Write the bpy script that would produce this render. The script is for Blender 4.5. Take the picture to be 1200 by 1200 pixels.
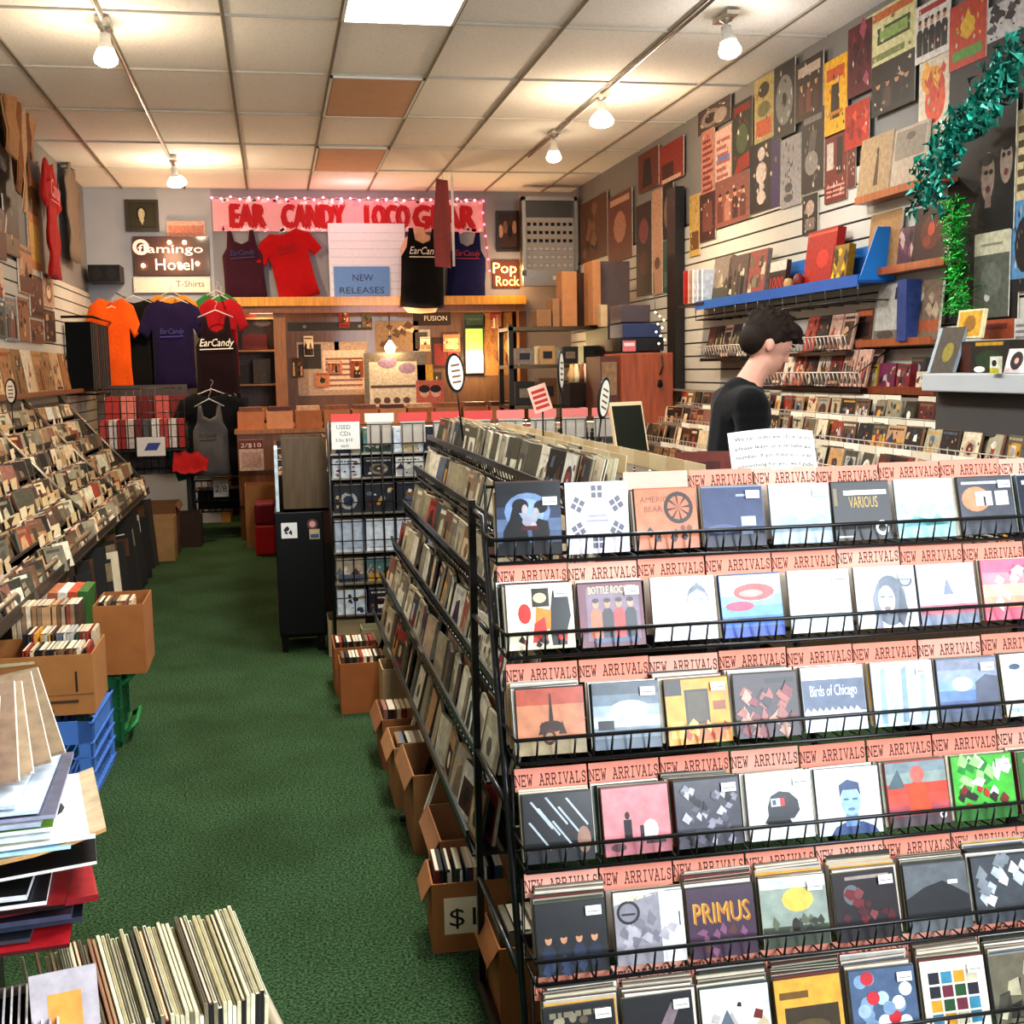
import bpy, bmesh, math, random
from mathutils import Matrix, Vector
# ---------------------------------------------------------------- camera
scn = bpy.context.scene
for o in list(bpy.data.objects): bpy.data.objects.remove(o)
EYE = 1.53; FPX = 1411.56; YAW, PIT, ROL = .1922, .1183, -.0184
cy, sy, cp, sp = math.cos(YAW), math.sin(YAW), math.cos(PIT), math.sin(PIT)
FW = Vector((sy*cp, cy*cp, -sp)); R0 = Vector((cy, -sy, 0)); U0 = R0.cross(FW)
RT = R0*math.cos(ROL) + U0*math.sin(ROL); UP = -R0*math.sin(ROL) + U0*math.cos(ROL)
EYEP = Vector((0, 0, EYE))
cd_ = bpy.data.cameras.new('camera'); cam = bpy.data.objects.new('camera', cd_)
scn.collection.objects.link(cam); scn.camera = cam
cd_.sensor_width = 36; cd_.lens = 36*FPX/1200; cd_.clip_start = .05; cd_.clip_end = 200
cam.matrix_world = Matrix((( RT.x, UP.x, -FW.x, 0), (RT.y, UP.y, -FW.y, 0), (RT.z, UP.z, -FW.z, EYE), (0, 0, 0, 1)))
# ---------------------------------------------------------------- light and exposure
scn.view_settings.view_transform = 'Standard'; scn.view_settings.look = 'None'
scn.view_settings.gamma = 1; scn.view_settings.use_curve_mapping = False
scn.view_settings.exposure = 0.78
W = bpy.data.worlds.new('daylight'); scn.world = W; W.use_nodes = True
W.node_tree.nodes['Background'].inputs[0].default_value = (.80, .90, 1, 1)
W.node_tree.nodes['Background'].inputs[1].default_value = 2.0
def area(name, loc, rot, sx, sy_, power, col, spread=math.pi):
    l = bpy.data.lights.new(name, 'AREA'); l.shape = 'RECTANGLE'; l.size = sx; l.size_y = sy_
    l.energy = power; l.color = col; l.spread = spread
    o = bpy.data.objects.new(name, l); scn.collection.objects.link(o); o.location = loc; o.rotation_euler = rot
    return o
def point(name, loc, power, col, r=.04):
    l = bpy.data.lights.new(name, 'POINT'); l.energy = power; l.color = col; l.shadow_soft_size = r
    o = bpy.data.objects.new(name, l); scn.collection.objects.link(o); o.location = loc
    return o
def spot(name, loc, to, power, col, ang=100, r=.05, blend=.8):
    l = bpy.data.lights.new(name, 'SPOT'); l.energy = power; l.color = col; l.shadow_soft_size = r
    l.spot_size = math.radians(ang); l.spot_blend = blend
    o = bpy.data.objects.new(name, l); scn.collection.objects.link(o); o.location = loc
    o.rotation_euler = (Vector(to)-Vector(loc)).to_track_quat('-Z', 'Y').to_euler()
    return o
# daylight through the shop window behind the camera
area('window_daylight', (2.35, -2.45, 2.35), (math.radians(90), 0, 0), 1.6, 1.75, 125, (.84, .92, 1))
area('window_daylight', (3.15, -1.1, 2.35), (math.radians(90), 0, math.radians(90)), 2.7, 1.75, 135, (.84, .92, 1))
# ceiling fixtures that are switched on
TX0, TY0, TLY, CEIL = -1.406, 5.496, 1.214, 3.385
for yy in (-.57+.6, 3.67, 6.1):
    area('fixture_light', (TX0+.61*3.5, yy if yy > 1 else 1.24, CEIL-.05), (0, 0, 0), .5, 1.1, (22 if yy < 1 else 42), (.97, 1, .97))
# ---------------------------------------------------------------- helpers
def px(x, y, ax, v):            # where the view ray through a point of the photo meets a plane of the room
    d = RT*((x-600)/FPX) + UP*((600-y)/FPX) + FW
    k = 'XYZ'.index(ax); t = (v-EYEP[k])/d[k]
    return EYEP + d*t
COLS = {}
def C(h):
    if not isinstance(h, str): return h
    if h not in COLS:
        r = [int(h[i:i+2], 16)/255 for i in (0, 2, 4)]
        COLS[h] = tuple((c/12.92 if c <= .04045 else ((c+.055)/1.055)**2.4)**1.28 for c in r) + (1,)
    return COLS[h]
MATS = {}
def mat(name, rough=.6, metal=0, coat=0, scale=20, var=.12, bump=0, kind=None, emit=0, sheen=0, spec=.4):
    m = bpy.data.materials.new(name); m.use_nodes = True; nt = m.node_tree; N = nt.nodes; L = nt.links
    b = N['Principled BSDF']; a = N.new('ShaderNodeAttribute'); a.attribute_name = 'Col'
    t = N.new('ShaderNodeTexCoord'); n = N.new('ShaderNodeTexNoise'); n.inputs['Scale'].default_value = scale; n.inputs['Detail'].default_value = 4
    if kind == 'wood':
        mp = N.new('ShaderNodeMapping'); mp.inputs['Scale'].default_value = (8, 8, .8); L.new(t.outputs['Object'], mp.inputs[0]); L.new(mp.outputs[0], n.inputs['Vector'])
    else: L.new(t.outputs['Object'], n.inputs['Vector'])
    mr = N.new('ShaderNodeMapRange'); mr.inputs[1].default_value = .3; mr.inputs[2].default_value = .7; mr.inputs[3].default_value = 1-var; mr.inputs[4].default_value = 1+var*.6
    L.new(n.outputs[0], mr.inputs[0])
    mx = N.new('ShaderNodeVectorMath'); mx.operation = 'SCALE'; L.new(a.outputs['Color'], mx.inputs[0]); L.new(mr.outputs[0], mx.inputs['Scale'])
    L.new(mx.outputs[0], b.inputs['Base Color'])
    b.inputs['Roughness'].default_value = rough; b.inputs['Metallic'].default_value = metal
    b.inputs['Coat Weight'].default_value = coat; b.inputs['Coat Roughness'].default_value = .16 if name == 'glossprint' else .08
    b.inputs['Sheen Weight'].default_value = sheen; b.inputs['Specular IOR Level'].default_value = spec
    if emit:
        L.new(a.outputs['Color'], b.inputs['Emission Color']); b.inputs['Emission Strength'].default_value = emit
    if bump:
        bp = N.new('ShaderNodeBump'); bp.inputs['Strength'].default_value = bump; bp.inputs['Distance'].default_value = .004
        L.new(n.outputs[0], bp.inputs['Height']); L.new(bp.outputs[0], b.inputs['Normal'])
    MATS[name] = m
mat('paint', .75, var=.05, scale=6)
mat('print', .6, var=.30, scale=34, spec=.3)
mat('glossprint', .5, coat=.27, var=.26, scale=36, bump=.12, spec=.2)
mat('card', .85, var=.12, scale=14, bump=.1)
mat('paper', .8, var=.05, scale=30)
mat('fabric', .95, var=.16, scale=60, bump=.35, sheen=.04, spec=.15)
mat('metal', .35, .9, var=.08, scale=20)
mat('wire', .38, .2, coat=.3, var=.1, scale=40)
mat('plastic', .45, var=.08, scale=12, spec=.25)
mat('wood', .5, coat=.2, kind='wood', scale=6, var=.3, bump=.1)
mat('foil', .25, .55, var=.3, scale=70, spec=.8)
mat('skin', .6, var=.06, scale=25)
mat('hair', .8, var=.35, scale=90, bump=.6, spec=.15)
mat('bulb', .4, emit=30, var=0)
mat('glow', .4, emit=5, var=0)
mat('panel', .4, emit=7, var=0)
mat('dimlit', .4, emit=.9, var=0)
# text: outline of a string as flat polygons, cached
TXT = {}
def text_polys(s):
    if s in TXT: return TXT[s]
    c = bpy.data.curves.new('t', 'FONT'); c.body = s; c.size = 1; c.resolution_u = 2; c.fill_mode = 'FRONT'
    o = bpy.data.objects.new('t', c); scn.collection.objects.link(o)
    dg = bpy.context.evaluated_depsgraph_get(); me = bpy.data.meshes.new_from_object(o.evaluated_get(dg))
    P = [[(me.vertices[i].co.x, me.vertices[i].co.y) for i in p.vertices] for p in me.polygons]
    bpy.data.objects.remove(o); bpy.data.curves.remove(c); bpy.data.meshes.remove(me)
    xs = [q[0] for p in P for q in p] or [0, 1]; x0, x1 = min(xs), max(xs)
    TXT[s] = ([[(a-x0, b) for a, b in p] for p in P], x1-x0)
    return TXT[s]
# typewriter face with slab serifs, drawn as strokes on a 6 x 8 grid
SL = {'N': [[(0,0),(0,8),(6,0),(6,8)], [(-1,0),(1.5,0)], [(-1,8),(.5,8)], [(4.5,8),(7,8)]],
 'E': [[(6,8),(.5,8),(.5,0),(6,0)], [(.5,4),(4,4)], [(6,8),(6,6.2)], [(6,0),(6,1.8)], [(4,3),(4,5)], [(-.7,8),(.5,8)], [(-.7,0),(.5,0)]],
 'W': [[(-.3,8),(1.5,0),(3,6),(4.5,0),(6.3,8)], [(-1.2,8),(1,8)], [(5,8),(7.2,8)]],
 'A': [[(0,0),(3,8),(6,0)], [(1.2,3),(4.8,3)], [(-1,0),(1.5,0)], [(4.5,0),(7,0)], [(1.2,8),(3,8)]],
 'R': [[(.5,0),(.5,8),(4.5,8),(5.8,6),(4.5,4.2),(.5,4.2)], [(3.2,4.2),(5.6,0),(7,0)], [(-.8,0),(2,0)], [(-.8,8),(.5,8)]],
 'I': [[(3,0),(3,8)], [(.8,0),(5.2,0)], [(.8,8),(5.2,8)]],
 'V': [[(0,8),(3,0),(6,8)], [(-1,8),(1.3,8)], [(4.7,8),(7,8)]],
 'L': [[(1.5,8),(1.5,0),(6,0),(6,2.4)], [(0,8),(3.2,8)], [(0,0),(1.5,0)]],
 'S': [[(5.4,5.8),(5.4,7.4),(3,8),(.7,7),(.7,5),(5.4,3.2),(5.4,1),(3,0),(.6,.6),(.6,2.4)]], ' ': []}
def slab(s, x, y, h, w):        # -> polygons; text box of height h and width w
    out = []; n = len(s); ux = w/(n*9.2); uy = h/8; t = .62
    for i, ch in enumerate(s):
        ox = x + (i*9.2+1.3)*ux
        for st in SL.get(ch, []):
            for (a, b), (c, d) in zip(st, st[1:]):
                L = math.hypot(c-a, d-b) or 1; nx, ny = -(d-b)/L*t, (c-a)/L*t; ex, ey = (c-a)/L*.3, (d-b)/L*.3
                q = [(a-ex+nx, b-ey+ny), (a-ex-nx, b-ey-ny), (c+ex-nx, d+ey-ny), (c+ex+nx, d+ey+ny)]
                out.append([(ox+u*ux, y+v*uy) for u, v in q])
    return out
CIRC = {n: [(math.cos(2*math.pi*i/n), math.sin(2*math.pi*i/n)) for i in range(n)] for n in range(3, 25)}
class B:
    def __init__(s): s.v = []; s.f = []; s.c = []; s.m = []; s.ms = []; s.X = Matrix(); s.sm = []
    def mi(s, m):
        if m not in s.ms: s.ms.append(m)
        return s.ms.index(m)
    def face(s, pts, col, m, smooth=False):
        i = len(s.v); s.v += [s.X @ Vector(p) for p in pts]; s.f.append(list(range(i, i+len(pts)))); s.c.append(C(col)); s.m.append(s.mi(m)); s.sm.append(smooth)
    def mesh(s, vs, fs, col, m, smooth=False):
        i = len(s.v); s.v += [s.X @ Vector(p) for p in vs]
        for f in fs: s.f.append([i+k for k in f]); s.c.append(C(col)); s.m.append(s.mi(m)); s.sm.append(smooth)
    def box(s, c, d, col, m='paint', rot=None, taper=None):
        hx, hy, hz = d[0]/2, d[1]/2, d[2]/2; t = taper or 1
        vs = [Vector((x*(t if z < 0 else 1), y*(t if z < 0 else 1), z)) for z in (-hz, hz) for y in (-hy, hy) for x in (-hx, hx)]
        if rot is not None: vs = [rot @ v for v in vs]
        vs = [v+Vector(c) for v in vs]
        s.mesh(vs, [(0,2,3,1), (4,5,7,6), (0,1,5,4), (2,6,7,3), (0,4,6,2), (1,3,7,5)], col, m)
    def bb(s, a, b, col, m='paint'):
        s.box([(a[i]+b[i])/2 for i in range(3)], [abs(b[i]-a[i]) for i in range(3)], col, m)
    def tube(s, pts, r, col, m='wire', n=5, closed=False, smooth=True):
        pts = [Vector(p) for p in pts]; k = len(pts); rings = []; up = None
        for i, p in enumerate(pts):
            a = pts[(i-1) % k] if (i or closed) else p; b = pts[(i+1) % k] if (i < k-1 or closed) else p
            d = (b-a).normalized()
            if up is None: up = Vector((0, 0, 1)) if abs(d.z) < .9 else Vector((1, 0, 0))
            e = d.cross(up)
            if e.length < 1e-4: e = d.cross(Vector((1, .3, .2)))
            e.normalize(); g = e.cross(d).normalized()
            rr = r[i] if isinstance(r, (list, tuple)) else r
            rings.append([p + (e*math.cos(2*math.pi*j/n)+g*math.sin(2*math.pi*j/n))*rr for j in range(n)])
        vs = [v for q in rings for v in q]; fs = []
        for i in range(k if closed else k-1):
            i2 = (i+1) % k
            for j in range(n): fs.append((i*n+j, i*n+(j+1) % n, i2*n+(j+1) % n, i2*n+j))
        if not closed: fs += [tuple(range(n-1, -1, -1)), tuple((k-1)*n+j for j in range(n))]
        s.mesh(vs, fs, col, m, smooth)
    def lathe(s, prof, col, m='metal', n=16, o=(0, 0, 0), rot=None):
        vs = []
        for r, z in prof:
            for j in range(n):
                v = Vector((r*math.cos(2*math.pi*j/n), r*math.sin(2*math.pi*j/n), z))
                if rot is not None: v = rot @ v
                vs.append(v+Vector(o))
        fs = []
        for i in range(len(prof)-1):
            for j in range(n): fs.append((i*n+j, i*n+(j+1) % n, (i+1)*n+(j+1) % n, (i+1)*n+j))
        s.mesh(vs, fs, col, m, True)
    def prism(s, out, z0, z1, col, m):       # outline in x,y between z0 and z1
        n = len(out); vs = [(x, y, z0) for x, y in out]+[(x, y, z1) for x, y in out]
        s.mesh(vs, [tuple(range(n-1, -1, -1)), tuple(range(n, 2*n))]+[(i, (i+1) % n, n+(i+1) % n, n+i) for i in range(n)], col, m)
    def art(s, w, h, prims, z=0, m='print', cx=True):   # local x right, y up, z out; prims in 0..1
        ox = -w/2 if cx else 0; lay = z
        for p in prims:
            lay += .00007; k = p[0]
            if k == 'r': s.face([(ox+a*w, b*h, lay) for a, b in ((p[1], p[2]), (p[3], p[2]), (p[3], p[4]), (p[1], p[4]))], p[5], m)
            elif k == 'e': s.face([(ox+(p[1]+a*p[3])*w, (p[2]+b*p[4])*h, lay) for a, b in CIRC[p[6] if len(p) > 6 else 12]], p[5], m)
            elif k == 'p': s.face([(ox+a*w, b*h, lay) for a, b in p[1]], p[2], m)
            elif k == 't':
                P, tw = text_polys(p[1]); sc = p[4]*h/.72; sx = sc if len(p) < 7 else p[6]*w/tw
                for q in P: s.face([(ox+p[2]*w+a*sx, p[3]*h+b*sc, lay) for a, b in q], p[5], m)
            elif k == 's':
                for q in slab(p[1], p[2], p[3], p[4], p[6]): s.face([(ox+a*w, b*h, lay) for a, b in q], p[5], m)
    def data(s, name):
        me = bpy.data.meshes.new(name); me.from_pydata([tuple(v) for v in s.v], [], s.f)
        for m in s.ms: me.materials.append(MATS[m])
        me.polygons.foreach_set('material_index', s.m); me.polygons.foreach_set('use_smooth', s.sm)
        ca = me.color_attributes.new('Col', 'FLOAT_COLOR', 'CORNER'); buf = []
        for f, c in zip(s.f, s.c): buf += list(c)*len(f)
        ca.data.foreach_set('color', buf); me.update()
        return me
    def build(s, name, parent=None, label=None, cat=None, group=None, kind=None, mw=None):
        o = bpy.data.objects.new(name, s.data(name)); scn.collection.objects.link(o)
        if parent: o.parent = parent
        if mw is not None: o.matrix_world = mw
        tag(o, label, cat, group, kind); return o
def tag(o, label=None, cat=None, group=None, kind=None):
    if label: o['label'] = label
    if cat: o['category'] = cat
    if group: o['group'] = group
    if kind: o['kind'] = kind
def thing(name, loc, label, cat, group=None, rz=0):
    o = bpy.data.objects.new(name, None); scn.collection.objects.link(o); o.location = loc; o.rotation_euler = (0, 0, rz)
    tag(o, label, cat, group); o.empty_display_size = .1
    o.matrix_world = Matrix.Translation(loc) @ Matrix.Rotation(rz, 4, 'Z')
    return o
def part(b, name, parent, label=None, kind=None):     # b is in the thing's own frame
    o = bpy.data.objects.new(name, b.data(name)); scn.collection.objects.link(o); o.parent = parent
    tag(o, label, None, None, kind); return o
def smooth_bevel(o, w=.004, seg=2):
    md = o.modifiers.new('bevel', 'BEVEL'); md.width = w; md.segments = seg; md.limit_method = 'ANGLE'
def CM(p, head=0, lean=0, yaw=0):    # frame of an upright flat thing: x right, y up, z towards the viewer of its face
    return Matrix.Translation(p) @ Matrix.Rotation(head+yaw, 4, 'Z') @ Matrix.Rotation(math.pi/2-lean, 4, 'X')
FRONT, TO_LEFT, TO_RIGHT = 0, -math.pi/2, math.pi/2
ORD = ['first', 'second', 'third', 'fourth', 'fifth', 'sixth', 'seventh', 'eighth', 'ninth', 'tenth', 'eleventh', 'twelfth', 'thirteenth', 'fourteenth', 'fifteenth', 'sixteenth', 'seventeenth', 'eighteenth', 'nineteenth', 'twentieth', 'twenty-first', 'twenty-second', 'twenty-third', 'twenty-fourth']
def cname(h):
    import colorsys
    r, g, b = [int(h[i:i+2], 16)/255 for i in (0, 2, 4)]; H, S, V = colorsys.rgb_to_hsv(r, g, b); H *= 360
    if V < .22: return 'black'
    if S < .16: return 'white' if V > .85 else ('grey' if V > .45 else 'dark grey')
    if S < .38 and 15 < H < 70: return 'cream' if V > .75 else 'tan'
    n = 'red' if H < 14 or H > 340 else 'orange' if H < 40 else 'yellow' if H < 68 else 'green' if H < 165 else 'blue' if H < 255 else 'purple' if H < 295 else 'pink'
    if n == 'orange' and V < .62: n = 'brown'
    return ('dark ' if V < .42 and n != 'brown' else 'pale ' if S < .35 and V > .7 else '')+n
PAL = {'mix': ['1c1a1c', '2a2622', 'd8d0c0', '7a2a22', 'c9b79a', '34495e', '8a6a48', 'b8b4b0', '5c3a2e', 'e6e0d4', '3c4a3a', 'a83a2c', '6a7480', 'd2a24a', '4a2f4e', '9c8a78'],
 'warm': ['241c18', '3a2c22', '8a6a4a', 'b08a62', 'd9c2a0', '6a3024', 'a0442c', 'c9a27a', '53453a', '2f2a28', 'e6d4b8', '7a5c44', '966a5a'],
 'cool': ['d8e4ee', 'b4c8dc', '8aa4c0', 'e8eef2', '5a6a84', '2c3444', 'f0f0ee', '90a0a8', 'c8ccd4'],
 'tan': ['8a6a4a', 'b08a62', 'd9c2a0', 'c9a27a', 'e6d4b8', '7a5c44', 'a08468', '966a5a', 'b8a088', '5a4636', 'c8b49a', '3a2c22', 'a0543c', 'ece0cc'],
 'side': ['8a8270', '9c9480', 'b4aa90', 'c8bea2', '7a7262', '5e5848', 'dcd4bc', 'a89c80', '6a6454', 'e4dcc8', '4a463c'],
 'dull': ['4a443a', '5e574a', '77705e', '8c846e', 'a29a82', '3a362e', '2a2722', 'b8b096', '6a5f4c', '565448', 'cfc8b0']}
def rart(rng, pal='mix', bg=None, n=1.0):
    P = PAL[pal]; bg = bg or rng.choice(P); out = [('r', 0, 0, 1, 1, bg)]; k = rng.randrange(7); q = lambda: rng.choice(P)
    if k == 0:
        y = rng.uniform(.25, .5); out.append(('r', .03, .03, .97, y, q()))
        for i in range(4): x = rng.uniform(.1, .9); out.append(('p', [(x-.2, y-.02), (x, y+rng.uniform(.1, .4)), (x+.15, y-.02)], q()))
    elif k == 1:
        c = q(); x = rng.uniform(.35, .65); out += [('p', [(x-.3, 0), (x-.22, .38), (x+.22, .38), (x+.3, 0)], c), ('e', x, .55, .15, .2, q()), ('e', x, .66, .17, .13, q())]
    elif k == 2:
        c = [q() for _ in range(3)]
        for i in range(4):
            x = .15+.22*i+rng.uniform(-.03, .03); t = rng.uniform(.5, .65); out += [('p', [(x-.09, .08), (x-.08, t), (x+.08, t), (x+.09, .08)], c[i % 3]), ('e', x, t+.09, .06, .09, q(), 8)]
    elif k == 3:
        for i in range(9): out.append(('e', rng.uniform(.12, .88), rng.uniform(.12, .88), rng.uniform(.04, .12), rng.uniform(.04, .12), q(), 8))
    elif k == 4:
        out.append(('r', .1, .12, .9, .78, q())); a = rng.uniform(.2, .5); out += [('r', a, .2, a+.3, .7, q()), ('e', a+.1, .5, .2, .15, q())]
    elif k == 5:
        for i in range(8):
            x, y = rng.uniform(.1, .9), rng.uniform(.1, .8); out.append(('p', [(x-.1, y-.1), (x+rng.uniform(.0, .2), y-.12), (min(.98, x+.12), y+.15), (x-.05, y+.1)], q()))
    else:
        out += [('e', .5, .45, .32, .32, q(), 16), ('e', .5, .45, .2, .2, q(), 16), ('e', .5, .45, .06, .06, q(), 8)]
    if rng.random() < .75:
        y = rng.choice([.84, .86, .07]); x = .08; c = q()
        while x < .85: w = rng.uniform(.05, .16); out.append(('r', x, y, min(.94, x+w), y+.075, c)); x += w+.03
    for i in range(int(5*n)): x, y = rng.uniform(.08, .92), rng.uniform(.08, .78); s = rng.uniform(.03, .08); out.append(('p', [(x-s, y-s*.6), (x+s*rng.uniform(.3, 1), y-s), (x+s, y+s*rng.uniform(.2, 1)), (x-s*.4, y+s)], q()))
    return out
# ---------------------------------------------------------------- the room
XL, XR, YB, YF = -1.78, 3.2, 12.8, -2.5
def structure(b, name): return b.build(name, kind='structure')
def smat(name, fn):
    m = bpy.data.materials.new(name); m.use_nodes = True; fn(m.node_tree, m.node_tree.nodes, m.node_tree.links, m.node_tree.nodes['Principled BSDF']); MATS[name] = m
def carpet(nt, N, L, b):
    t = N.new('ShaderNodeTexCoord'); n = N.new('ShaderNodeTexNoise'); n.inputs['Scale'].default_value = 130; n.inputs['Detail'].default_value = 3
    n2 = N.new('ShaderNodeTexNoise'); n2.inputs['Scale'].default_value = 2.2; n2.inputs['Detail'].default_value = 6
    L.new(t.outputs['Object'], n.inputs['Vector']); L.new(t.outputs['Object'], n2.inputs['Vector'])
    r = N.new('ShaderNodeValToRGB'); r.color_ramp.elements[0].position = .38; r.color_ramp.elements[0].color = C('22331f'); r.color_ramp.elements[1].position = .64; r.color_ramp.elements[1].color = C('587350')
    r2 = N.new('ShaderNodeValToRGB'); r2.color_ramp.elements[0].position = .35; r2.color_ramp.elements[0].color = (.72, .70, .62, 1); r2.color_ramp.elements[1].position = .6; r2.color_ramp.elements[1].color = (1, 1, 1, 1)
    m = N.new('ShaderNodeMix'); m.data_type = 'RGBA'; m.blend_type = 'MULTIPLY'; m.inputs['Factor'].default_value = 1
    L.new(n.outputs[0], r.inputs[0]); L.new(n2.outputs[0], r2.inputs[0]); L.new(r.outputs[0], m.inputs['A']); L.new(r2.outputs[0], m.inputs['B']); L.new(m.outputs['Result'], b.inputs['Base Color'])
    b.inputs['Roughness'].default_value = 1; b.inputs['Specular IOR Level'].default_value = .08
    bp = N.new('ShaderNodeBump'); bp.inputs['Strength'].default_value = .6; bp.inputs['Distance'].default_value = .006; L.new(n.outputs[0], bp.inputs['Height']); L.new(bp.outputs[0], b.inputs['Normal'])
smat('carpet', carpet)
def tile(nt, N, L, b):
    t = N.new('ShaderNodeTexCoord'); n = N.new('ShaderNodeTexNoise'); n.inputs['Scale'].default_value = 90; n.inputs['Detail'].default_value = 5; L.new(t.outputs['Object'], n.inputs['Vector'])
    r = N.new('ShaderNodeValToRGB'); r.color_ramp.elements[0].position = .35; r.color_ramp.elements[0].color = C('eeece6'); r.color_ramp.elements[1].position = .5; r.color_ramp.elements[1].color = C('fcfaf6')
    L.new(n.outputs[0], r.inputs[0]); L.new(r.outputs[0], b.inputs['Base Color']); b.inputs['Roughness'].default_value = .9
smat('tile', tile)
b = B(); b.bb((XL-.3, YF, -.1), (XR+.3, 15.2, 0), 'ffffff', 'carpet'); structure(b, 'floor')
b = B(); b.bb((XL-.3, YF, CEIL+.012), (XR+.3, 15.2, CEIL+.1), 'ffffff', 'tile')
b.X = Matrix()
i = 0
for k in range(-1, 9):
    x = TX0+.61*k
    if XL < x < XR: b.bb((x-.010, YF, CEIL), (x+.010, YB, CEIL+.014), 'b4ada0', 'paint'); b.bb((x-.005, YF, CEIL-.004), (x+.005, YB, CEIL+.002), '857d70', 'paint')
for k in range(-6, 7):
    y = TY0+TLY*k
    if YF < y < YB: b.bb((XL, y-.006, CEIL+.001), (XR, y+.006, CEIL+.0135), 'c8c2b6', 'paint')
structure(b, 'ceiling')
GREY = '8f8d8b'
b = B(); b.bb((XL-.12, YF, 0), (XL, 15.2, CEIL+.02), GREY)
def slat(b, x, s, y0, y1, z0, z1):      # slatwall boards with dark grooves, s = side it faces
    z = z0; b.bb((x, y0, z0), (x+s*.006, y1, z1), '4a4038')
    while z < z1-.02:
        b.bb((x+s*.004, y0, z+.006), (x+s*.02, y1, min(z1, z+.094)), 'c9c6be'); z += .1
slat(b, XL, 1, 3.0, YB, .1, 2.35); structure(b, 'wall_left')
b = B(); b.bb((XR, .3, 0), (XR+.12, 15.2, CEIL+.02), GREY); b.bb((XR, YF, 0), (XR+.12, .3, 1.45), GREY); b.bb((XR, YF, 3.25), (XR+.12, .3, CEIL+.02), GREY); slat(b, XR, -1, 2.0, YB, .1, 2.62); structure(b, 'wall_right')
OX0, OX1, OZ = -.55, 2.62, 2.24
b = B(); b.bb((XL, YB, 0), (OX0, YB+.1, CEIL+.02), 'b9bcc2'); b.bb((OX1, YB, 0), (XR, YB+.1, CEIL+.02), 'a89c92'); b.bb((OX0, YB, OZ), (OX1, YB+.1, CEIL+.02), '9a9a9e')
structure(b, 'wall_back')
b = B(); b.bb((XL, 15.1, 0), (XR, 15.2, CEIL+.02), '7a5c3e'); structure(b, 'wall_office')
b = B(); b.bb((.14, 13.22, 0), (OX1, 13.26, 2.3), '6e4c30', 'wood'); structure(b, 'wall_partition')
# shop front behind the camera: low wall, window, door
b = B(); b.bb((XL, YF-.12, 0), (XR, YF, 1.45), '8f8d8b'); b.bb((XL, YF-.12, 3.25), (XR, YF, CEIL+.02), '8f8d8b'); b.bb((XL, YF-.12, 1.45), (1.5, YF, 3.25), '8f8d8b'); structure(b, 'wall_front')
b = B()
for x in (1.53, 2.35, XR-.03): b.bb((x-.03, YF-.08, 1.45), (x+.03, YF-.03, 3.25), '5a5c60', 'metal')
structure(b, 'window_1')
# yellow ledge over the office opening
b = B(); b.bb((OX0-.04, YB-.14, OZ-.03), (OX1+.04, YB-.005, OZ+.06), 'd8a23a', 'wood'); b.bb((OX0-.02, YB-.1, OZ-.1), (OX1+.02, YB-.005, OZ-.03), '8a5a34', 'wood'); structure(b, 'trim_1')
b = B(); b.bb((OX0-.04, YB-.03, 0), (OX0+.05, YB+.12, OZ-.1), 'c79a58', 'wood'); b.bb((.02, YB-.03, 0), (.14, YB+.1, OZ-.1), '9a6c3c', 'wood'); structure(b, 'trim_2')
b = B(); b.bb((OX1-.02, YB-.03, 0), (OX1+.06, YB+.12, OZ-.1), '7a4c28', 'wood'); structure(b, 'trim_3')
b = B(); b.bb((XL+.02, 3, 0), (XL+.035, YB, .1), '3a3430'); structure(b, 'baseboard_left')
b = B(); b.bb((XR-.035, 2, 0), (XR-.02, YB, .1), '3a3430'); structure(b, 'baseboard_right')
# ceiling fixtures
def fixture(y, on, label):
    x0 = TX0+.61*3; t = thing('ceiling_light', (x0+.305, y+TLY/2, CEIL), label, 'ceiling light')
    f = B(); w, d = .305, TLY/2
    for a, c in (((-w, -d), (w, -d+.025)), ((-w, d-.025), (w, d)), ((-w, -d), (-w+.025, d)), ((w-.025, -d), (w, d))): f.bb((a[0]+.004, a[1]+.004, -.012), (c[0]-.004, c[1]-.004, .011), 'e8e6e0')
    part(f, 'frame', t)
    g = B(); g.bb((-w+.026, -d+.026, -.008), (w-.026, d-.026, .006), 'ffffff' if on else 'd8b090', 'panel' if on else 'paint'); part(g, 'diffuser', t, 'lit white diffuser' if on else 'unlit tan diffuser')
fixture(TY0, True, 'switched-on white fluorescent fixture at the top edge, nearest of three')
fixture(TY0+2*TLY, False, 'unlit tan ceiling fixture, the middle one of the row')
fixture(TY0+4*TLY, False, 'unlit tan ceiling fixture, farthest from the camera, above the banner')
fixture(TY0-2*TLY+.01, True, 'white ceiling fixture over the near rack'); fixture(TY0-4*TLY+.02, True, 'white ceiling fixture over the camera')
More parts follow.
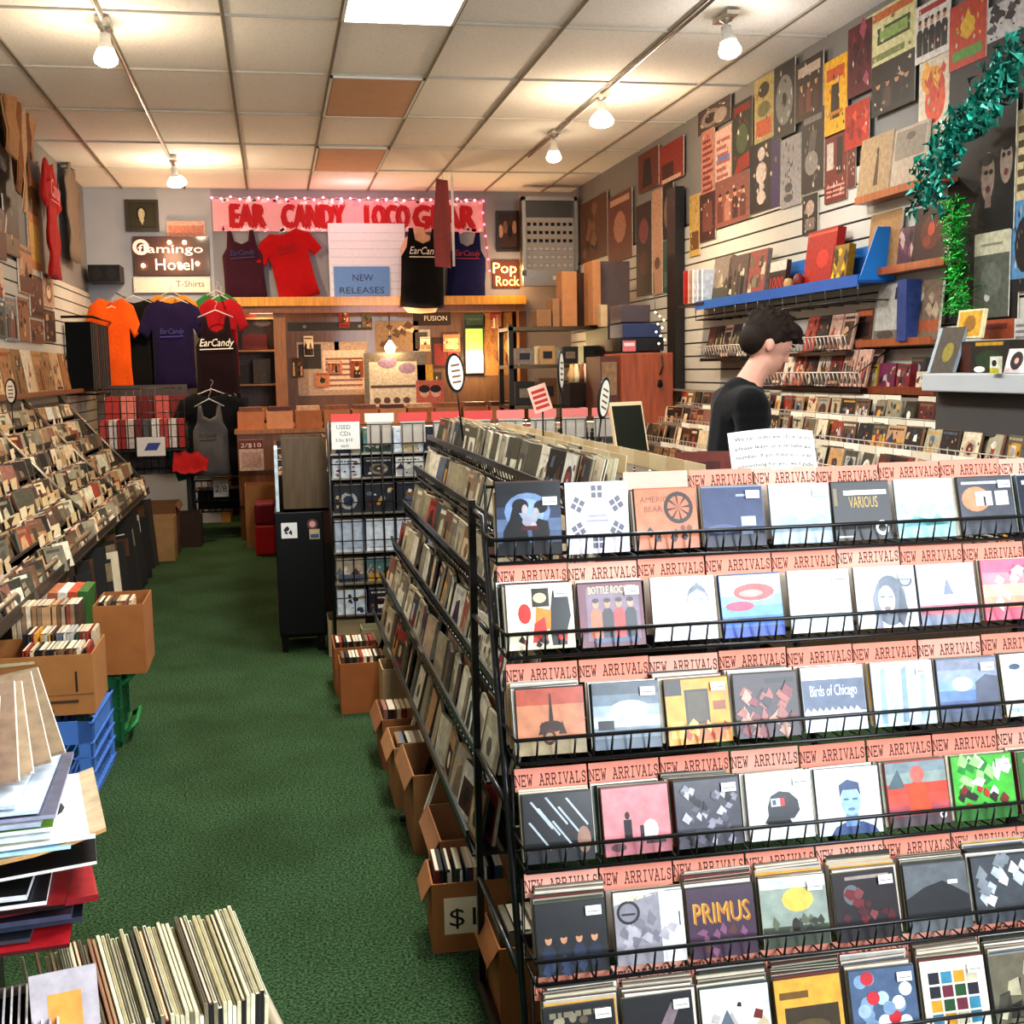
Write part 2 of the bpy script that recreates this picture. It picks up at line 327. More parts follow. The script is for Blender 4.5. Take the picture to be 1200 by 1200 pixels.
# track lamps
def lamp(x, y, dz, tx, ty, label, on, power, col, glow='bulb'):
    t = thing('track_lamp', (x, y, CEIL), label, 'lamp', 'lamps hanging from the ceiling grid')
    q = B(); q.lathe([(0, -.0), (.035, 0), (.035, -.03), (.012, -.04), (.012, -dz)], 'd8d4cc', 'metal', 12); q.box((0, 0, -.012), (.07, .22, .02), 'c8c4bc', 'metal'); part(q, 'bracket', t)
    d = Vector((tx, ty, -1)).normalized(); R = d.to_track_quat('Z', 'Y').to_matrix()
    q = B(); q.lathe([(0, -.01), (.028, 0), (.03, .05), (.045, .075), (.045, .085)], 'e0ddd4', 'plastic', 16, (0, 0, -dz), R); part(q, 'socket', t)
    q = B(); kb = 1.35 if power > 90 else 1; q.lathe([(.03, .06), (.05*kb, .10), (.062*kb, .13), (.058*kb, .15), (.035*kb, .165), (0, .172)], 'fff0d8' if on else 'f4f4f2', glow if on else 'glow', 20, (0, 0, -dz), R)
    part(q, 'bulb', t, 'glowing bulb')
    if on:
        p = Vector((x, y, CEIL-dz))+d*.19
        spot('lamp_light', p, p+d, power, col, 150)
        point('lamp_glow', p+d*.02, power*.18, col, .05)
WARM = (1, .74, .48)
lamp(-.80, 6.9, .06, .0, -.1, 'glowing warm track lamp at the upper left corner of the photo', True, 60, WARM)
lamp(-.77, 11.0, .08, .15, .3, 'blazing warm lamp left of the red lettered banner', True, 95, WARM)
lamp(2.28, 8.25, .05, .0, -.1, 'blazing warm lamp high on the right, brightest on the right side', True, 100, WARM)
lamp(2.26, 9.6, .06, .0, 0, 'small glowing bulb lamp in front of the grid board', True, 20, (1, .75, .5), 'glow')
lamp(2.45, 6.35, .06, .1, -.2, 'white reflector bulb lamp at the top right of the photo', True, 28, (1, .95, .88), 'glow')
b = B(); b.tube([(-.80, 4, CEIL-.012), (-.80, 12.2, CEIL-.012)], .012, 'd4cfc4', 'metal', 4); b.build('light_track', label='pale lamp track running along the left of the ceiling', cat='track')
b = B(); b.tube([(2.27, 3, CEIL-.012), (2.27, 10.6, CEIL-.012)], .012, '9a938a', 'metal', 4); b.build('light_track', label='lamp track on the right of the ceiling carrying three lamps', cat='track')
# ---------------------------------------------------------------- back wall: banner, shirts, signs
def on_back(x0, y0, x1, y1, Y): a = px(x0, y1, 'Y', Y); c = px(x1, y0, 'Y', Y); return a.x, a.z, c.x-a.x, c.z-a.z
def sheet(name, x0, y0, x1, y1, Y, prims, label, cat='poster', th=.012, m='print', edge='e8e0d0', group=None, head=FRONT, tilt=0):
    X, z, w, h = on_back(x0, y0, x1, y1, Y); m = 'paper' if name in ('paper_sheet', 'sign', 'paper') else m
    b = B(); b.bb((-w/2, 0, -th), (w/2, h, 0), edge, m); b.art(w, h, prims, 0, m)
    return b.build(name, label=label, cat=cat, group=group, mw=CM((X+w/2, Y, z), head) @ Matrix.Rotation(tilt, 4, 'Z'))
# banner
X, z, w, h = on_back(250, 236, 566, 271, 12.77)
t = thing('banner', (X+w/2, 12.77, z), 'pink paper banner with red brush letters reading EAR CANDY LOCO GEAR', 'banner')
b = B(); rng = random.Random(3); b.X = CM((0, 0, 0))
b.bb((-w/2, 0, -.01), (w/2, h, 0), 'f0b8c0', 'paper')
for i in range(90):
    x = rng.uniform(-.49, .49)*w; y = rng.choice([rng.uniform(0, .12), rng.uniform(.88, 1)])*h; s = rng.uniform(.015, .04)
    b.face([(x-s, y-s*.6, .003), (x+s, y-s*.4, .003), (x+s*.5, y+s, .003), (x-s*.7, y+s*.7, .003)], rng.choice(['ffe4ea', 'f7a9b8', 'fff4f4']), 'paper')
part(b, 'sheet', t)
b = B(); b.X = CM((0, 0, 0)); 
for s_, a, c in (('EAR', .065, .185), ('CANDY', .25, .475), ('LOCO', .555, .715), ('GEAR', .735, .965)):
    P, tw = text_polys(s_); sx = (c-a)*w/tw; yy = .14*h; sc = .72*h/.72
    for dx, dy in ((0, 0), (.02, .01), (-.02, -.006), (.006, -.016), (-.01, .014)):
        for q in P: b.face([(-w/2+a*w+u*sx+dx, yy+v*sc+dy, .006+dx*.1) for u, v in q], 'c41c2c', 'paper')
part(b, 'lettering', t, 'red brush lettering')
b = B(); b.X = CM((0, 0, 0)); pts = [(-w/2+w*i/60, h+.01+.012*math.sin(i*1.9), .02) for i in range(61)]; b.tube(pts, .004, 'f0d8d8', 'plastic', 4)
for i in range(0, 60, 2): p = pts[i]; b.lathe([(0, .015), (.012, .005), (.012, -.005), (0, -.015)], 'ff9ab0', 'glow', 6, p)
pts = [(w/2, h-.02*i-.0, .02) if i < 2 else (w/2-.02+.006*i, h-.06*i, .02) for i in range(14)]; b.tube(pts, .004, 'e04060', 'plastic', 4)
for p in pts[::2]: b.lathe([(0, .015), (.012, .005), (.012, -.005), (0, -.015)], 'ff6a8a', 'glow', 6, p)
part(b, 'light_string', t)
point('banner_glow', (X+w/2, 12.3, 3.2), 5, (1, .4, .45), .3)
# cloth cut from an outline and laid into soft folds
def cloth(b, out, col, th=.03, fold=.012, seed=0, m='fabric', cut=3):
    bm = bmesh.new(); vs = [bm.verts.new((x, y, 0)) for x, y in out]; bm.faces.new(vs)
    bmesh.ops.triangulate(bm, faces=bm.faces[:]); bmesh.ops.subdivide_edges(bm, edges=bm.edges[:], cuts=cut, use_grid_fill=True)
    bmesh.ops.triangulate(bm, faces=bm.faces[:]); bm.verts.index_update(); bm.faces.ensure_lookup_table(); bm.normal_update()
    edge = {v.index for v in bm.verts if any(len(e.link_faces) < 2 for e in v.link_edges)}
    f = lambda v, s: (v.co.x, v.co.y, (th*.5 if v.index not in edge else th*.12)*s+fold*math.sin(v.co.x*28+seed+v.co.y*5)+fold*.6*math.sin(v.co.y*19+seed*2+v.co.x*9))
    n = len(bm.verts); F = [[v.index for v in g.verts] for g in bm.faces]
    A = [f(v, 1) for v in bm.verts]; Bk = [f(v, -1) for v in bm.verts]
    fs = [tuple(g) if bm.faces[i].normal.z > 0 else tuple(reversed(g)) for i, g in enumerate(F)]
    bnd = [(e.verts[0].index, e.verts[1].index) for e in bm.edges if len(e.link_faces) < 2]
    b.mesh(A+Bk, fs+[tuple(k+n for k in reversed(g)) for g in fs]+[(i, j, j+n, i+n) for i, j in bnd], col, m, True); bm.free()
TEE = [(-.14, .68), (-.06, .66), (0, .65), (.06, .66), (.14, .68), (.27, .62), (.36, .44), (.26, .38), (.21, .46), (.21, .2), (.22, 0), (0, -.01), (-.22, 0), (-.21, .2), (-.21, .46), (-.26, .38), (-.36, .44), (-.27, .62)]
TANK = [(-.13, .66), (-.09, .66), (-.07, .56), (0, .53), (.07, .56), (.09, .66), (.13, .66), (.15, .5), (.2, .42), (.2, .2), (.21, 0), (0, -.01), (-.21, 0), (-.2, .2), (-.2, .42), (-.15, .5)]
def shirt(name, p, col, out, label, cat='shirt', sc=(1, 1), rot=0, head=FRONT, txt=None, tc='f0ece0', seed=0, hanger=True, sleeve=None, group=None):
    t = thing(name, p, label, cat, group); M0 = CM((0, 0, 0), head) @ Matrix.Rotation(rot, 4, 'Z')
    b = B(); b.X = M0; cloth(b, [(x*sc[0], y*sc[1]) for x, y in out], col, seed=seed); part(b, 'body', t)
    if txt:
        b = B(); b.X = M0; P, tw = text_polys(txt[0]); k = txt[3]*sc[0]/tw
        for q in P: b.face([(txt[1]+u*k+v*k*.3, txt[2]*sc[1]+v*k*1.25, .04+.0) for u, v in q], tc, 'paper')
        b.face([(txt[1]-.0, txt[2]*sc[1]-.035, .04), (txt[1]+txt[3]*sc[0], txt[2]*sc[1]-.028, .04), (txt[1]+txt[3]*sc[0], txt[2]*sc[1]-.02, .04), (txt[1], txt[2]*sc[1]-.026, .04)], tc, 'paper')
        part(b, 'print', t)
    if hanger:
        b = B(); b.X = M0; y = .66*sc[1]; b.tube([(-.17*sc[0], y-.01, .0), (0, y+.06, 0), (.17*sc[0], y-.01, 0)], .005, 'd8d4cc', 'plastic'); b.tube([(0, y+.06, 0), (0, y+.09, 0), (.015, y+.11, 0), (.02, y+.13, -.0), (0, y+.145, 0)], .003, 'c8c8c8', 'metal'); part(b, 'hanger', t)
    return t
def at(x, y, Y): return px(x, y, 'Y', Y)
p = at(289, 350, 12.7); shirt('tank_top', p, '4a2434', TANK, 'maroon tank top pinned under the left end of the banner', 'tank top', (1, 1.03), .05, txt=('EarCandy', -.12, .42, .24), tc='3a4a78', hanger=False)
p = at(352, 350, 12.7); shirt('t_shirt', p, 'b01c24', TEE, 'bright red T-shirt pinned askew under the banner', 'T-shirt', (.95, 1.02), .22, txt=('EarCandy', -.1, .5, .2), tc='7a1018', seed=2, hanger=False)
p = at(495, 360, 12.6); t = shirt('t_shirt', p, '16161a', TANK, 'black T-shirt with white script print hanging on a pale torso form', 'T-shirt', (1.1, 1.22), -.03, txt=('EarCandy', -.14, .44, .3), seed=4, hanger=False)
b = B(); b.X = CM((0, 0, 0)); b.lathe([(0, -.06), (.12, -.05), (.17, .02), (.15, .2), (.13, .42), (.17, .6), (.12, .72), (.05, .76), (.045, .82), (0, .83)], 'd8b8a0', 'plastic', 14, (0, 0, -.1), Matrix.Rotation(-math.pi/2, 3, 'X') @ Matrix.Diagonal((1.2, .5, 1)).to_3x3())
o = b.build('torso_form', label='pale torso form wearing the black script shirt under the banner', cat='mannequin', mw=Matrix.Translation(p))
p = at(546, 356, 12.7); shirt('t_shirt', p, '1e2050', TANK, 'navy blue shirt pinned under the right end of the banner', 'shirt', (1.0, 1.12), -.04, txt=('EarCandy', -.13, .44, .26), tc='a03040', seed=6, hanger=False)
sheet('paper_sheet', 387, 262, 474, 348, 12.76, [('r', 0, 0, 1, 1, 'e8ecf4')]+[('r', .02, .1+.11*i, .98, .105+.11*i, 'b8c0cc') for i in range(8)], 'large white paper sheet on the back wall between the shirts', 'paper')
sheet('sign', 392, 312, 456, 351, 12.745, [('r', 0, 0, 1, 1, '7fa8dc'), ('t', 'NEW', .34, .56, .2, '3a4a60'), ('t', 'RELEASES', .1, .18, .2, '3a4a60', .8)], 'light blue paper sign reading NEW RELEASES under the banner', 'sign')
t = thing('hanging_cloth', at(521, 312, 11.6), 'dusty pink cloth hanging beside a white rod in front of the banner', 'cloth'); b = B(); b.X = CM((0, 0, 0)); cloth(b, [(-.09, 0), (.06, -.02), (.07, .4), (.05, .8), (-.06, .82), (-.1, .4)], 'a8605c', seed=1); part(b, 'fabric', t); b = B(); b.tube([(0, 0, .8), (0, 0, CEIL-t.location.z)], .003, 'd8d4cc', 'plastic', 4); part(b, 'cord', t)
a = at(532, 312, 11.2); c = at(531, 90, 11.2); b = B(); b.tube([a, (a.x, a.y, a.z+.8)], .012, 'f4f0ea', 'plastic', 6); b.tube([(a.x, a.y, a.z+.8), (a.x, a.y, CEIL)], .003, 'd8d4cc', 'plastic', 4); b.build('hanging_rod', label='thin white rod hanging on a cord in front of the banner', cat='rod')
# flamingo sign and its neighbours
X, z, w, h = on_back(158, 277, 244, 323, 12.72); t = thing('neon_sign', (X+w/2, 12.72, z), 'brown sign board with lit letters reading Flamingo Hotel', 'sign')
b = B(); b.X = CM((0, 0, 0)); b.bb((-w/2, 0, -.03), (w/2, h, 0), '4a2418', 'wood'); part(b, 'board', t)
b = B(); b.X = CM((0, 0, 0)); b.art(w, h, [('e', .1, .72, .11, .2, 'f0b0a0', 16), ('e', .1, .72, .06, .12, '3a2420', 12), ('t', 'flamingo', .06, .58, .22, 'ffd0b8', .86), ('t', 'Hotel', .28, .14, .3, 'ffd0b8', .5)], .004, 'dimlit'); part(b, 'lettering', t, 'glowing pale pink lettering')
b = B(); b.X = CM((0, 0, 0))
for u, v in ((.12, .25), (.48, .84), (.68, .84), (.84, .3), (.62, .22)): b.lathe([(0, .03), (.016, .015), (.02, 0), (0, -.01)], 'ffd890', 'bulb', 8, ((u-.5)*w, v*h, .02))
part(b, 'bulbs', t)
point('sign_glow', (X+w/2, 12.55, z+h/2), 6, (1, .6, .35), .1)
def frame_pic(x0, y0, x1, y1, Y, fc, prims, label, cat='picture', name='framed_picture'):
    X, z, w, h = on_back(x0, y0, x1, y1, Y); t = thing(name, (X+w/2, Y, z), label, cat); b = B(); b.X = CM((0, 0, 0)); k = .03
    for q in ((-w/2, 0, w/2, k), (-w/2, h-k, w/2, h), (-w/2, k, -w/2+k, h-k), (w/2-k, k, w/2, h-k)): b.bb((q[0], q[1], -.02), (q[2], q[3], .01), fc, 'wood')
    part(b, 'frame', t); b = B(); b.X = CM((0, 0, 0)); b.bb((-w/2+k, k, -.015), (w/2-k, h-k, -.004), 'ded8cc', 'paper'); b.art(w, h, [q if q[0] != 'r' or q[1:5] != (0, 0, 1, 1) else ('r', k/w, k/h, 1-k/w, 1-k/h, q[5]) for q in prims], -.003); part(b, 'picture', t)
frame_pic(148, 234, 185, 271, 12.76, '3a3420', [('r', 0, 0, 1, 1, '464226'), ('e', .48, .55, .16, .24, '1c1a12'), ('e', .48, .55, .1, .18, 'cfc8a8'), ('p', [(.4, .4), (.56, .4), (.5, .2)], 'cfc8a8')], 'dark olive framed portrait above the brown lit sign')
sheet('picture', 196, 259, 240, 277, 12.76, [('r', 0, 0, 1, 1, 'd8b0a0'), ('r', .04, .04, .96, .7, 'c08a78')], 'pale pink picture just above the brown lit sign', 'picture')
sheet('sign', 157, 324, 246, 343, 12.74, [('r', 0, 0, 1, 1, 'e4ddd2'), ('t', 'T-Shirts', .55, .35, .4, '7a2a28')], 'long white paper sign reading T-Shirts under the lit sign', 'sign')
frame_pic(582, 247, 608, 295, 12.76, '2a201c', [('r', 0, 0, 1, 1, '4a3028')]+[('e', .2+.2*i, .5+.1*(i % 2), .1, .16, ['c8a088', '8a6a58', '201814', 'b08870'][i]) for i in range(4)], 'dark framed group photograph between banner and grid board')
X, z, w, h = on_back(578, 305, 608, 335, 12.76); t = thing('neon_sign', (X+w/2, 12.76, z), 'small glowing neon script sign beside the grid board', 'sign'); b = B(); b.X = CM((0, 0, 0)); b.art(w, h, [('t', 'Pop', 0, .5, .42, 'ffc070', .9), ('t', 'Rock', .1, 0, .4, 'ffb060', .9)], .01, 'glow'); b.bb((-w/2, -.02, -.03), (w/2, h, -.01), '6a3a28', 'paint'); part(b, 'lettering', t)
point('sign_glow', (X+w/2, 12.5, z+.1), 8, (1, .6, .3), .1)
# grid board (a wall unit full of small pigeonholes)
X, z, w, h = on_back(613, 231, 676, 335, 12.4); w = min(w, XR-.03-X); t = thing('pigeonhole_board', (X+w/2, 12.4, z), 'tall grey metal board of small square pigeonholes hung by the ceiling', 'board')
b = B(); b.X = CM((0, 0, 0)); b.bb((-w/2, 0, -.12), (w/2, h, -.03), '6a645c', 'metal')
for q in ((-w/2, 0, w/2, .16), (-w/2, h-.04, w/2, h), (-w/2, .1, -w/2+.035, h), (w/2-.035, .1, w/2, h)): b.bb((q[0], q[1], -.03), (q[2], q[3], .02), 'b0a89c', 'metal')
part(b, 'case', t); b = B(); b.X = CM((0, 0, 0)); nx, ny = 8, 6; gx0, gy0, gw, gh = -w/2+.04, .17, w-.08, h-.4
for i in range(nx+1): x = gx0+gw*i/nx; b.bb((x-.012, gy0, -.03), (x+.012, gy0+gh, 0), 'c4bcb0')
for j in range(ny+1): y = gy0+gh*j/ny; b.bb((gx0, y-.03, -.03), (gx0+gw, y+.02, .004), 'c4bcb0')
for i in range(nx):
    for j in range(ny): x = gx0+gw*(i+.5)/nx; y = gy0+gh*j/ny+.025; b.bb((x-.02, y, -.028), (x+.02, y+.05, -.01), 'e8e4dc' if j < 3 else '2a2624')
part(b, 'grid', t); b = B(); b.X = CM((0, 0, 0)); b.bb((.02, .06, .02), (w/2-.05, .1, .03), 'f0ece4'); part(b, 'label_strip', t)
# ---------------------------------------------------------------- the near rack of new arrivals
rng = random.Random(11)
LZ = [1.278, 1.095, .895, .694, .500, .325, .135]; LY = [2.63, 2.52, 2.435, 2.365, 2.28, 2.20, 2.12]
X0, PIT_, NC = .455, .158, 9
X1 = X0+PIT_*NC
rack = thing('cd_rack', (1.16, 2.75, 0), 'black wire A-frame rack nearest the camera, full of new arrivals CDs', 'rack')
def rel(b, t): b.X = Matrix.Translation(-t.location)
BK = '17161a'
b = B(); rel(b, rack)
b.bb((X0-.017, 2.78, 0), (X0-.001, 2.80, 1.225), BK, 'wire'); b.tube([(X0-.005, 2.79, 1.2), (X0-.005, 2.66, 1.20), (X0-.01, 2.42, .7), (X0-.02, 2.12, .02)], .0075, BK, 'wire', 8)
b.tube([(X0-.012, 2.05, .02), (X0-.012, 2.84, .02)], .014, BK, 'wire', 8)
part(b, 'end_frame', rack)
b = B(); rel(b, rack); b.bb((X1, 2.775, 0), (X1+.025, 2.80, 1.225), BK, 'wire'); b.tube([(X1+.01, 2.79, 1.2), (X1+.01, 2.66, 1.20), (X1+.01, 2.12, .02)], .011, BK, 'wire', 8); b.tube([(X1+.012, 2.05, .02), (X1+.012, 2.84, .02)], .014, BK, 'wire', 8); part(b, 'end_frame', rack)
for z in (.3, .62, .95): b = B(); rel(b, rack); b.tube([(X0-.01, 2.785, z), (X0-.01, 2.12+.5*z, z)], .007, BK, 'wire'); part(b, 'brace', rack)
for k in range(7):
    lz, ly = LZ[k], LY[k]; fz = lz-.165; fy = ly-.105; b = B(); rel(b, rack)
    b.tube([(X0, fy, fz), (X1, fy, fz)], .0045, BK, 'wire'); b.tube([(X0, ly+.005, fz), (X1, ly+.005, fz)], .0045, BK, 'wire')
    b.tube([(X0-.005, ly+.01, fz+.05), (X0-.005, fy-.01, fz+.053), (X1, fy-.01, fz+.053)], .0045, BK, 'wire')
    b.tube([(X0, ly+.02, lz-.01), (X1, ly+.02, lz-.01)], .004, BK, 'wire')
    n = NC*4
    for i in range(n+1):
        x = X0+(X1-X0)*i/n; b.tube([(x, ly+.005, fz), (x, fy, fz), (x+.002, fy-.01, fz+.052)], .0026, BK, 'wire', 4)
    for i in range(NC+1): x = X0+PIT_*i; b.tube([(x, ly+.02, lz), (x, ly+.015, fz), (x, fy, fz)], .0035, BK, 'wire', 4)
    b.bb((X0, ly+.012, fz+.02), (X1, ly+.022, fz+.05), '24201e', 'wire')
    part(b, 'wire_tier', rack)
# label cards
card_w = PIT_-.004
def card_mesh(txt=True, c='eaa08c'):
    b = B(); b.bb((-card_w/2, 0, -.002), (card_w/2, .047, 0), c, 'paper')
    if txt: b.art(card_w, .047, [('s', 'NEW ARRIVALS', .0, .24, .46, '5a2a24', 1.0)], 0, 'paper')
    b.bb((-card_w/2+.01, -.12, -.0015), (card_w/2-.01, 0, -.0005), 'c8bdb0', 'plastic')
    return b.data('divider_card')
CARD = [card_mesh(), card_mesh(True, 'eeb3a2'), card_mesh(False, 'f0b9aa')]
def card(m, p, lean, yaw, label, grp='NEW ARRIVALS cards of the near rack', head=FRONT, name='divider_card'):
    o = bpy.data.objects.new(name, m); scn.collection.objects.link(o); o.matrix_world = CM(p, head, lean, yaw); tag(o, label, 'divider card', grp); return o
for k in range(7):
    for c in range(NC):
        if (k, c) in ((0, 0), (0, 1), (5, 5), (5, 6), (5, 3), (5, 4)): 
            if k == 0: continue
        x = X0+PIT_*(c+.5); m = CARD[0 if (k*3+c) % 4 else 1]; nm = 'salmon card reading NEW ARRIVALS'
        if (k, c) == (0, 2): m = CARD[2]; nm = 'blank salmon card'
        card(m, (x, LY[k]+.003*rng.random(), LZ[k]-.034+rng.uniform(-.003, .003)), .2, rng.uniform(-.02, .02), f'{nm} above {ORD[c]} pocket from left in {ORD[k]} row of near rack')
# covers of the front CDs: row, column -> (what it shows, colour of the case edge, drawing)
WH, SK = 'f2f4f6', 'd8a890'
def people(c, hs='2a2018', y=.1, n=4, x0=.16, dx=.22, t=.55): 
    o = []
    for i in range(n):
        x = x0+dx*i; cc = c[i % len(c)]; o += [('p', [(x-.08, y), (x-.09, t-.08), (x-.05, t), (x+.05, t), (x+.09, t-.08), (x+.08, y)], cc), ('e', x, t+.08, .05, .075, 'c89878', 8), ('e', x, t+.13, .055, .04, hs, 8)]
    return o
def splash(rng, n, cols, y0=.1, y1=.9, s=.1): 
    return [('p', [(x-s*rng.uniform(.3, 1), y), (x, y+s*rng.uniform(.5, 1.4)), (x+s*rng.uniform(.4, 1), y+s*.2), (x+s*.3, y-s*rng.uniform(.4, 1))], rng.choice(cols)) for x, y in ((rng.uniform(.1, .9), rng.uniform(y0, y1)) for _ in range(n))]
def bands(cols): n = len(cols); return [('r', 0, i/n, 1, (i+1)/n, c) for i, c in enumerate(cols)]
F = {}
F[0, 0] = ('black and blue cover with two dark-haired figures', '5a2c34', bands(['14161c', '5c6c88', '6a7c9a', '3c4a66', '161c2a', '08090e'])+[('e', .48, .6, .36, .26, '7f96b8', 16), ('e', .48, .58, .26, .2, '9db2cf', 16), ('p', [(.06, 0), (.1, .34), (.2, .5), (.36, .56), (.46, .4), (.52, 0)], '14161a'), ('p', [(.56, 0), (.54, .34), (.64, .5), (.8, .46), (.82, .3), (.74, 0)], '24181c'), ('p', [(.2, .5), (.26, .7), (.36, .56)], '101014'), ('e', .37, .68, .13, .1, '0e0e12', 14), ('e', .44, .62, .05, .08, 'b8aeb4', 10), ('e', .69, .66, .11, .09, '0e0e12', 12), ('e', .61, .58, .05, .07, 'b8aeb4', 10), ('e', .5, .46, .11, .07, 'a8a4b0', 12), ('e', .57, .4, .05, .05, 'c8bcc0', 10), ('p', [(.36, .34), (.38, .4), (.64, .4), (.66, .34)], '5a1a22')])
F[0, 1] = ('pale lilac cover with a ring of grey cross windows', 'e8e4ee', [('r', 0, 0, 1, 1, 'dcd6e6')]+[('p', [(.5+math.cos(a)*(.36+u)-math.sin(a)*v, .52+math.sin(a)*(.36+u)+math.cos(a)*v) for u, v in ((u0-.038, v0-.038), (u0+.038, v0-.038), (u0+.038, v0+.038), (u0-.038, v0+.038))], '4c485c') for a in [math.pi/2+i*math.pi/3 for i in range(6)] for u0 in (-.05, .05) for v0 in (-.05, .05)]+[ ('r', .36, .52, .64, .55, '9a96a6'), ('r', .32, .45, .68, .48, '9a96a6')])
F[0, 2] = ('orange-tan cover with a dark ring drawing', 'b06a4a', [('r', 0, 0, 1, 1, 'cc8460'), ('t', 'AMERICAN', .08, .78, .1, '7a4030'), ('t', 'BEAR', .14, .62, .1, '7a4030'), ('e', .7, .68, .24, .27, '3a2018', 20), ('e', .7, .68, .18, .2, 'c07a58', 16)]+[('p', [(.7, .68), (.7+.2*math.cos(a), .68+.23*math.sin(a)), (.7+.2*math.cos(a+.2), .68+.23*math.sin(a+.2))], '3a2018') for a in [i*.8 for i in range(8)]]+splash(rng, 8, ['8a4a30', '3a2018'], .15, .4, .08))
F[0, 3] = ('dark blue cover with pale text box', '8a98b0', [('r', 0, 0, 1, 1, '3c4c74'), ('r', 0, 0, 1, .3, '2a2c44'), ('r', .62, .34, .86, .5, 'b8c2d4'), ('r', .62, .2, .8, .28, '8a94b0'), ('e', .3, .3, .25, .08, '5c6a90'), ('r', .56, .84, .9, .88, 'a8b4cc')])
F[0, 4] = ('pale blue misty cover', 'c8d4e0', bands(['c0d0dc', 'b0c4d4', 'b8ccdc', 'c8d8e6', 'd4e2ee'])+[('p', [(0, .3), (.3, .5), (.55, .36), (.8, .52), (1, .4), (1, .2), (0, .2)], 'a8bccc')])
F[0, 5] = ('black and yellow cover with bold lettering', '2a2a28', [('r', 0, 0, 1, 1, '2b2b28'), ('r', .2, .78, .95, .86, 'e8e6e0'), ('t', 'VARIOUS', .28, .56, .2, 'c8a848', .5), ('e', .82, .2, .12, .13, 'e8e6e0', 14), ('e', .82, .2, .07, .07, '2b2b28'), ('r', .05, .05, .3, .08, 'd8d6cc'), ('r', .02, .6, .08, .9, '8a7a48')])
F[0, 6] = ('pale aqua seascape cover', 'd4e4ea', bands(['a8dce0', 'b4e0e6', 'b0d4e4', 'c4dcec', 'd6e4f0'])+[('p', [(.1, .2), (.3, .38), (.5, .2), (.7, .4), (.9, .22)], '86c8d0')])
F[0, 7] = ('dark grey cover with orange disc and white house', '4a4a50', [('r', 0, 0, 1, 1, '5e6068'), ('e', .3, .62, .26, .22, 'e89a78', 16), ('r', .3, .5, .6, .75, 'f0ece8'), ('r', .44, .5, .48, .66, '4a4044'), ('r', .66, .5, .9, .75, 'e8e4e0'), ('r', .06, .88, .94, .93, 'c8ccd0')])
F[0, 8] = ('plain grey-blue cover', '9aa4b0', rart(rng, 'cool'))
F[1, 0] = ('cream cover with red figures and black silhouette', 'e4dcc8', [('r', 0, 0, 1, 1, 'e6dcc0'), ('r', .38, .66, .64, .95, '14120e'), ('p', [(.66, .05), (.62, .4), (.7, .9), (.92, .92), (.96, .5), (.9, .3), (.88, .05)], '141210'), ('e', .26, .56, .1, .16, 'c83428'), ('p', [(.4, .3), (.44, .66), (.66, .6), (.64, .3)], 'e8901c'), ('p', [(.36, .1), (.4, .4), (.56, .5), (.6, .12)], 'c83020'), ('e', .5, .8, .1, .08, 'f0d8a0')]+splash(rng, 10, ['1a1612', 'c83020'], .05, .25, .07))
F[1, 1] = ('maroon cover showing four band members', '5a2838', [('r', 0, 0, 1, 1, '7a3a4c'), ('r', .12, .1, .94, .94, '8a7484'), ('t', 'BOTTLE ROCKETS', .16, .84, .12, 'f0e0a0', .74)]+people(['c87850', '2a2024', 'd04038', '28242e'], x0=.26, dx=.18, t=.6)+[('r', .2, .06, .9, .14, '5a6a8a')])
F[1, 2] = ('white cover with a faint line-drawn face', 'f0f0f0', [('r', 0, 0, 1, 1, 'f2f4f6'), ('e', .2, .78, .12, .12, 'a8b8b0', 16), ('e', .2, .78, .085, .085, 'c4d0c8', 16), ('e', .72, .62, .17, .26, '5a6878', 16), ('e', .72, .6, .155, .245, 'e8eaf0', 16), ('p', [(.55, .7), (.72, .92), (.9, .7), (.72, .8)], '7a8694'), ('r', .64, .64, .7, .655, '3a4858'), ('r', .75, .64, .81, .655, '3a4858'), ('r', .68, .46, .78, .475, 'b08a8a'), ('p', [(.5, 0), (.6, .3), (.62, .3), (.54, 0)], 'a8b4c0')])
F[1, 3] = ('blue cover with red script and pale sky', '4a68a8', bands(['3e62b4', '5a8ad0', '7aaae0', '9ac8ee', 'b8dcf4', 'd4ecfa'])+[('e', .55, .72, .34, .14, 'd86a6a', 14), ('e', .5, .7, .2, .06, 'f0a8a0'), ('e', .3, .5, .24, .08, 'c05a78')])
F[1, 4] = ('almost plain white and pale aqua cover', 'dce8ec', bands(['e0f0f2', 'd4ecf2', 'dcf0f4', 'eaf6f6', 'f0f6f4'])+[('e', .68, .66, .05, .16, 'bcdce8')])
F[1, 5] = ('white cover with a grey long-haired face and round sticker', 'e0e4e8', [('r', 0, 0, 1, 1, 'eceff2'), ('e', .56, .45, .27, .42, '747c8a', 20), ('p', [(.3, 0), (.26, .5), (.4, .8), (.4, 0)], '8a92a0'), ('p', [(.75, 0), (.85, .3), (.74, .7), (.66, .1)], '5e6674'), ('e', .5, .46, .14, .24, 'dce0e6', 16), ('r', .4, .5, .47, .52, '3a4048'), ('r', .54, .5, .61, .52, '3a4048'), ('e', .5, .32, .06, .03, '8a7a84'), ('e', .84, .78, .12, .12, '6a727e', 16), ('e', .84, .78, .09, .09, 'aab2bc', 14)])
F[1, 6] = ('pink and blue cloudy cover', 'c8ccd8', bands(['8a94a8', 'c87a8a', 'c4c8dc', 'dcdcec', 'f4d8e4', 'f8c8dc'])+[('p', [(.42, .5), (.5, .78), (.6, .5)], '8a90a8'), ('e', .4, .24, .3, .08, 'e08a94')])
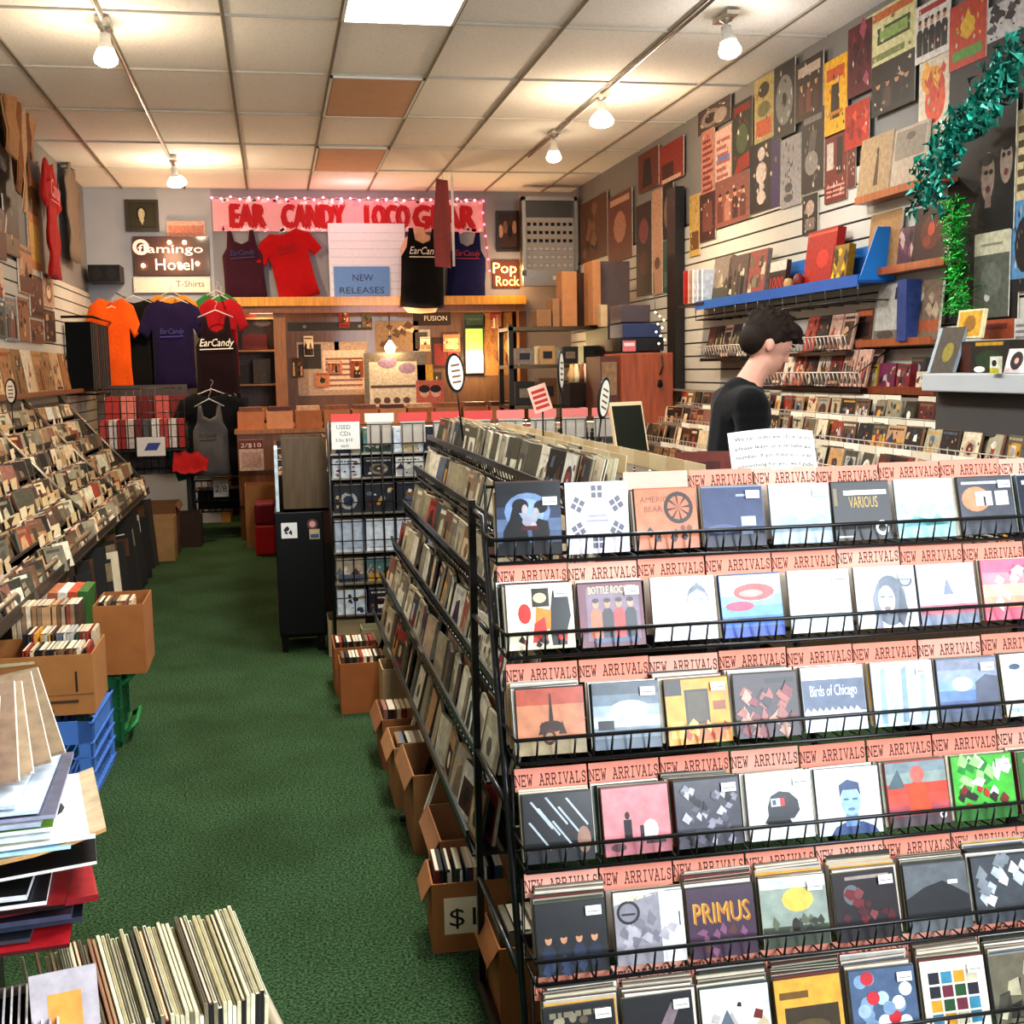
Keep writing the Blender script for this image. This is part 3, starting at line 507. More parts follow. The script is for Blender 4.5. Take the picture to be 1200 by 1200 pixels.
F[1, 7] = ('pink and orange painted cover', 'd87888', bands(['e0607c', 'f0a088', 'f4c8a0', 'f4909c', 'f06a8c'])+splash(rng, 10, ['e84870', 'f8d0a0', 'f6f0e4'], s=.14))
F[1, 8] = ('pink cover at the right edge', 'd87888', rart(rng, 'warm', 'e88a98'))
F[2, 0] = ('brown-orange cover with a dark tower emblem', '3a2a28', [('r', 0, 0, 1, 1, 'c48a6a'), ('r', 0, .75, 1, 1, 'b4604a'), ('r', 0, 0, 1, .25, 'a89878'), ('p', [(.46, .4), (.49, .92), (.51, .92), (.54, .4)], '3a2418'), ('e', .5, .42, .18, .09, '4a2c20'), ('e', .46, .26, .1, .12, '5a3828'), ('e', .46, .26, .06, .07, 'b08a68'), ('p', [(.3, .3), (.36, .5), (.42, .3)], '4a2c20'), ('p', [(.6, .3), (.66, .5), (.72, .3)], '4a2c20')])
F[2, 1] = ('shrink-wrapped grey storm cloud cover', '7a828c', bands(['6a7684', '8e9aa6', 'c0ccd6', 'a4b2be', '788692', '5c6670'])+[('e', .55, .6, .3, .14, 'dce6ec'), ('e', .35, .48, .2, .1, 'b8c6d0'), ('r', .06, .3, .3, .44, '1c2024')])
F[2, 2] = ('yellow cover of dark photo tiles', '8a6a2a', [('r', 0, 0, 1, 1, 'd8a024'), ('r', .3, .3, .68, .84, '3a3224'), ('r', .34, .34, .64, .8, '5a4a28'), ('r', 0, .76, .26, 1, '2a2620'), ('r', .74, .5, .94, .64, '9a5a24'), ('r', .05, .1, .26, .36, 'e8c060'), ('r', .4, .04, .9, .24, 'c8781c')]+splash(rng, 7, ['b84820', 'f0d080'], .05, .3, .1))
F[2, 3] = ('dark cover crowded with maroon spiky shapes', '3a2a2e', [('r', 0, 0, 1, 1, '4a3a40'), ('r', .5, .84, .96, .92, '141214')]+splash(rng, 34, ['6a2430', '8a3a40', 'c8a090', '2a1c20', 'a86a60'], .05, .75, .13))
F[2, 4] = ('slate blue cover with white script', 'e4e8ec', [('r', 0, 0, 1, 1, '66728a'), ('r', 0, 0, 1, .3, 'e0e4ea'), ('r', 0, .82, 1, 1, 'e8ecf0'), ('t', 'Birds of Chicago', .12, .56, .18, 'eef2f6', .76)]+[('p', [(i*.1, .3), (i*.1+.05, .38), (i*.1+.12, .3)], 'dce2ea') for i in range(9)])
F[2, 5] = ('ice blue streaky cover', 'd8e0e8', [('r', 0, 0, 1, 1, 'cfe0ea')]+[('p', [(x, .05), (x+.04, .9), (x+.12, .95), (x+.1, .05)], c) for x, c in ((.1, '9ab8cc'), (.3, 'b8d4dc'), (.45, '8aa4c0'), (.6, 'f0f4f6'), (.76, 'a8c0d4'))])
F[2, 6] = ('stormy blue cover with a dark cliff', '7a8498', bands(['5a6478', '5c6e98', '6a8ac4', '8aa8d8', '98a4bc', '8a90a4'])+[('p', [(.6, .2), (.62, .62), (.8, .74), (1, .7), (1, .2)], '5e6478'), ('e', .4, .6, .18, .12, 'bcd4f0')])
F[2, 7] = ('cream cover with soft yellow fields', 'e8e4d4', rart(rng, 'cool', 'eeeadc'))
F[2, 8] = ('grey cover half out of frame', '8a8a8a', rart(rng))
F[3, 0] = ('glossy black cover in creased shrink wrap', '3a383a', [('r', 0, 0, 1, 1, '15161c')]+[('p', [(x, y), (x+.3, y-.42), (x+.32, y-.4), (x+.03, y+.01)], 'b8c0c8') for x, y in ((.1, .9), (.2, .8), (.32, .95), (.06, .6), (.5, .8), (.62, .92), (.4, .6))]+[('e', .86, .3, .1, .2, 'a08070')])  # pale slanting streaks are glints of the creased wrap, drawn into the art
F[3, 1] = ('rose pink cover with a small standing guitarist', '8a5058', [('r', 0, 0, 1, 1, 'd89094'), ('r', 0, .0, 1, .2, 'b87880'), ('p', [(.3, .22), (.3, .52), (.42, .52), (.42, .22)], '241c24'), ('e', .36, .58, .04, .06, '3a2420', 8), ('e', .7, .34, .12, .16, 'e8dcdc'), ('r', .54, .18, .6, .42, '3a3038'), ('r', .62, .14, .92, .2, '4a3840'), ('e', .2, .12, .12, .06, '6a4850')])
F[3, 2] = ('grey cover of tangled twigs', '3a383c', [('r', 0, 0, 1, 1, '56545e')]+splash(rng, 40, ['2a282e', '9a98a4', '6e6c78', 'c0bec8'], .05, .95, .09))
F[3, 3] = ('white cover with a black baseball cap', 'e4e8e8', [('r', 0, 0, 1, 1, 'e6ebea'), ('p', [(.3, .3), (.3, .5), (.36, .66), (.5, .73), (.66, .7), (.78, .58), (.8, .42), (.7, .3)], '34383e'), ('p', [(.24, .26), (.3, .36), (.62, .34), (.66, .24), (.4, .2)], '2a2c32'), ('r', .36, .5, .5, .62, 'e8e4e4'), ('r', .5, .5, .57, .62, 'd04048'), ('r', .38, .52, .44, .6, '4a6080')])
F[3, 4] = ('white cover with a blue photographed head and shoulders', 'dfe4ea', [('r', 0, 0, 1, 1, 'e8edf2'), ('p', [(.18, 0), (.26, .12), (.46, .2), (.7, .18), (.88, .1), (.94, 0)], '4c6290'), ('p', [(.42, .12), (.44, .4), (.62, .4), (.64, .12)], '88a8d0'), ('e', .53, .5, .16, .22, 'a4c0e0', 18), ('p', [(.36, .56), (.36, .76), (.5, .84), (.68, .78), (.7, .56), (.64, .68), (.42, .68)], '465a80'), ('r', .42, .52, .5, .55, '5a7098'), ('r', .56, .52, .64, .55, '5a7098'), ('e', .53, .38, .06, .025, '6a86b0')])
F[3, 5] = ('red cover with a blurred figure', 'a84840', bands(['6a5a60', 'b86068', 'd86050', 'e05844', '9aa8a4', '8a9aa0'])+[('p', [(.34, .2), (.36, .6), (.5, .76), (.66, .6), (.7, .2)], 'e4603c'), ('e', .52, .8, .12, .14, 'd87a70'), ('e', .88, .14, .06, .06, 'e8e4e0'), ('e', .88, .14, .03, .03, '2a2420', 8), ('p', [(0, .6), (.2, .9), (.3, .6)], '607078')])
F[3, 6] = ('bright green and white floral cover', '6a8a4a', [('r', 0, 0, 1, 1, '58b848'), ('r', 0, 0, 1, .2, '3a7a30')]+splash(rng, 26, ['e8f4e4', '48c040', '28903a', 'a8e090'], .4, .95, .15)+splash(rng, 10, ['8a3028', 'c83838', '3a2820'], .2, .5, .1))
F[3, 7] = ('green cover half beyond the edge', '4a6a3a', rart(rng, 'mix', '4a7a40')); F[3, 8] = ('brown cover at the far right', '5a3a2e', rart(rng))
F[4, 0] = ('black cover with a dim blue group photo', '18181c', [('r', 0, 0, 1, 1, '14161c')]+people(['26304a', '1c2438', '2a3654', '202a44'], t=.42, n=4)+splash(rng, 6, ['3a4a6a'], .02, .2, .12))
F[4, 1] = ('grey textured cover with white side strip', '9a969a', [('r', 0, 0, 1, 1, '9c98a0'), ('r', .66, 0, 1, 1, 'e8e6e8'), ('r', .93, .5, .95, .7, '3a3a3e'), ('e', .2, .74, .17, .17, '2a2a30', 18), ('e', .2, .74, .13, .13, '8a8890', 16), ('r', .1, .7, .3, .73, '2a2a30')]+splash(rng, 14, ['b4b0b8', '86828c'], .1, .6, .12))
F[4, 2] = ('purple cover with yellow jagged lettering', '241e22', [('r', 0, 0, 1, 1, '4a2a48'), ('t', 'PRIMUS', .08, .5, .3, 'd8a838', .84), ('t', 'PRIMUS', .1, .48, .3, 'b07820', .84)]+splash(rng, 8, ['6a3a30', '8a5a78'], .08, .4, .1))
F[4, 3] = ('sage cover with a yellow cloud over dark trees', 'c8c4b4', [('r', 0, 0, 1, 1, '98a298'), ('r', 0, .85, 1, 1, 'c8ccc4'), ('e', .56, .68, .24, .18, 'd8c060', 14), ('r', 0, 0, 1, .3, '4a5240')]+splash(rng, 12, ['3a4236', '6a725c'], .2, .36, .1)+[('e', .5, .3, .06, .12, '2a221c')])
F[4, 4] = ('black cover with dark red skull shapes', '3a2624', [('r', 0, 0, 1, 1, '2c2226'), ('e', .28, .68, .13, .15, '6a7478', 14), ('r', .2, .9, .9, .95, 'a89a94')]+splash(rng, 14, ['7a2630', '5a1c28', '8a4a4c'], .3, .7, .11))
F[4, 5] = ('grey cover with a dark reclining shape', '4a4a4e', [('r', 0, 0, 1, 1, '6c7074'), ('p', [(0, .5), (.3, .66), (.6, .74), (1, .5), (1, .2), (0, .2)], '26282e'), ('r', .68, .68, .84, .74, 'd8dcdc')])
F[4, 6] = ('black cover with a white winged drawing', '2a2a2c', [('r', 0, 0, 1, 1, '50545a')]+splash(rng, 16, ['e8ecee', 'b8bec4', '8a9096'], .3, .95, .14))
F[4, 7] = ('dark cover at the right edge', '26262a', rart(rng, 'dull')); F[4, 8] = ('brown cover at the far right', '5a4a3a', rart(rng, 'dull'))
F[5, 0] = ('black cover with a small white sticker', '2a2a2c', rart(rng, 'dull', '1a1a1e')); F[5, 1] = ('black cover with a white streak', '202024', [('r', 0, 0, 1, 1, '1c1a20'), ('p', [(.4, .4), (.7, .9), (.8, .8), (.55, .3)], '8a7a80')])
F[5, 2] = ('black, white and green striped cover', '3a4a3c', rart(rng, 'mix', 'd8dcd8')); F[5, 3] = ('yellow cover with a dark photo panel', 'c8a040', [('r', 0, 0, 1, 1, 'dcaa48'), ('r', .12, .1, .94, .62, '4a3c24'), ('e', .5, .3, .3, .14, '6a5834'), ('r', .06, .74, .5, .84, '7a5a20')])
F[5, 4] = ('blue-grey cover of shiny white blobs', '3a4658', [('r', 0, 0, 1, 1, '5a6e8a')]+[('e', rng.uniform(.15, .85), rng.uniform(.1, .9), .1, .1, rng.choice(['e8f0f6', 'a8bcd0', 'c83a48', 'b8d0e4', '8aa4c0']), 12) for _ in range(22)])
F[5, 5] = ('white cover of colourful picture tiles', 'e8e0d0', [('r', 0, 0, 1, 1, 'ece6da')]+[('r', .1+.2*i, .08+.2*j, .27+.2*i, .25+.2*j, rng.choice(['b83028', '2a5a34', '2c2a38', 'd8a030', '4a90a8', '7a3044', 'c8c0a8'])) for i in range(4) for j in range(4)])
F[5, 6] = ('grey cover with white photo corner', '8a8c8a', rart(rng, 'dull')); F[5, 7] = ('dark grey cover', '3a3c40', rart(rng, 'dull')); F[5, 8] = ('tan cover', '8a7a5a', rart(rng, 'dull'))
for c in range(NC): h = rng.choice(PAL['mix']); F[6, c] = (f'{cname(h)} cover', '3a3838', rart(rng, 'mix', h))
COUNT = [[2, 1, 2, 2, 1, 1, 1, 2, 2], [4, 2, 1, 2, 1, 1, 1, 2, 2], [5, 2, 5, 5, 3, 2, 2, 2, 2], [3, 3, 6, 2, 2, 2, 2, 3, 3], [6, 2, 6, 6, 7, 4, 7, 5, 4], [7, 6, 7, 8, 5, 8, 7, 6, 5], [4, 4, 4, 4, 4, 4, 4, 3, 3]]
CW, CH, CT = .145, .138, .0095
def case_mesh(edge, prims=None, w=CW, h=CH, t=CT, mt='glossprint', back=True):
    b = B(); b.bb((-w/2, 0, -t), (w/2, h, 0), edge, 'plastic'); b.bb((-w/2-.0006, .004, -t*.72), (w/2+.0006, h+.0006, -t*.3), random.choice(PAL['dull']), 'card')
    if prims: b.art(w-.003, h-.003, prims, .0004, mt)
    return b.data('cd_case')
def cd(me, M, label, group, cat='CD'):
    o = bpy.data.objects.new('cd_case', me); scn.collection.objects.link(o); o.matrix_world = M; tag(o, label, cat, group); return o
random.seed(5); ED = ['e4dccc', 'cfc4ae', '3a3634', 'b8b0a4', '8a7a6c', 'ece8e0', '5a4a44', 'd8c8b8', '2a2828', 'a09484']
BEH = [(h, case_mesh(h, rart(rng, 'mix'))) for h in ED]
bst = B(); bst.bb((-.016, 0, 0), (.016, .018, .0008), 'f4f4f0', 'paper'); bst.bb((-.013, .006, .0008), (.013, .008, .001), '8a8a88', 'paper'); STK = bst.data('price_sticker')
GR = 'CDs in the near new arrivals rack'
for k in range(7):
    for c in range(NC):
        desc, edge, prims = F[k, c]; n = COUNT[k][c]; x = X0+PIT_*(c+.5); fz = LZ[k]-.162; fy = LY[k]-.105
        big = (k, c) in ((0, 0), (0, 1)); deep = k >= 4
        lean0 = .26 if not big else .12
        for i in range(n):
            f = i/max(n-1, 1); y = fy+.012+(.012 if big else 0)+(.078 if n > 4 else .014*(n-1))*f if n > 1 else fy+.014
            lean = lean0+(.05-.1*f if deep else .02*rng.random()); yaw = rng.uniform(-.04, .04); dz = rng.uniform(0, .004)
            M = CM((x+rng.uniform(-.004, .004)+(.003*i if deep else -.003*i), y, fz+.006+dz+(.002*i if deep else 0)), FRONT, lean, yaw)
            if i == 0:
                s = 1.17 if (k, c) == (0, 0) else (1.14 if (k, c) == (0, 1) else 1)
                me = case_mesh(edge, None, CW*(1 if big else 1)*.99, CH*s)
                o = cd(me, M, f'CD with {desc}', GR)
                o['label'] = (f'CD, {desc}, {ORD[k]} row of near rack' if k < 6 else f'front CD with {desc}, {ORD[c]} pocket, lowest row of near rack')
                if len(o['label'].split()) > 16: o['label'] = f'CD, {desc}, near rack'
                a = B(); a.art(CW*.98, CH*s-.003, prims, .0004, 'glossprint'); part(a, 'cover', o)
                if (k*5+c*3) % 4 < 2 and k < 6:
                    q = bpy.data.objects.new('price_sticker', STK); scn.collection.objects.link(q); q.parent = o; q.location = (CW*.32, CH*.78, .006)
            else:
                h, me = rng.choice(BEH)
                cd(me, M, f'CD with {cname(h)} edges, {ORD[i]} behind front, {ORD[c]} pocket, {ORD[k]} row, near rack', GR)
# plain price cards and a typed notice on the rack top
o = B(); o.bb((-.155, 0, -.001), (.155, .085, 0), 'f6f4f0', 'paper')
o = B(); w, h = .215, .10; n = 10
for i in range(n):
    a0, a1 = i/n, (i+1)/n; f = lambda a: (.03*math.sin(a*math.pi), )
    o.face([((a0-.5)*w, 0, f(a0)[0]), ((a1-.5)*w, 0, f(a1)[0]), ((a1-.5)*w, h, f(a1)[0]), ((a0-.5)*w, h, f(a0)[0])], 'f4f2ee', 'paper')
for j, s_ in enumerate(['something for you, we\'d gladly', 'number. If you\'d like us to order', 'please leave us your name and', 'We can order any CD or record']):
    P, tw = text_polys(s_); sx = .19/tw
    for q in P: o.face([((u*sx-.095), .010+.022*j+v*.014, .03*math.sin(((u*sx-.095)/w+.5)*math.pi)+.0016) for u, v in q], '3a3638', 'paper')
o.build('notice', label='white curved typed notice standing on top of the near rack', cat='notice', mw=CM((1.155, 2.665, 1.275), FRONT, .35, .0))
# ---------------------------------------------------------------- the rest of the island
rng = random.Random(21)
SX = [.73, .665, .60, .54, .48, .44, .40]; SZ = [1.222, 1.075, .91, .735, .57, .385, .20]   # front rail of each tier, aisle side
SY0, SY1 = 2.87, 5.80
sr = thing('cd_rack', (.7, 4.3, 0), 'long black wire CD rack facing the green carpet aisle', 'rack')
for y in (3.95, 5.02, SY1):
    b = B(); rel(b, sr)
    b.tube([(.95, y, 0), (.95, y, 1.25)], .012, BK, 'wire', 6); b.tube([(.86, y, 1.25), (.40, y, .02)], .012, BK, 'wire', 6); b.tube([(.36, y, .02), (.98, y, .02)], .014, BK, 'wire', 6)
    for z in (.2, .57, .91): b.tube([(.95, y, z+.0), (.46+.3*(z-.1), y, z+.0)], .006, BK, 'wire', 4)
    part(b, 'end_frame', sr)
for k in range(6):
    x, z = SX[k], SZ[k]; b = B(); rel(b, sr)
    z -= .058; b.bb((x-.014, SY0, z+.036), (x-.006, SY1, z+.058), BK, 'wire'); b.tube([(x, SY0, z), (x, SY1, z)], .004, BK, 'wire', 4)
    b.bb((x, SY0, z-.012), (x+.11, SY1, z-.006), '2a2826', 'wire'); b.bb((x+.108, SY0, z), (x+.113, SY1, z+.05), BK, 'wire')
    n = int((SY1-SY0)/.053)
    for i in range(n+1): y = SY0+(SY1-SY0)*i/n; b.tube([(x, y, z), (x-.012, y, z+.05)], .0022, BK, 'wire', 4)
    part(b, 'wire_tier', sr)
# island: its right side rack and inner bins
ir = thing('cd_rack', (1.15, 4.2, 0), 'black rack along the far side of the island, cream cards on top', 'rack')
b = B(); rel(b, ir); b.bb((.90, 2.95, 1.06), (1.09, 5.9, 1.074), '2a2622', 'wire'); b.bb((.895, 2.95, 1.06), (.9, 5.9, 1.12), BK, 'wire'); b.bb((1.12, 2.95, 1.02), (1.3, 5.9, 1.035), '2a2622', 'wire'); b.bb((1.3, 2.95, 1.02), (1.31, 5.9, 1.08), BK, 'wire'); b.bb((1.09, 2.95, .0), (1.115, 5.9, 1.12), '4a4038', 'wood')
part(b, 'bin', ir)
for y in (2.97, 4.4, 5.88): b = B(); rel(b, ir); b.tube([(1.1, y, 0), (1.1, y, 1.22)], .012, BK, 'wire', 6); b.tube([(.8, y, .02), (1.5, y, .02)], .012, BK, 'wire', 6); b.tube([(1.3, y, 1.05), (1.5, y, .02)], .01, BK, 'wire', 6); part(b, 'end_frame', ir)
def rect_cd(B_, M, w, h, t, edge, prims, m='print'):
    X = B_.X; B_.X = X @ M; B_.bb((-w/2, 0, -t), (w/2, h, 0), edge, m)
    if prims: B_.art(w*.97, h*.985, prims, .0005, m)
    B_.X = X
def simple_art(rng, pal):
    P = PAL[pal]; q = lambda: rng.choice(P); o = [('r', 0, 0, 1, 1, q())]; k = rng.randrange(4)
    if k == 0: o += [('r', .1, .1, .9, .7, q()), ('e', .5, .4, .2, .2, q(), 6)]
    elif k == 1: o += [('p', [(.2, .05), (.3, .6), (.6, .7), (.8, .05)], q()), ('r', .1, .8, .8, .92, q())]
    elif k == 2: o += [('r', 0, .5, 1, 1, q()), ('r', .2, .2, .5, .7, q()), ('r', .1, .84, .7, .92, q())]
    return o
# side rack CDs: the near ones are single objects, the far ones one mass of stuff
far = B(); nfar = 0; nsolo = 0
pit = .158; npk = int((SY1-SY0)/pit)
SM = [(h, case_mesh(h, rart(rng, rng.choice(['side', 'tan', 'mix'])), mt='print')) for h in ('c8bea2', '9c9480', '7a7262', 'dcd4bc', '6a6454', 'e8e2d2', '8a7a60', 'b0a084')]
for k in range(6):
    for c in range(npk):
        y = SY0+pit*(c+.5)
        if rng.random() < .06 and k > 1: continue
        n = rng.choice([2, 3, 4, 5]); solo = c < 4
        for i in range(n):
            x = SX[k]+.012+.085*(i/max(n-1, 1))*(n/5)
            M = CM((x, y+rng.uniform(-.006, .006), SZ[k]-.052), TO_LEFT, .22-.05*i/n+rng.uniform(-.03, .05), rng.uniform(-.12, .12))
            if solo and nsolo < 44 and i < 3:
                h, me = rng.choice(SM); nsolo += 1
                cd(me, M, f'{cname(h)}-edged CD, {ORD[i]} from front, {ORD[c]} pocket from near post, {ORD[k]} tier of aisle rack', 'CDs at the near end of the aisle rack')
            else: rect_cd(far, M, CW, CH, CT, rng.choice(PAL['side']), simple_art(rng, rng.choice(['side', 'side', 'tan', 'mix']))); nfar += 1
# inner bins
for c in range(18):
    y = 3.02+pit*c
    for i in range(rng.choice([3, 4, 5])): rect_cd(far, CM((.915+.034*i, y+.07, 1.09 if y > 3.9 else 1.075), TO_LEFT, rng.uniform(.05, .3), rng.uniform(-.1, .1)), CW, CH, CT, rng.choice(PAL['side']), simple_art(rng, 'side'))
for c in range(18):
    for i in range(3): rect_cd(far, CM((1.29-.04*i, 3.09+pit*c, 1.037), TO_RIGHT, .15, 0), CW, CH, CT, rng.choice(PAL['warm']), simple_art(rng, 'warm'))
# low floor-tier spill and standing packs behind the end panel
far.build('cd_case', label='dense rows of older CDs filling the wire tiers of the aisle rack and island bins', cat='CDs', kind='stuff')
CC = [card_mesh(False, 'e8d4b0'), card_mesh(False, 'dcc49c')]
for c in range(18): card(CC[c % 2], (1.085, 3.03+pit*c, 1.228), 0, 0, f'cream divider card, {ORD[c]} from the near end, far side of island', 'cream divider cards on the island', TO_LEFT)
for c in range(18): card(CC[(c+1) % 2], (.855, 2.98+pit*c, 1.262), .1, 0, f'pale card on top tier of aisle rack, {ORD[c]} from the near post', 'pale divider cards of the aisle rack', TO_LEFT)
b = B(); b.bb((-.025, 0, -.001), (.025, .05, 0), 'efe9da', 'paper'); b.face([(-.015, .02, .0005), (.015, .02, .0005), (.015, .03, .0005), (-.015, .03, .0005)], '8a8070', 'paper'); TAB = b.data('index_tab')
it = 0
for k in range(1, 5):
    for c in (1, 4, 8, 11):
        o = bpy.data.objects.new('index_tab', TAB); scn.collection.objects.link(o); o.matrix_world = CM((SX[k]+.08, SY0+pit*(c+.5)+.02*k, SZ[k]+.055), TO_LEFT, .15, rng.uniform(-.2, .2))
        tag(o, f'small cream index tab sticking up from {ORD[c]} pocket, {ORD[k]} tier, aisle rack', 'index tab', 'index tabs on the aisle rack')
# oval signs on stalks and a red price sign above the island
def oval(x, y, z, hd, label, cw='efe8d8', lean=.2):
    t = thing('oval_sign', (x, y, z), label, 'sign', 'oval signs on stalks above the island'); M = Matrix.Rotation(hd, 4, 'Z') @ Matrix.Rotation(lean, 4, 'Y')
    b = B(); b.X = M @ CM((0, 0, 0)); b.prism([(a*.045, .21+q*.078) for a, q in CIRC[20]], -.006, .0, '2a2420', 'plastic'); part(b, 'backing', t)
    b = B(); b.X = M @ CM((0, 0, 0)); b.face([(a*.036, .21+q*.067, .001) for a, q in CIRC[20]], cw, 'paper')
    for j in range(4): b.face([(-.02, .17+.022*j, .0015), (.022, .17+.022*j, .0015), (.022, .178+.022*j, .0015), (-.02, .178+.022*j, .0015)], '8a6a4a', 'paper')
    part(b, 'face', t); b = B(); b.X = M @ CM((0, 0, 0)); b.tube([(0, -.06, -.003), (0, .14, -.003)], .004, '3a3430', 'metal', 5); part(b, 'stalk', t)
oval(.72, 4.7, 1.31, .5, 'black-rimmed oval sign on stalk, leftmost above the aisle rack', lean=-.12)
oval(1.10, 4.6, 1.31, 1.1, 'narrow oval sign beside the tilted red price card', lean=.03)
oval(1.12, 4.15, 1.22, .85, 'oval sign leaning over the cream cards, nearest of the ovals', lean=.32)
b = B(); q_ = px(636, 480, 'Y', 4.76); b.tube([q_, (q_.x, q_.y, 1.1)], .004, '3a3430', 'metal', 5); b.build('sign_stalk', label='thin dark stalk under the tilted pink and red price card', cat='stalk')
sheet('sign', 627, 450, 648, 482, 4.75, [('r', 0, 0, 1, 1, 'e0b8a4')]+[('r', .12, .12+.2*i, .88, .24+.2*i, 'b83a34') for i in range(4)], 'tilted pink and red price card above the island bins', 'sign', .004, tilt=.3)
# frame of the rack facing the camera's back: record bins with pink cards (far end of island)
er = thing('grid_rack', (.85, 6.5, 0), 'black wire grid panel rack at the far end of the island', 'rack')
P0, P1 = .27, 1.95
b = B(); rel(b, er)
for i in range(31): x = P0+(P1-P0)*i/30; b.tube([(x, 6.42, .22), (x, 6.42, 1.25)], .003 if i % 5 else .005, BK, 'wire', 4)
for i in range(11): z = .22+.103*i; b.tube([(P0, 6.424, z), (P1, 6.424, z)], .003, BK, 'wire', 4)
for x in (P0, P1): b.tube([(x, 6.42, 0), (x, 6.42, 1.27)], .01, BK, 'wire', 6)
part(b, 'grid', er)
b = B(); rel(b, er)
for z in (.23, .40, .57, .78, .97, 1.10): b.bb((P0, 6.44, z-.01), (P1, 6.62, z), 'c8beb0', 'metal')
b.bb((P0, 6.62, .2), (P1, 6.635, 1.2), '3a3430', 'wood'); part(b, 'shelf', er)
bk = [('d8dde4', 'white'), ('5a6a8a', 'blue'), ('b8a894', 'tan'), ('2a2838', 'black'), ('a83c34', 'red'), ('6a8a86', 'teal'), ('e8e4dc', 'ivory'), ('c8a078', 'brown')]
for zi, (z, hh) in enumerate(((.23, .13), (.40, .13), (.57, .17), (.78, .15), (.97, .1), (1.10, .13))):
    x = P0+.02
    for j in range(9):
        w = .15+.01*rng.random(); c, nm = bk[(j*3+zi*2) % 8]
        if zi == 2: c, nm = ('e4e8ee', 'white') if j % 3 else ('c8d0dc', 'pale blue')
        if zi == 3: c, nm = ('3a3a40', 'dark') 
        if x+w > P1: break
        q = B(); q.bb((-w/2, 0, -.14), (w/2, hh, 0), c, 'print'); q.bb((-w/2+.006, hh-.001, -.13), (w/2-.006, hh+.0005, -.006), 'd8d0c0', 'paper'); q.art(w*.97, hh*.96, rart(rng, 'mix', c) if zi != 2 else [('r', 0, 0, 1, 1, c), ('r', .1, .1, .9, .14, 'a8a8a8')], .0005)
        q.build('box_set', label=f'{nm} boxed set behind the wire grid, {ORD[j]} from left, {ORD[5-zi]} shelf down', cat='box set', group='boxed sets behind the wire grid', mw=CM((x+w/2, 6.45, z), FRONT)); x += w+.012
RC = [card_mesh(False, 'e0625c'), card_mesh(False, 'ec9088'), card_mesh(False, 'efe8dc')]
for j in range(9):
    card(RC[2 if j == 1 else (1 if j > 4 else 0)], (P0+.095+.178*j, 6.44, 1.262), 0, 0, f'{"white" if j == 1 else "red"} card over the wire grid panel, {ORD[j]} from the left', 'cards over the wire grid panel')
X, z, w, h = on_back(389, 494, 421, 527, 6.40); b = B(); b.bb((-w/2, 0, -.002), (w/2, h, 0), 'f0ece4', 'paper'); b.art(w, h, [('t', 'USED', .18, .74, .16, '4a4644'), ('t', 'CDs', .3, .5, .16, '4a4644'), ('t', '3 for $10', .14, .28, .12, '4a4644'), ('t', 'each', .32, .08, .12, '4a4644')], 0, 'paper')
b.build('notice', label='white handwritten notice clipped to the wire grid panel', cat='notice', mw=CM((X+w/2, 6.40, z)))
# black cabinet with a wooden record crate on top
t = thing('cabinet', (.105, 6.75, 0), 'narrow black cabinet on short legs with stickers, at the aisle', 'cabinet')
b = B(); b.bb((-.13, -.15, .10), (.13, .20, .78), '0e0d0f', 'plastic'); o = part(b, 'body', t); smooth_bevel(o, .006)
for sx in (-1, 1):
    for sy_ in (-1, 1): b = B(); b.box((sx*.10, sy_*.13+.02, .05), (.04, .04, .10), '0c0b0c', 'plastic', taper=.8); part(b, 'leg', t)
for (u, v, s, pr) in ((-.055, .68, .085, [('r', 0, 0, 1, 1, 'ece8e4')]+splash(rng, 7, ['1a1a1c', '3a3a3e'], .3, .7, .18)), (.07, .71, .06, [('e', .5, .5, .5, .5, '7a4a4c', 8), ('e', .5, .5, .3, .3, 'd8a8a0', 8)]), (.08, .655, .055, [('r', 0, 0, 1, 1, 'c8b48c'), ('r', .1, .1, .9, .5, '4a6a8a')])):
    b = B(); b.X = CM((u, -.151, v-s/2)); b.art(s, s, pr, 0, 'paper'); part(b, 'sticker', t)
t = thing('record_crate', (.135, 6.75, .782), 'tall brown wooden record crate standing on the black cabinet', 'crate')
b = B(); b.bb((-.11, -.15, 0), (.13, -.13, .40), '6a5436', 'wood'); b.bb((-.11, .18, 0), (.13, .2, .40), '6a5436', 'wood'); b.bb((-.11, -.13, 0), (-.095, .18, .2), '6a5436', 'wood'); b.bb((.115, -.13, 0), (.13, .18, .4), '6a5436', 'wood'); b.bb((-.11, -.15, 0), (.13, .2, .015), '6a5436', 'wood'); part(b, 'box', t)
b = B(); b.bb((-.13, -.14, 0), (-.112, .19, .34), 'd4e0e4', 'print'); b.X = CM((-.131, .02, 0), TO_LEFT); b.art(.3, .34, [('r', 0, 0, 1, 1, 'dce4e4'), ('e', .5, .3, .3, .3, '4aa0b0'), ('e', .5, .3, .2, .2, 'dce4e4')], 0); b.build('record', label='white and teal record standing at the aisle side of the wooden crate', cat='record', mw=Matrix.Translation((.115, 6.76, .783)))
for j in range(9):
    c = rng.choice(PAL['warm']); b = B(); b.bb((-.10, 0, -.004), (.10, .33, 0), c, 'print'); b.art(.19, .32, simple_art(rng, 'warm'), .0004); b.build('record', label=f'record in the tall wooden crate, {ORD[j]} from the front, {cname(c)} edge', cat='record', group='records in the wooden crate', mw=CM((.148, 6.64+.032*j, .80), FRONT, .12))
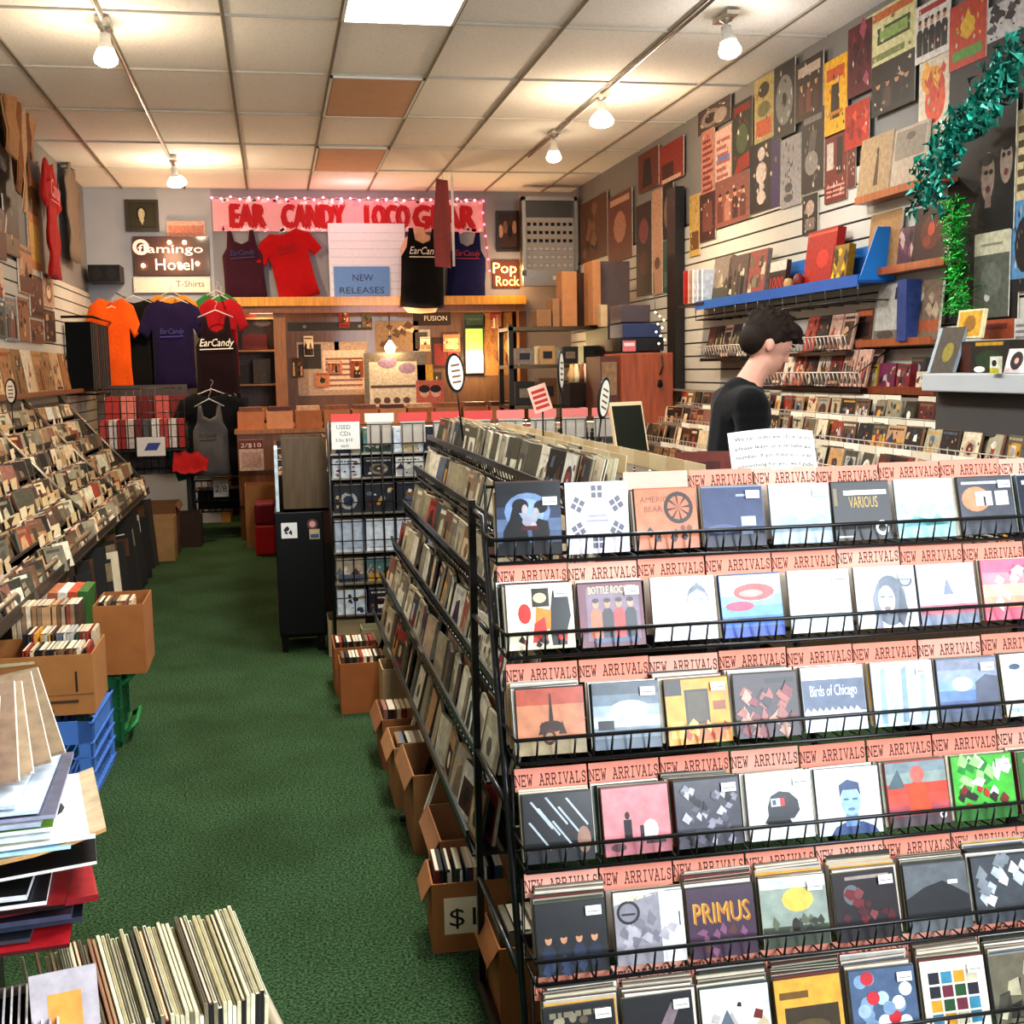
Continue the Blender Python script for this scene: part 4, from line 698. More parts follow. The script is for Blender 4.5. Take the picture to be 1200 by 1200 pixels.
# record rack running back from the cabinet
t = thing('record_rack', (.2, 8.6, 0), 'dark wooden record rack running back from the black cabinet', 'rack')
b = B(); rel(b, t); b.bb((-.02, 7.0, 0), (.62, 10.6, .55), '241a16', 'wood'); b.bb((-.02, 7.0, .55), (.0, 10.6, .95), '4a2a1c', 'wood'); b.bb((.60, 7.0, .55), (.62, 10.6, .95), '4a2a1c', 'wood'); b.bb((-.02, 7.0, .55), (.62, 7.02, .95), '4a2a1c', 'wood')
for y in (8.2, 9.4, 10.58): b.bb((0, y, .55), (.6, y+.02, .95), '4a2a1c', 'wood')
part(b, 'bin', t); b = B(); rel(b, t); 
for z in (.2, .36): b.bb((-.028, 7.0, z), (-.018, 10.6, z+.015), 'a84038', 'paint')
part(b, 'trim', t)
LP = B()
for y0 in (7.05, 8.25, 9.45):
    for j in range(30): rect_cd(LP, CM((.3+rng.uniform(-.01, .01)-.14, y0+.036*j, .56), FRONT, .1+.2*(j/30), 0), .3, .31+.06*rng.random(), .006, rng.choice(PAL['warm']), [('r', 0, .5, 1, 1, rng.choice(PAL['warm']))]); rect_cd(LP, CM((.46, y0+.036*j, .56), FRONT, .1+.2*(j/30), 0), .28, .31+.05*rng.random(), .006, rng.choice(PAL['warm']), None)
LP.build('record', label='packed records with brown and tan sleeve tops in the dark rack behind the cabinet', cat='records', kind='stuff')
for j in range(8): card(card_mesh(False, ['e8a890', 'ecc8a8'][j % 2]), (.18+.26*(j % 2), 7.2+.42*j, .93), .1, 0, f'salmon divider card among the records behind the cabinet, {ORD[j]} back', 'cards in the record rack')
# boxes of dollar CDs along the foot of the aisle rack
def carton(x, y, sx, sy_, h, label, col='a5713f', rz=0, flaps=True, txt=None, grp=None, z=0, name='cardboard_box'):
    t = thing(name, (x, y, z), label, 'box', grp, rz); b = B(); k = .005
    b.bb((-sx/2, -sy_/2, 0), (sx/2, sy_/2, k), col, 'card')
    for q in ((-sx/2, -sy_/2, sx/2, -sy_/2+k), (-sx/2, sy_/2-k, sx/2, sy_/2), (-sx/2, -sy_/2+k, -sx/2+k, sy_/2-k), (sx/2-k, -sy_/2+k, sx/2, sy_/2-k)): b.bb((q[0], q[1], k), (q[2], q[3], h), col, 'card')
    part(b, 'body', t)
    if flaps:
        for s in (-1, 1): b = B(); b.face([(s*sx/2, -sy_/2, h), (s*sx/2, sy_/2, h), (s*(sx/2+.025), sy_/2-.01, h-.05), (s*(sx/2+.025), -sy_/2+.01, h-.05)], col, 'card'); b.face([(s*(sx/2+.002), -sy_/2, h+.001), (s*(sx/2+.027), -sy_/2+.01, h-.049), (s*(sx/2+.027), sy_/2-.01, h-.049), (s*(sx/2+.002), sy_/2, h+.001)], col, 'card'); part(b, 'flap', t)
    if txt: b = B(); b.X = CM((txt[1], -sy_/2-.001, txt[2])); b.bb((-txt[3]/2, 0, -.001), (txt[3]/2, txt[3], 0), 'e8d8b8', 'paper'); b.art(txt[3], txt[3], [('t', txt[0], .14, .22, .5, '2a2622', .7)], 0, 'paper'); part(b, 'price_label', t)
    return t
nb = [0]
def fillbox(x, y, z, sx, sy_, hh, n, pal, label, grp, rz=0, along='x', name='jewel_case', cat='CD', lean=.0):
    for j in range(n):
        nb[0] += 1; c = rng.choice(PAL[pal]); th = (sx if along == 'x' else sy_)/n*.86; d = (sy_ if along == 'x' else sx)
        b = B(); b.bb((-th/2, -d/2, 0), (th/2, d/2, hh*(1+rng.uniform(-.02, .03))), c, 'print') if along == 'x' else b.bb((-d/2, -th/2, 0), (d/2, th/2, hh*(1+rng.uniform(-.02, .03))), c, 'print')
        b.bb((-th/2+.001, -d/2+.001, hh*1.031) if along == 'x' else (-d/2+.001, -th/2+.001, hh*1.031), (th/2-.001, d/2-.001, hh*1.033) if along == 'x' else (d/2-.001, th/2-.001, hh*1.033), rng.choice(['e0d4bc', 'cbbda4', c]), 'paper')
        u = (j-(n-1)/2)*((sx if along == 'x' else sy_)/n); off = Vector((u, 0, 0)) if along == 'x' else Vector((0, u, 0))
        M = Matrix.Translation((x, y, z)) @ Matrix.Rotation(rz, 4, 'Z') @ Matrix.Translation(off) @ (Matrix.Rotation(lean+rng.uniform(-.03, .03), 4, 'Y') if along == 'x' else Matrix.Rotation(lean+rng.uniform(-.03, .03), 4, 'X'))
        b.build(name, label=f'{cname(c)} {cat} {label}, {ORD[j]} from left', cat=cat, group=grp, mw=M)
carton(.455, 3.09, .20, .17, .19, 'cardboard box marked $1 at the foot of the near post', rz=-.04, txt=('$1', -.018, .05, .10), flaps=True)
fillbox(.455, 3.09, .012, .185, .145, .205, 14, 'mix', 'in the box marked $1', 'CDs in the $1 box', -.04)
carton(.52, 3.42, .22, .30, .2, 'empty open cardboard box behind the box marked $1', 'a87850')
carton(.56, 2.72, .20, .2, .19, 'cardboard box with pale patterned side under the near rack corner', 'a8703c')
fillbox(.56, 2.72, .012, .18, .145, .2, 9, 'dull', 'in the box under the near rack corner', 'CDs under the near rack')
carton(.50, 3.84, .24, .34, .26, 'open cardboard box in the middle of the aisle rack foot', '9c7044')
carton(.46, 4.22, .2, .26, .22, 'cardboard box with loose CDs and a white strip, mid aisle', 'a87a4c')
fillbox(.46, 4.22, .012, .17, .145, .2, 9, 'mix', 'in the mid-aisle box', 'CDs in the mid-aisle box')
carton(.44, 4.66, .17, .30, .2, 'cardboard box with a few CDs behind the mid-aisle box', '966236')
fillbox(.44, 4.66, .012, .15, .145, .2, 8, 'warm', 'in the second mid-aisle box', 'CDs in the second mid-aisle box')
carton(.46, 5.08, .12, .2, .28, 'tall plain beige box standing beside the aisle rack', 'b49a74', flaps=False)
carton(.345, 5.42, .21, .18, .23, 'tidy orange-brown box of CDs, farthest from the near rack', 'a86a38', flaps=False)
fillbox(.345, 5.42, .10, .19, .145, .15, 12, 'warm', 'in the tidy orange-brown box', 'CDs in the orange-brown box')
carton(.335, 5.80, .21, .3, .23, 'box of CDs just behind the tidy orange-brown box', '9c6436', flaps=False)
fillbox(.335, 5.74, .10, .19, .145, .15, 12, 'warm', 'in the box behind the tidy orange-brown one', 'CDs in the rear aisle box')
carton(.335, 6.58, .2, .24, .2, 'beige box on the carpet under the wire grid panel', 'a89474', flaps=False)
carton(.47, 6.30, .14, .14, .19, 'small grey-beige box beside the foot of the wire grid', '9c9474', flaps=False)
for nm, x, y, z, s in (('pale', .41, 3.6, .29, .3), ('leaning', .43, 4.45, .21, .2)): b = B(); b.bb((-.006, 0, 0), (.006, .012, s), 'efe6d0', 'card'); b.build('card_strip', label=f'{nm} white card strip poking out of the boxes along the aisle', cat='card strip', mw=Matrix.Translation((x, y, z-.12)) @ Matrix.Rotation(.35, 4, 'Y'))
# ---------------------------------------------------------------- left wall: long sloping CD rack
rng = random.Random(31)
LY0, LY1 = 2.2, 10.0
lr = thing('cd_rack', (-1.4, 6.2, 0), 'long sloping CD rack along the left wall with chrome front rail', 'rack')
b = B(); rel(b, lr); b.tube([(-1.05, LY0, .668), (-1.05, LY1, .668)], .014, 'a89c8c', 'metal', 8); b.tube([(-1.055, LY0, .62), (-1.055, LY1, .62)], .010, '7a7064', 'metal', 6); part(b, 'front_rail', lr)
TX = [-1.65+.106*i for i in range(6)]; TZ = [1.335-.118*i for i in range(6)]
b = B(); rel(b, lr)
for i in range(6):
    b.bb((TX[i]-.004, LY0, TZ[i]-.15), (TX[i]+.11, LY1, TZ[i]-.14), '3a322c', 'plastic'); b.bb((TX[i]+.098, LY0, TZ[i]-.14), (TX[i]+.104, LY1, TZ[i]-.10), '4a4038', 'plastic'); b.bb((TX[i]-.006, LY0, TZ[i]-.14), (TX[i]-.002, LY1, TZ[i]+.005), '5a4c40', 'plastic')
part(b, 'tiers', lr)
for y in (LY0, 4.85, 7.2, 8.6, LY1-.03):
    b = B(); rel(b, lr); b.tube([(-1.66, y, 1.385), (-1.045, y, .69)], .012, 'a89c8c', 'metal', 6); b.face([(-1.66, y, 1.375), (-1.05, y, .68), (-1.05, y, .60), (-1.66, y, .60)], '4a4038', 'plastic'); part(b, 'divider', lr)
for y in (4.85, 7.2, LY1-.03): b = B(); rel(b, lr); b.tube([(-1.1, y, 0), (-1.1, y, .62)], .014, '2a2420', 'metal', 6); part(b, 'leg', lr)
S = B(); n = 0
for i in range(6):
    c = 0; y = 3.3
    while y < LY1-.08:
        if rng.random() > .05:
            for j in range(rng.choice([2, 3, 3, 4])):
                M = CM((TX[i]+.09-.024*j+rng.uniform(-.004, .004), y+.072+rng.uniform(-.015, .015), TZ[i]-.137), TO_RIGHT, .28+rng.uniform(-.08, .06), rng.uniform(-.5, .15)*(.3 if j else 1))
                rect_cd(S, M, CW*.97, CH*.92, .010, rng.choice(PAL['warm']+PAL['dull']), simple_art(rng, rng.choice(['tan', 'warm', 'side', 'dull']))); n += 1
        y += .152
S.build('cd_case', label='countless CDs leaning in the sloping rack along the left wall', cat='CDs', kind='stuff')
WCARD = [card_mesh(False, c) for c in ('cdb68e', 'b89c74', 'dccaa8')]
for m in range(3): pass
for i in range(6):
    y = 4.3+.03*i; c = 0
    while y < LY1-.1 and c < 24:
        if rng.random() < .7: card(WCARD[rng.randrange(3)], (TX[i]+.004, y+.075, TZ[i]-.012+rng.uniform(-.012, .01)), .15, rng.uniform(-.1, .1), f'cream card, {ORD[c]} along from the near end, {ORD[i]} tier of left wall rack', 'cream cards of the left wall rack', TO_RIGHT)
        y += .19; c += 1
# records and posters packed under the rail
for j in range(30):
    y = 5.55+j*.152; c = ['1c1816', '1c1a18', '3a3026', '241e1a', 'b8ac94', '2a201a', '14110f', '5a3c22', '16120f', '0f0d0c'][rng.randrange(10)] if j not in (2, 14, 19) else 'd0c4ac'
    h = .50+rng.uniform(-.06, .08); b = B(); b.bb((-.07, 0, -.012), (.07, h, 0), c, 'card')
    b.art(.136, h, [('r', 0, .7, 1, .95, rng.choice(['8a7a62', 'c8bca4', '5a3c22', '2a201a']))] if j % 3 == 0 else [], .0005, 'print')
    b.build('poster_roll' if j % 7 == 3 else 'record', label=f'{cname(c)} sleeve standing under the left wall rack, {ORD[j % 24] if j < 24 else "twenty-" + ORD[j-20]} from the near end', cat='record', group='sleeves standing under the left rack', mw=CM((-1.02+rng.uniform(-.02, .02), y, .006), TO_RIGHT, .06+rng.uniform(0, .05), rng.uniform(-.75, -.3)))
t = thing('floor_shelf', (-1.2, 7.6, 0), 'low dark floor shelf under the left wall rack', 'shelf'); b = B(); rel(b, t); b.bb((-1.7, 4.9, 0), (-1.12, 10.0, .04), '241a14', 'wood'); b.bb((-1.72, 4.9, 0), (-1.70, 10, .6), '2a2018', 'wood'); part(b, 'board', t)
# ledge of records above the rack
sh = thing('wall_shelf', (XL+.1, 8.0, 1.40), 'thin brown ledge above the left wall rack holding upright records', 'shelf'); b = B(); rel(b, sh); b.bb((XL+.02, 4.9, 1.39), (XL+.16, 11.0, 1.41), '8a5428', 'wood'); b.bb((XL+.15, 4.9, 1.40), (XL+.165, 11.0, 1.43), '9a6030', 'wood'); part(b, 'board', sh)
def wall_l(x0, y0, x1, y1, X, prims, label, cat='record', th=.01, lean=.0, name='record', group=None, m='print', edge='d8ccb8', fix=True):
    a = px(x0, y1, 'X', X); c = px(x1, y1, 'X', X); mid = (x0+x1)/2; top = px(mid, y0, 'X', X); bot = px(mid, y1, 'X', X)
    w = abs(c.y-a.y); h = top.z-bot.z; b = B(); b.bb((-w/2, 0, -th), (w/2, h, 0), edge, m); b.art(w, h, prims, .0004, m)
    return b.build(name, label=label, cat=cat, group=group, mw=CM((X, (a.y+c.y)/2, bot.z), TO_RIGHT, lean))
def wall_r(x0, y0, x1, y1, X, prims, label, cat='poster', th=.006, lean=.0, name='poster', group=None, m='print', edge='e4dccc', zfix=None):
    a = px(x0, y1, 'X', X); c = px(x1, y1, 'X', X); mid = (x0+x1)/2; top = px(mid, y0, 'X', X); bot = px(mid, y1, 'X', X)
    w = abs(c.y-a.y); z0 = bot.z if zfix is None else zfix; h = top.z-z0; b = B(); b.bb((-w/2, 0, -th), (w/2, h, 0), edge, m); b.art(w, h, prims, .0004, m)
    return b.build(name, label=label, cat=cat, group=group, mw=CM((X, (a.y+c.y)/2, z0), TO_LEFT, lean))
y = 5.4; j = 0
for j in range(15):
    c = ['b08a5c', 'c89a68', 'e4d4bc', '9a7448', 'a87c50', 'd8b890'][(j*5) % 6]; w = .30; yy = 5.3+j*.36
    b = B(); b.bb((-w/2, 0, -.008), (w/2, .31, 0), c, 'print'); b.art(w, .31, rart(rng, 'warm', c), .0004); b.build('record', label=f'{cname(c)} record upright on brown left ledge, {ORD[j]} from the near end', cat='record', group='records on the left ledge', mw=CM((XL+.145, yy, 1.412), TO_RIGHT, .14, 0))
oval(XL+.22, 7.75, 1.24, -.6, 'oval black-rimmed sign at the left edge above the wall rack', lean=0)
# things on the upper left wall
wall_l(-8, 146, 17, 232, XL+.015, [('r', 0, 0, 1, 1, '8a7a6c'), ('e', .6, .62, .2, .26, 'dcc8b4', 14), ('e', .6, .8, .22, .12, '2a2220'), ('p', [(.2, 0), (.3, .36), (.9, .36), (1, 0)], '3a302c')], 'poster of a pale face at the top left edge', 'poster', name='poster')
t = thing('hanging_cloth', px(31, 268, 'X', XL+.12), 'striped beige and brown cloth hanging high on the left wall', 'cloth')
b = B(); b.X = CM((0, 0, 0), TO_RIGHT)
for i, c in enumerate(['c89a6c', 'a8744c', 'dcb890', '9c6844', 'd0a47c']): x = -.42+.17*i; cloth(b, [(x, .1+.2*abs(i-2)), (x+.17, .1+.2*abs(i-1.6)), (x+.16, .95), (x+.06, 1.02), (x+.01, .9)], c, .05, .02, i)
part(b, 'fabric', t)
shirt('t_shirt', px(65, 326, 'X', XL+.10), 'b8201c', TEE, 'long red shirt hanging on the left wall beside the yellow posters', 'T-shirt', (1.1, 1.35), 0, TO_RIGHT, txt=('Candy', -.2, .46, .38), tc='e8a0a0', hanger=False)
shirt('t_shirt', px(89, 306, 'X', XL+.08), '8c7c6e', TANK, 'grey-brown shirt hanging on the left wall nearest the corner', 'T-shirt', (1.5, 1.5), 0, TO_RIGHT, hanger=False, seed=3)
wall_l(36, 212, 50, 318, XL+.015, [('r', 0, 0, 1, 1, 'c88a50'), ('r', .1, .1, .9, .5, 'd8b060'), ('r', .1, .6, .9, .9, '8a6030')], 'tall yellow-brown poster left of the hanging red shirt', 'poster', name='poster')
for i, (q, c, nm) in enumerate((((-20, 240, 8, 300), '6a2420', 'dark red'), ((8, 235, 24, 300), '3a2824', 'black and brown'), ((24, 290, 40, 345), 'c89070', 'salmon'), ((-20, 305, 6, 345), 'd8c4b0', 'cream'), ((-20, 350, 8, 395), '5a6a70', 'grey-blue'), ((8, 350, 22, 400), '8a9498', 'silver'), ((23, 350, 36, 400), 'a87858', 'brown'), ((37, 325, 52, 372), '6a3028', 'rust'), ((52, 322, 64, 360), 'c8a890', 'pale tan'), ((37, 376, 52, 402), '8a5a44', 'copper'), ((53, 364, 66, 400), '4a3028', 'dark brown'))):
    wall_l(*q, XL+.035, rart(rng, 'warm', c), f'{nm} sleeve hung on the slatted left wall, {["upper", "middle", "lower"][i % 3]} group', 'record', group=None)
# wall bracket with dark folded shirts
t = thing('shirt_shelf', (XL+.25, 10.9, 0), 'dark rack of hanging sleeves at the far end of the left wall', 'rack')
b = B(); rel(b, t); 
for j in range(10): c = ['1a1c1a', '24302a', '2a2622', '5a2a1c', '101214'][j % 5]; b.bb((XL+.04, 11.0+.12*j, 1.42), (XL+.25, 11.07+.12*j, 2.0), c, 'fabric'); b.bb((XL+.04, 11.0+.12*j, .95+.45), (XL+.24, 11.06+.12*j, 1.42), ['3a2018', '1a1614', '6a3a24'][j % 3], 'fabric')
part(b, 'garments', t, kind='stuff'); b = B(); rel(b, t); b.tube([(XL+.02, 10.95, 2.04), (XL+.27, 10.95, 2.04), (XL+.27, 12.2, 2.04), (XL+.02, 12.2, 2.04)], .012, '2a2420', 'metal', 5); part(b, 'rail', t); b = B(); rel(b, t); b.tube([(XL+.02, 10.95, 1.38), (XL+.27, 10.95, 1.38), (XL+.27, 12.2, 1.38)], .012, '2a2420', 'metal', 5); part(b, 'rail', t)
# speaker and shirts face-out on the back wall, left
b = B(); a = px(105, 331, 'Y', 12.5); c = px(141, 311, 'Y', 12.5); b.bb((a.x, 12.42, a.z), (c.x, 12.78, c.z), '1a1416', 'plastic'); b.X = CM(((a.x+c.x)/2, 12.419, a.z)); b.art(c.x-a.x, c.z-a.z, [('e', .28, .5, .16, .36, '2c2628', 16), ('e', .72, .5, .16, .36, '2c2628', 16)], 0, 'plastic'); o = b.build('speaker', label='small black speaker on the back wall left of the lit brown sign', cat='speaker')
GS = 'shirts hanging face-out on the back wall'
shirt('t_shirt', at(136, 457, 12.2), 'e0661c', [(x*.75, y*1.15) for x, y in TEE], 'bright orange shirt hanging leftmost on the back wall', 'T-shirt', (1, 1.12), 0, group=GS, seed=1)
shirt('t_shirt', at(163, 462, 12.3), '17150f', TEE, 'black shirt hanging behind the orange one', 'T-shirt', (.95, 1.35), 0, group=GS, seed=2)
shirt('t_shirt', at(206, 455, 12.2), '2a1c44', TEE, 'deep purple T-shirt hanging on the back wall, centre of the row', 'T-shirt', (.92, 1.25), 0, txt=('EarCandy', -.12, .42, .24), tc='4a4a88', group=GS, seed=3)
shirt('t_shirt', at(205, 452, 12.35), 'c88a30', TEE, 'mustard shirt peeking out behind the purple one', 'T-shirt', (.90, 1.3), 0, group=GS, seed=5)
shirt('t_shirt', at(257, 467, 12.1), '280f18', TANK, 'dark maroon tank with white script hanging at the row end', 'tank top', (.98, 1.2), 0, txt=('EarCandy', -.16, .42, .32), group=GS, seed=4)
shirt('t_shirt', at(262, 440, 12.25), 'a01c28', TEE, 'red T-shirt directly behind the dark maroon tank', 'T-shirt', (.72, 1.1), 0, group=GS, seed=7)
shirt('t_shirt', at(258, 440, 12.38), '3a7a48', TEE, 'green T-shirt barely showing behind the red one', 'T-shirt', (.72, 1.18), 0, group=GS, seed=8)
for i, x in enumerate((140, 206, 258)): a = at(x, 350, 12.3); b = B(); b.tube([(a.x, YB-.01, a.z+.04), (a.x, 12.05, a.z+.04)], .008, '8a8480', 'metal', 5); b.build('wall_hook', label=f'metal hook arm holding {["orange and black", "purple", "maroon and red"][i]} shirts', cat='hook', group='hook arms on the back wall')
# grid bin with pouches, white sign and the lower shirts
t = thing('wire_bin', at(170, 555, 11.4), 'wire grid bin of bagged goods under the hanging shirts', 'bin'); t.matrix_world = Matrix.Translation(t.location); b = B()
for i in range(13): x = -.38+.063*i; b.tube([(x, 0, .0), (x, 0, .78)], .004, '2a2624', 'wire', 4)
for i in range(8): b.tube([(-.38, 0, .11*i), (.38, 0, .11*i)], .004, '2a2624', 'wire', 4)
b.bb((-.38, 0, .2), (.38, .45, .22), '3a3430', 'wire'); b.bb((-.38, .44, 0), (.38, .45, .8), '5a4c44', 'wire'); part(b, 'frame', t)
for j in range(10): b = B(); c = ['c85a50', 'e8dcd0', 'b84038', 'd8c8b8', '8a3a34', '6a6a68', 'eee6dc'][j % 7]; b.bb((-.033, 0, 0), (.033, .22, .26), c, 'print'); a = t.location; b.build('packet', label=f'{cname(c)} packet in wire bin under the shirts, {ORD[j]} from left', cat='packet', group='packets in the wire bin', mw=Matrix.Translation((a.x-.34+.075*j, 11.43, a.z+.23+.26*0)))
for j in range(5): b = B(); c = ['b84a44', 'd88a80', '7a2a28', 'c86860', '8a3430'][j]; b.bb((-.065, 0, 0), (.065, .05, .22), c, 'glossprint'); a = t.location; b.build('packet', label=f'{cname(c)} glossy bag hung at the back of the wire bin, {ORD[j]} from left', cat='packet', group='bags at the back of the wire bin', mw=Matrix.Translation((a.x-.3+.15*j, 11.72, a.z+.48)))
sheet('sign', 161, 512, 193, 535, 11.385, [('r', 0, 0, 1, 1, 'dcd6d0'), ('p', [(.25, .3), (.4, .7), (.85, .7), (.7, .3)], '4a5a9a')], 'white sign with blue swoosh on the wire bin', 'sign')
GL = 'shirts on the low hangers by the back wall'
shirt('t_shirt', at(252, 556, 11.6), '15181a', TEE, 'black shirt on the low hanger behind the grey one', 'T-shirt', (1.05, 1.12), 0, group=GL, seed=2)
shirt('t_shirt', at(249, 557, 11.45), '6a6664', TANK, 'grey shirt with dark print on the low hanger', 'T-shirt', (.78, .98), 0, txt=('EarCandy', -.1, .36, .2), tc='2a2a2a', group=GL, seed=5)
shirt('t_shirt', at(278, 552, 11.75), '4a1418', TEE, 'dark red shirt right of the grey one on the low hanger', 'T-shirt', (.5, .9), 0, group=GL, seed=6)
shirt('t_shirt', at(222, 560, 11.7), '2a8478', TEE, 'teal shirt half hidden left of the grey one', 'T-shirt', (.5, .8), .3, group=GL, seed=9)
t = thing('wire_basket', at(261, 597, 12.0), 'dark wire basket under the grey shirt with a white price card', 'basket'); t.matrix_world = Matrix.Translation(t.location); b = B()
for z in (0, .1, .2, .3): b.tube([(-.24, -.15, z), (.24, -.15, z), (.24, .2, z), (-.24, .2, z)], .009, '2e2a2a', 'wire', 5, closed=True)
for i in range(9): x = -.24+.06*i; b.tube([(x, .2, 0), (x, -.15, 0), (x, -.15, .3)], .005, '2e2a2a', 'wire', 4)
part(b, 'frame', t); b = B(); b.X = CM((0, -.165, .14)); b.bb((-.07, 0, -.003), (.07, .16, 0), 'e8e2da', 'paper'); b.art(.14, .16, [('t', '2/8', .1, .3, .4, '2a2624', .8)], 0, 'paper'); part(b, 'price_card', t); b = B(); b.bb((-.22, -.13, .02), (.22, .18, .2), '1a1818', 'fabric'); part(b, 'clothes', t)
a = t.location
carton(-1.02, 10.9, .3, .5, .42, 'brown box on the carpet past the end of the left rack', '7a5634', name='cardboard_box')
carton(-.80, 11.15, .22, .3, .3, 'dark brown box under the low hanging shirts', '4a3424', flaps=False)
carton(-.98, 10.38, .24, .3, .36, 'tan printed box with red picture at the left rack end', 'a88458', flaps=False)
b = B(); cloth(b, [(-.3, -.2), (0, -.28), (.3, -.18), (.34, .1), (.1, .24), (-.28, .2)], '9a1c20', .12, .04, 3); b.build('folded_cloth', label='crumpled red cloth beside the low hanging shirts', cat='cloth', mw=Matrix.Translation((-.78, 11.3, .74)) @ Matrix.Rotation(.9, 4, 'X') @ Matrix.Scale(.5, 4))
b = B(); b.bb((-.45, -.25, 0), (.2, .3, .04), '1a1614', 'wood'); 
for sx in (-1, .4):
    for s2 in (-1, 1): b.bb((sx*.42-.02, s2*.22-.02, -.62), (sx*.42+.02, s2*.22+.02, 0), '1a1614', 'wood')
b.build('table', label='low black table under the wire bin by the back wall', cat='table', mw=Matrix.Translation((-.98, 11.75, .625)))
# ---------------------------------------------------------------- left foreground: crates, boxes, records
rng = random.Random(41)
def milk(x, y, z, rz, col, label, sx=.34, sy_=.45, h=.29):
    t = thing('milk_crate', (x, y, z), label, 'crate', None, rz); b = B()
    for s, ax in ((-1, 0), (1, 0), (-1, 1), (1, 1)):
        L_ = sy_ if ax == 0 else sx; d = (sx if ax == 0 else sy_)/2
        def put(u0, u1, z0, z1, k=.0, th=.008): 
            if ax == 0: b.bb((s*(d-th)-(k if s < 0 else 0), u0, z0), (s*d+(k if s > 0 else 0), u1, z1), col, 'plastic')
            else: b.bb((u0, s*(d-th)-(k if s < 0 else 0), z0), (u1, s*d+(k if s > 0 else 0), z1), col, 'plastic')
        put(-L_/2, L_/2, h-.08, h); put(-L_/2, L_/2, 0, .035); put(-L_/2, -L_/2+.05, 0, h); put(L_/2-.05, L_/2, 0, h)
        for zz in (h-.004, h-.08, h-.135, h-.19, .03): put(-L_/2-.004, L_/2+.004, zz-.006, zz, .006)
        n = 9
        for i in range(n):
            for dr in (-1, 1):
                u0 = -L_/2+.04+(L_-.08)*i/n; u1 = u0+dr*.10; u1 = max(-L_/2+.03, min(L_/2-.03, u1)); P = [(u0, .03), (u0+.007, .03), (u1+.007, h-.08), (u1, h-.08)]
                e = s*(d-.003); b.face([(e, u, v) if ax == 0 else (u, e, v) for u, v in P], col, 'plastic'); e = s*(d-.006); b.face([(e, u, v) if ax == 0 else (u, e, v) for u, v in reversed(P)], col, 'plastic')
    b.bb((-sx/2+.01, -sy_/2+.01, .008), (sx/2-.01, sy_/2-.01, .016), col, 'plastic'); part(b, 'body', t); return t
milk(-.862, 4.70, 0, -.03, '6088c8', 'bright blue plastic milk crate on the carpet under the front cardboard box')
tg = milk(-.865, 5.24, 0, .03, '2a6a44', 'dark green plastic crate behind the blue milk crate', .36, .34, .30)
b = B()
for zz in (.27, .06): b.bb((.17, -.12, zz-.02), (.20, .16, zz), '2a8048', 'plastic'); b.tube([(.20, -.12, zz-.01), (.235, -.10, zz+.02), (.235, .14, zz+.02), (.20, .16, zz-.01)], .010, '2f8a4e', 'plastic', 6)
for yy in (-.12, .02, .16): b.bb((.17, yy-.01, 0), (.19, yy+.01, .3), '2a6a44', 'plastic')
part(b, 'handle', tg, 'lighter green handle rims')
t = carton(-.895, 4.72, .40, .34, .225, 'large open cardboard box on the blue crate, holding CDs', 'b07c46', z=.295, flaps=False)
b = B(); b.X = CM((0, -.1715, 0)); b.art(.40, .225, [('r', .0, .33, 1, .345, '8a5c30'), ('r', .84, .38, .86, .72, '3a2818'), ('r', .38, .4, .395, .58, '4a3420'), ('r', .55, .2, .86, .25, '5a3c20'), ('r', .55, .05, .64, .1, '5a3c20')], 0, 'card'); b.face([(-.19, .19, .002), (.0, .2, .002), (.0, .21, .002), (-.19, .205, .002)], 'd8c4a0', 'glossprint'); part(b, 'print', t)
fillbox(-.83, 4.66, .33, .24, .145, .20, 17, 'warm', 'in the box on the blue crate', 'CDs in the box on the blue crate', 0)
fillbox(-.84, 4.81, .36, .26, .145, .20, 18, 'mix', 'in the back row on the blue crate', 'back row of CDs on the blue crate', 0)
carton(-.925, 5.11, .30, .28, .17, 'low cardboard box of CDs on the green crate', 'a07040', z=.305, flaps=False)
fillbox(-.925, 5.05, .44, .26, .145, .185, 14, 'tan', 'in the low box on green crate', 'CDs in the low box on the green crate')
t = carton(-.665, 5.26, .20, .34, .29, 'taller cardboard box standing on the green crate', 'a8703a', z=.305, flaps=False)
fillbox(-.68, 5.2, .40, .13, .145, .20, 8, 'warm', 'in the tall box on the green crate', 'CDs in the tall box')
carton(-1.02, 5.70, .30, .32, .36, 'cardboard box behind the two crates', '9a6c3c', z=.0, flaps=False)
for j in range(7): c = ['e8dcc4', 'd8c8a8', 'e4cbb0', 'b87858', 'e8e0d0', 'c8603c', '4a7a3a'][j]; b = B(); b.bb((-.02, -.13, 0), (.02, .13, .19), c, 'print'); b.build('book', label=f'{cname(c)} book standing in the box behind the two crates, {ORD[j]} from left', cat='book', group='books behind the crates', mw=Matrix.Translation((-1.14+.042*j, 5.64, .40)) @ Matrix.Rotation(.12, 4, 'Y'))
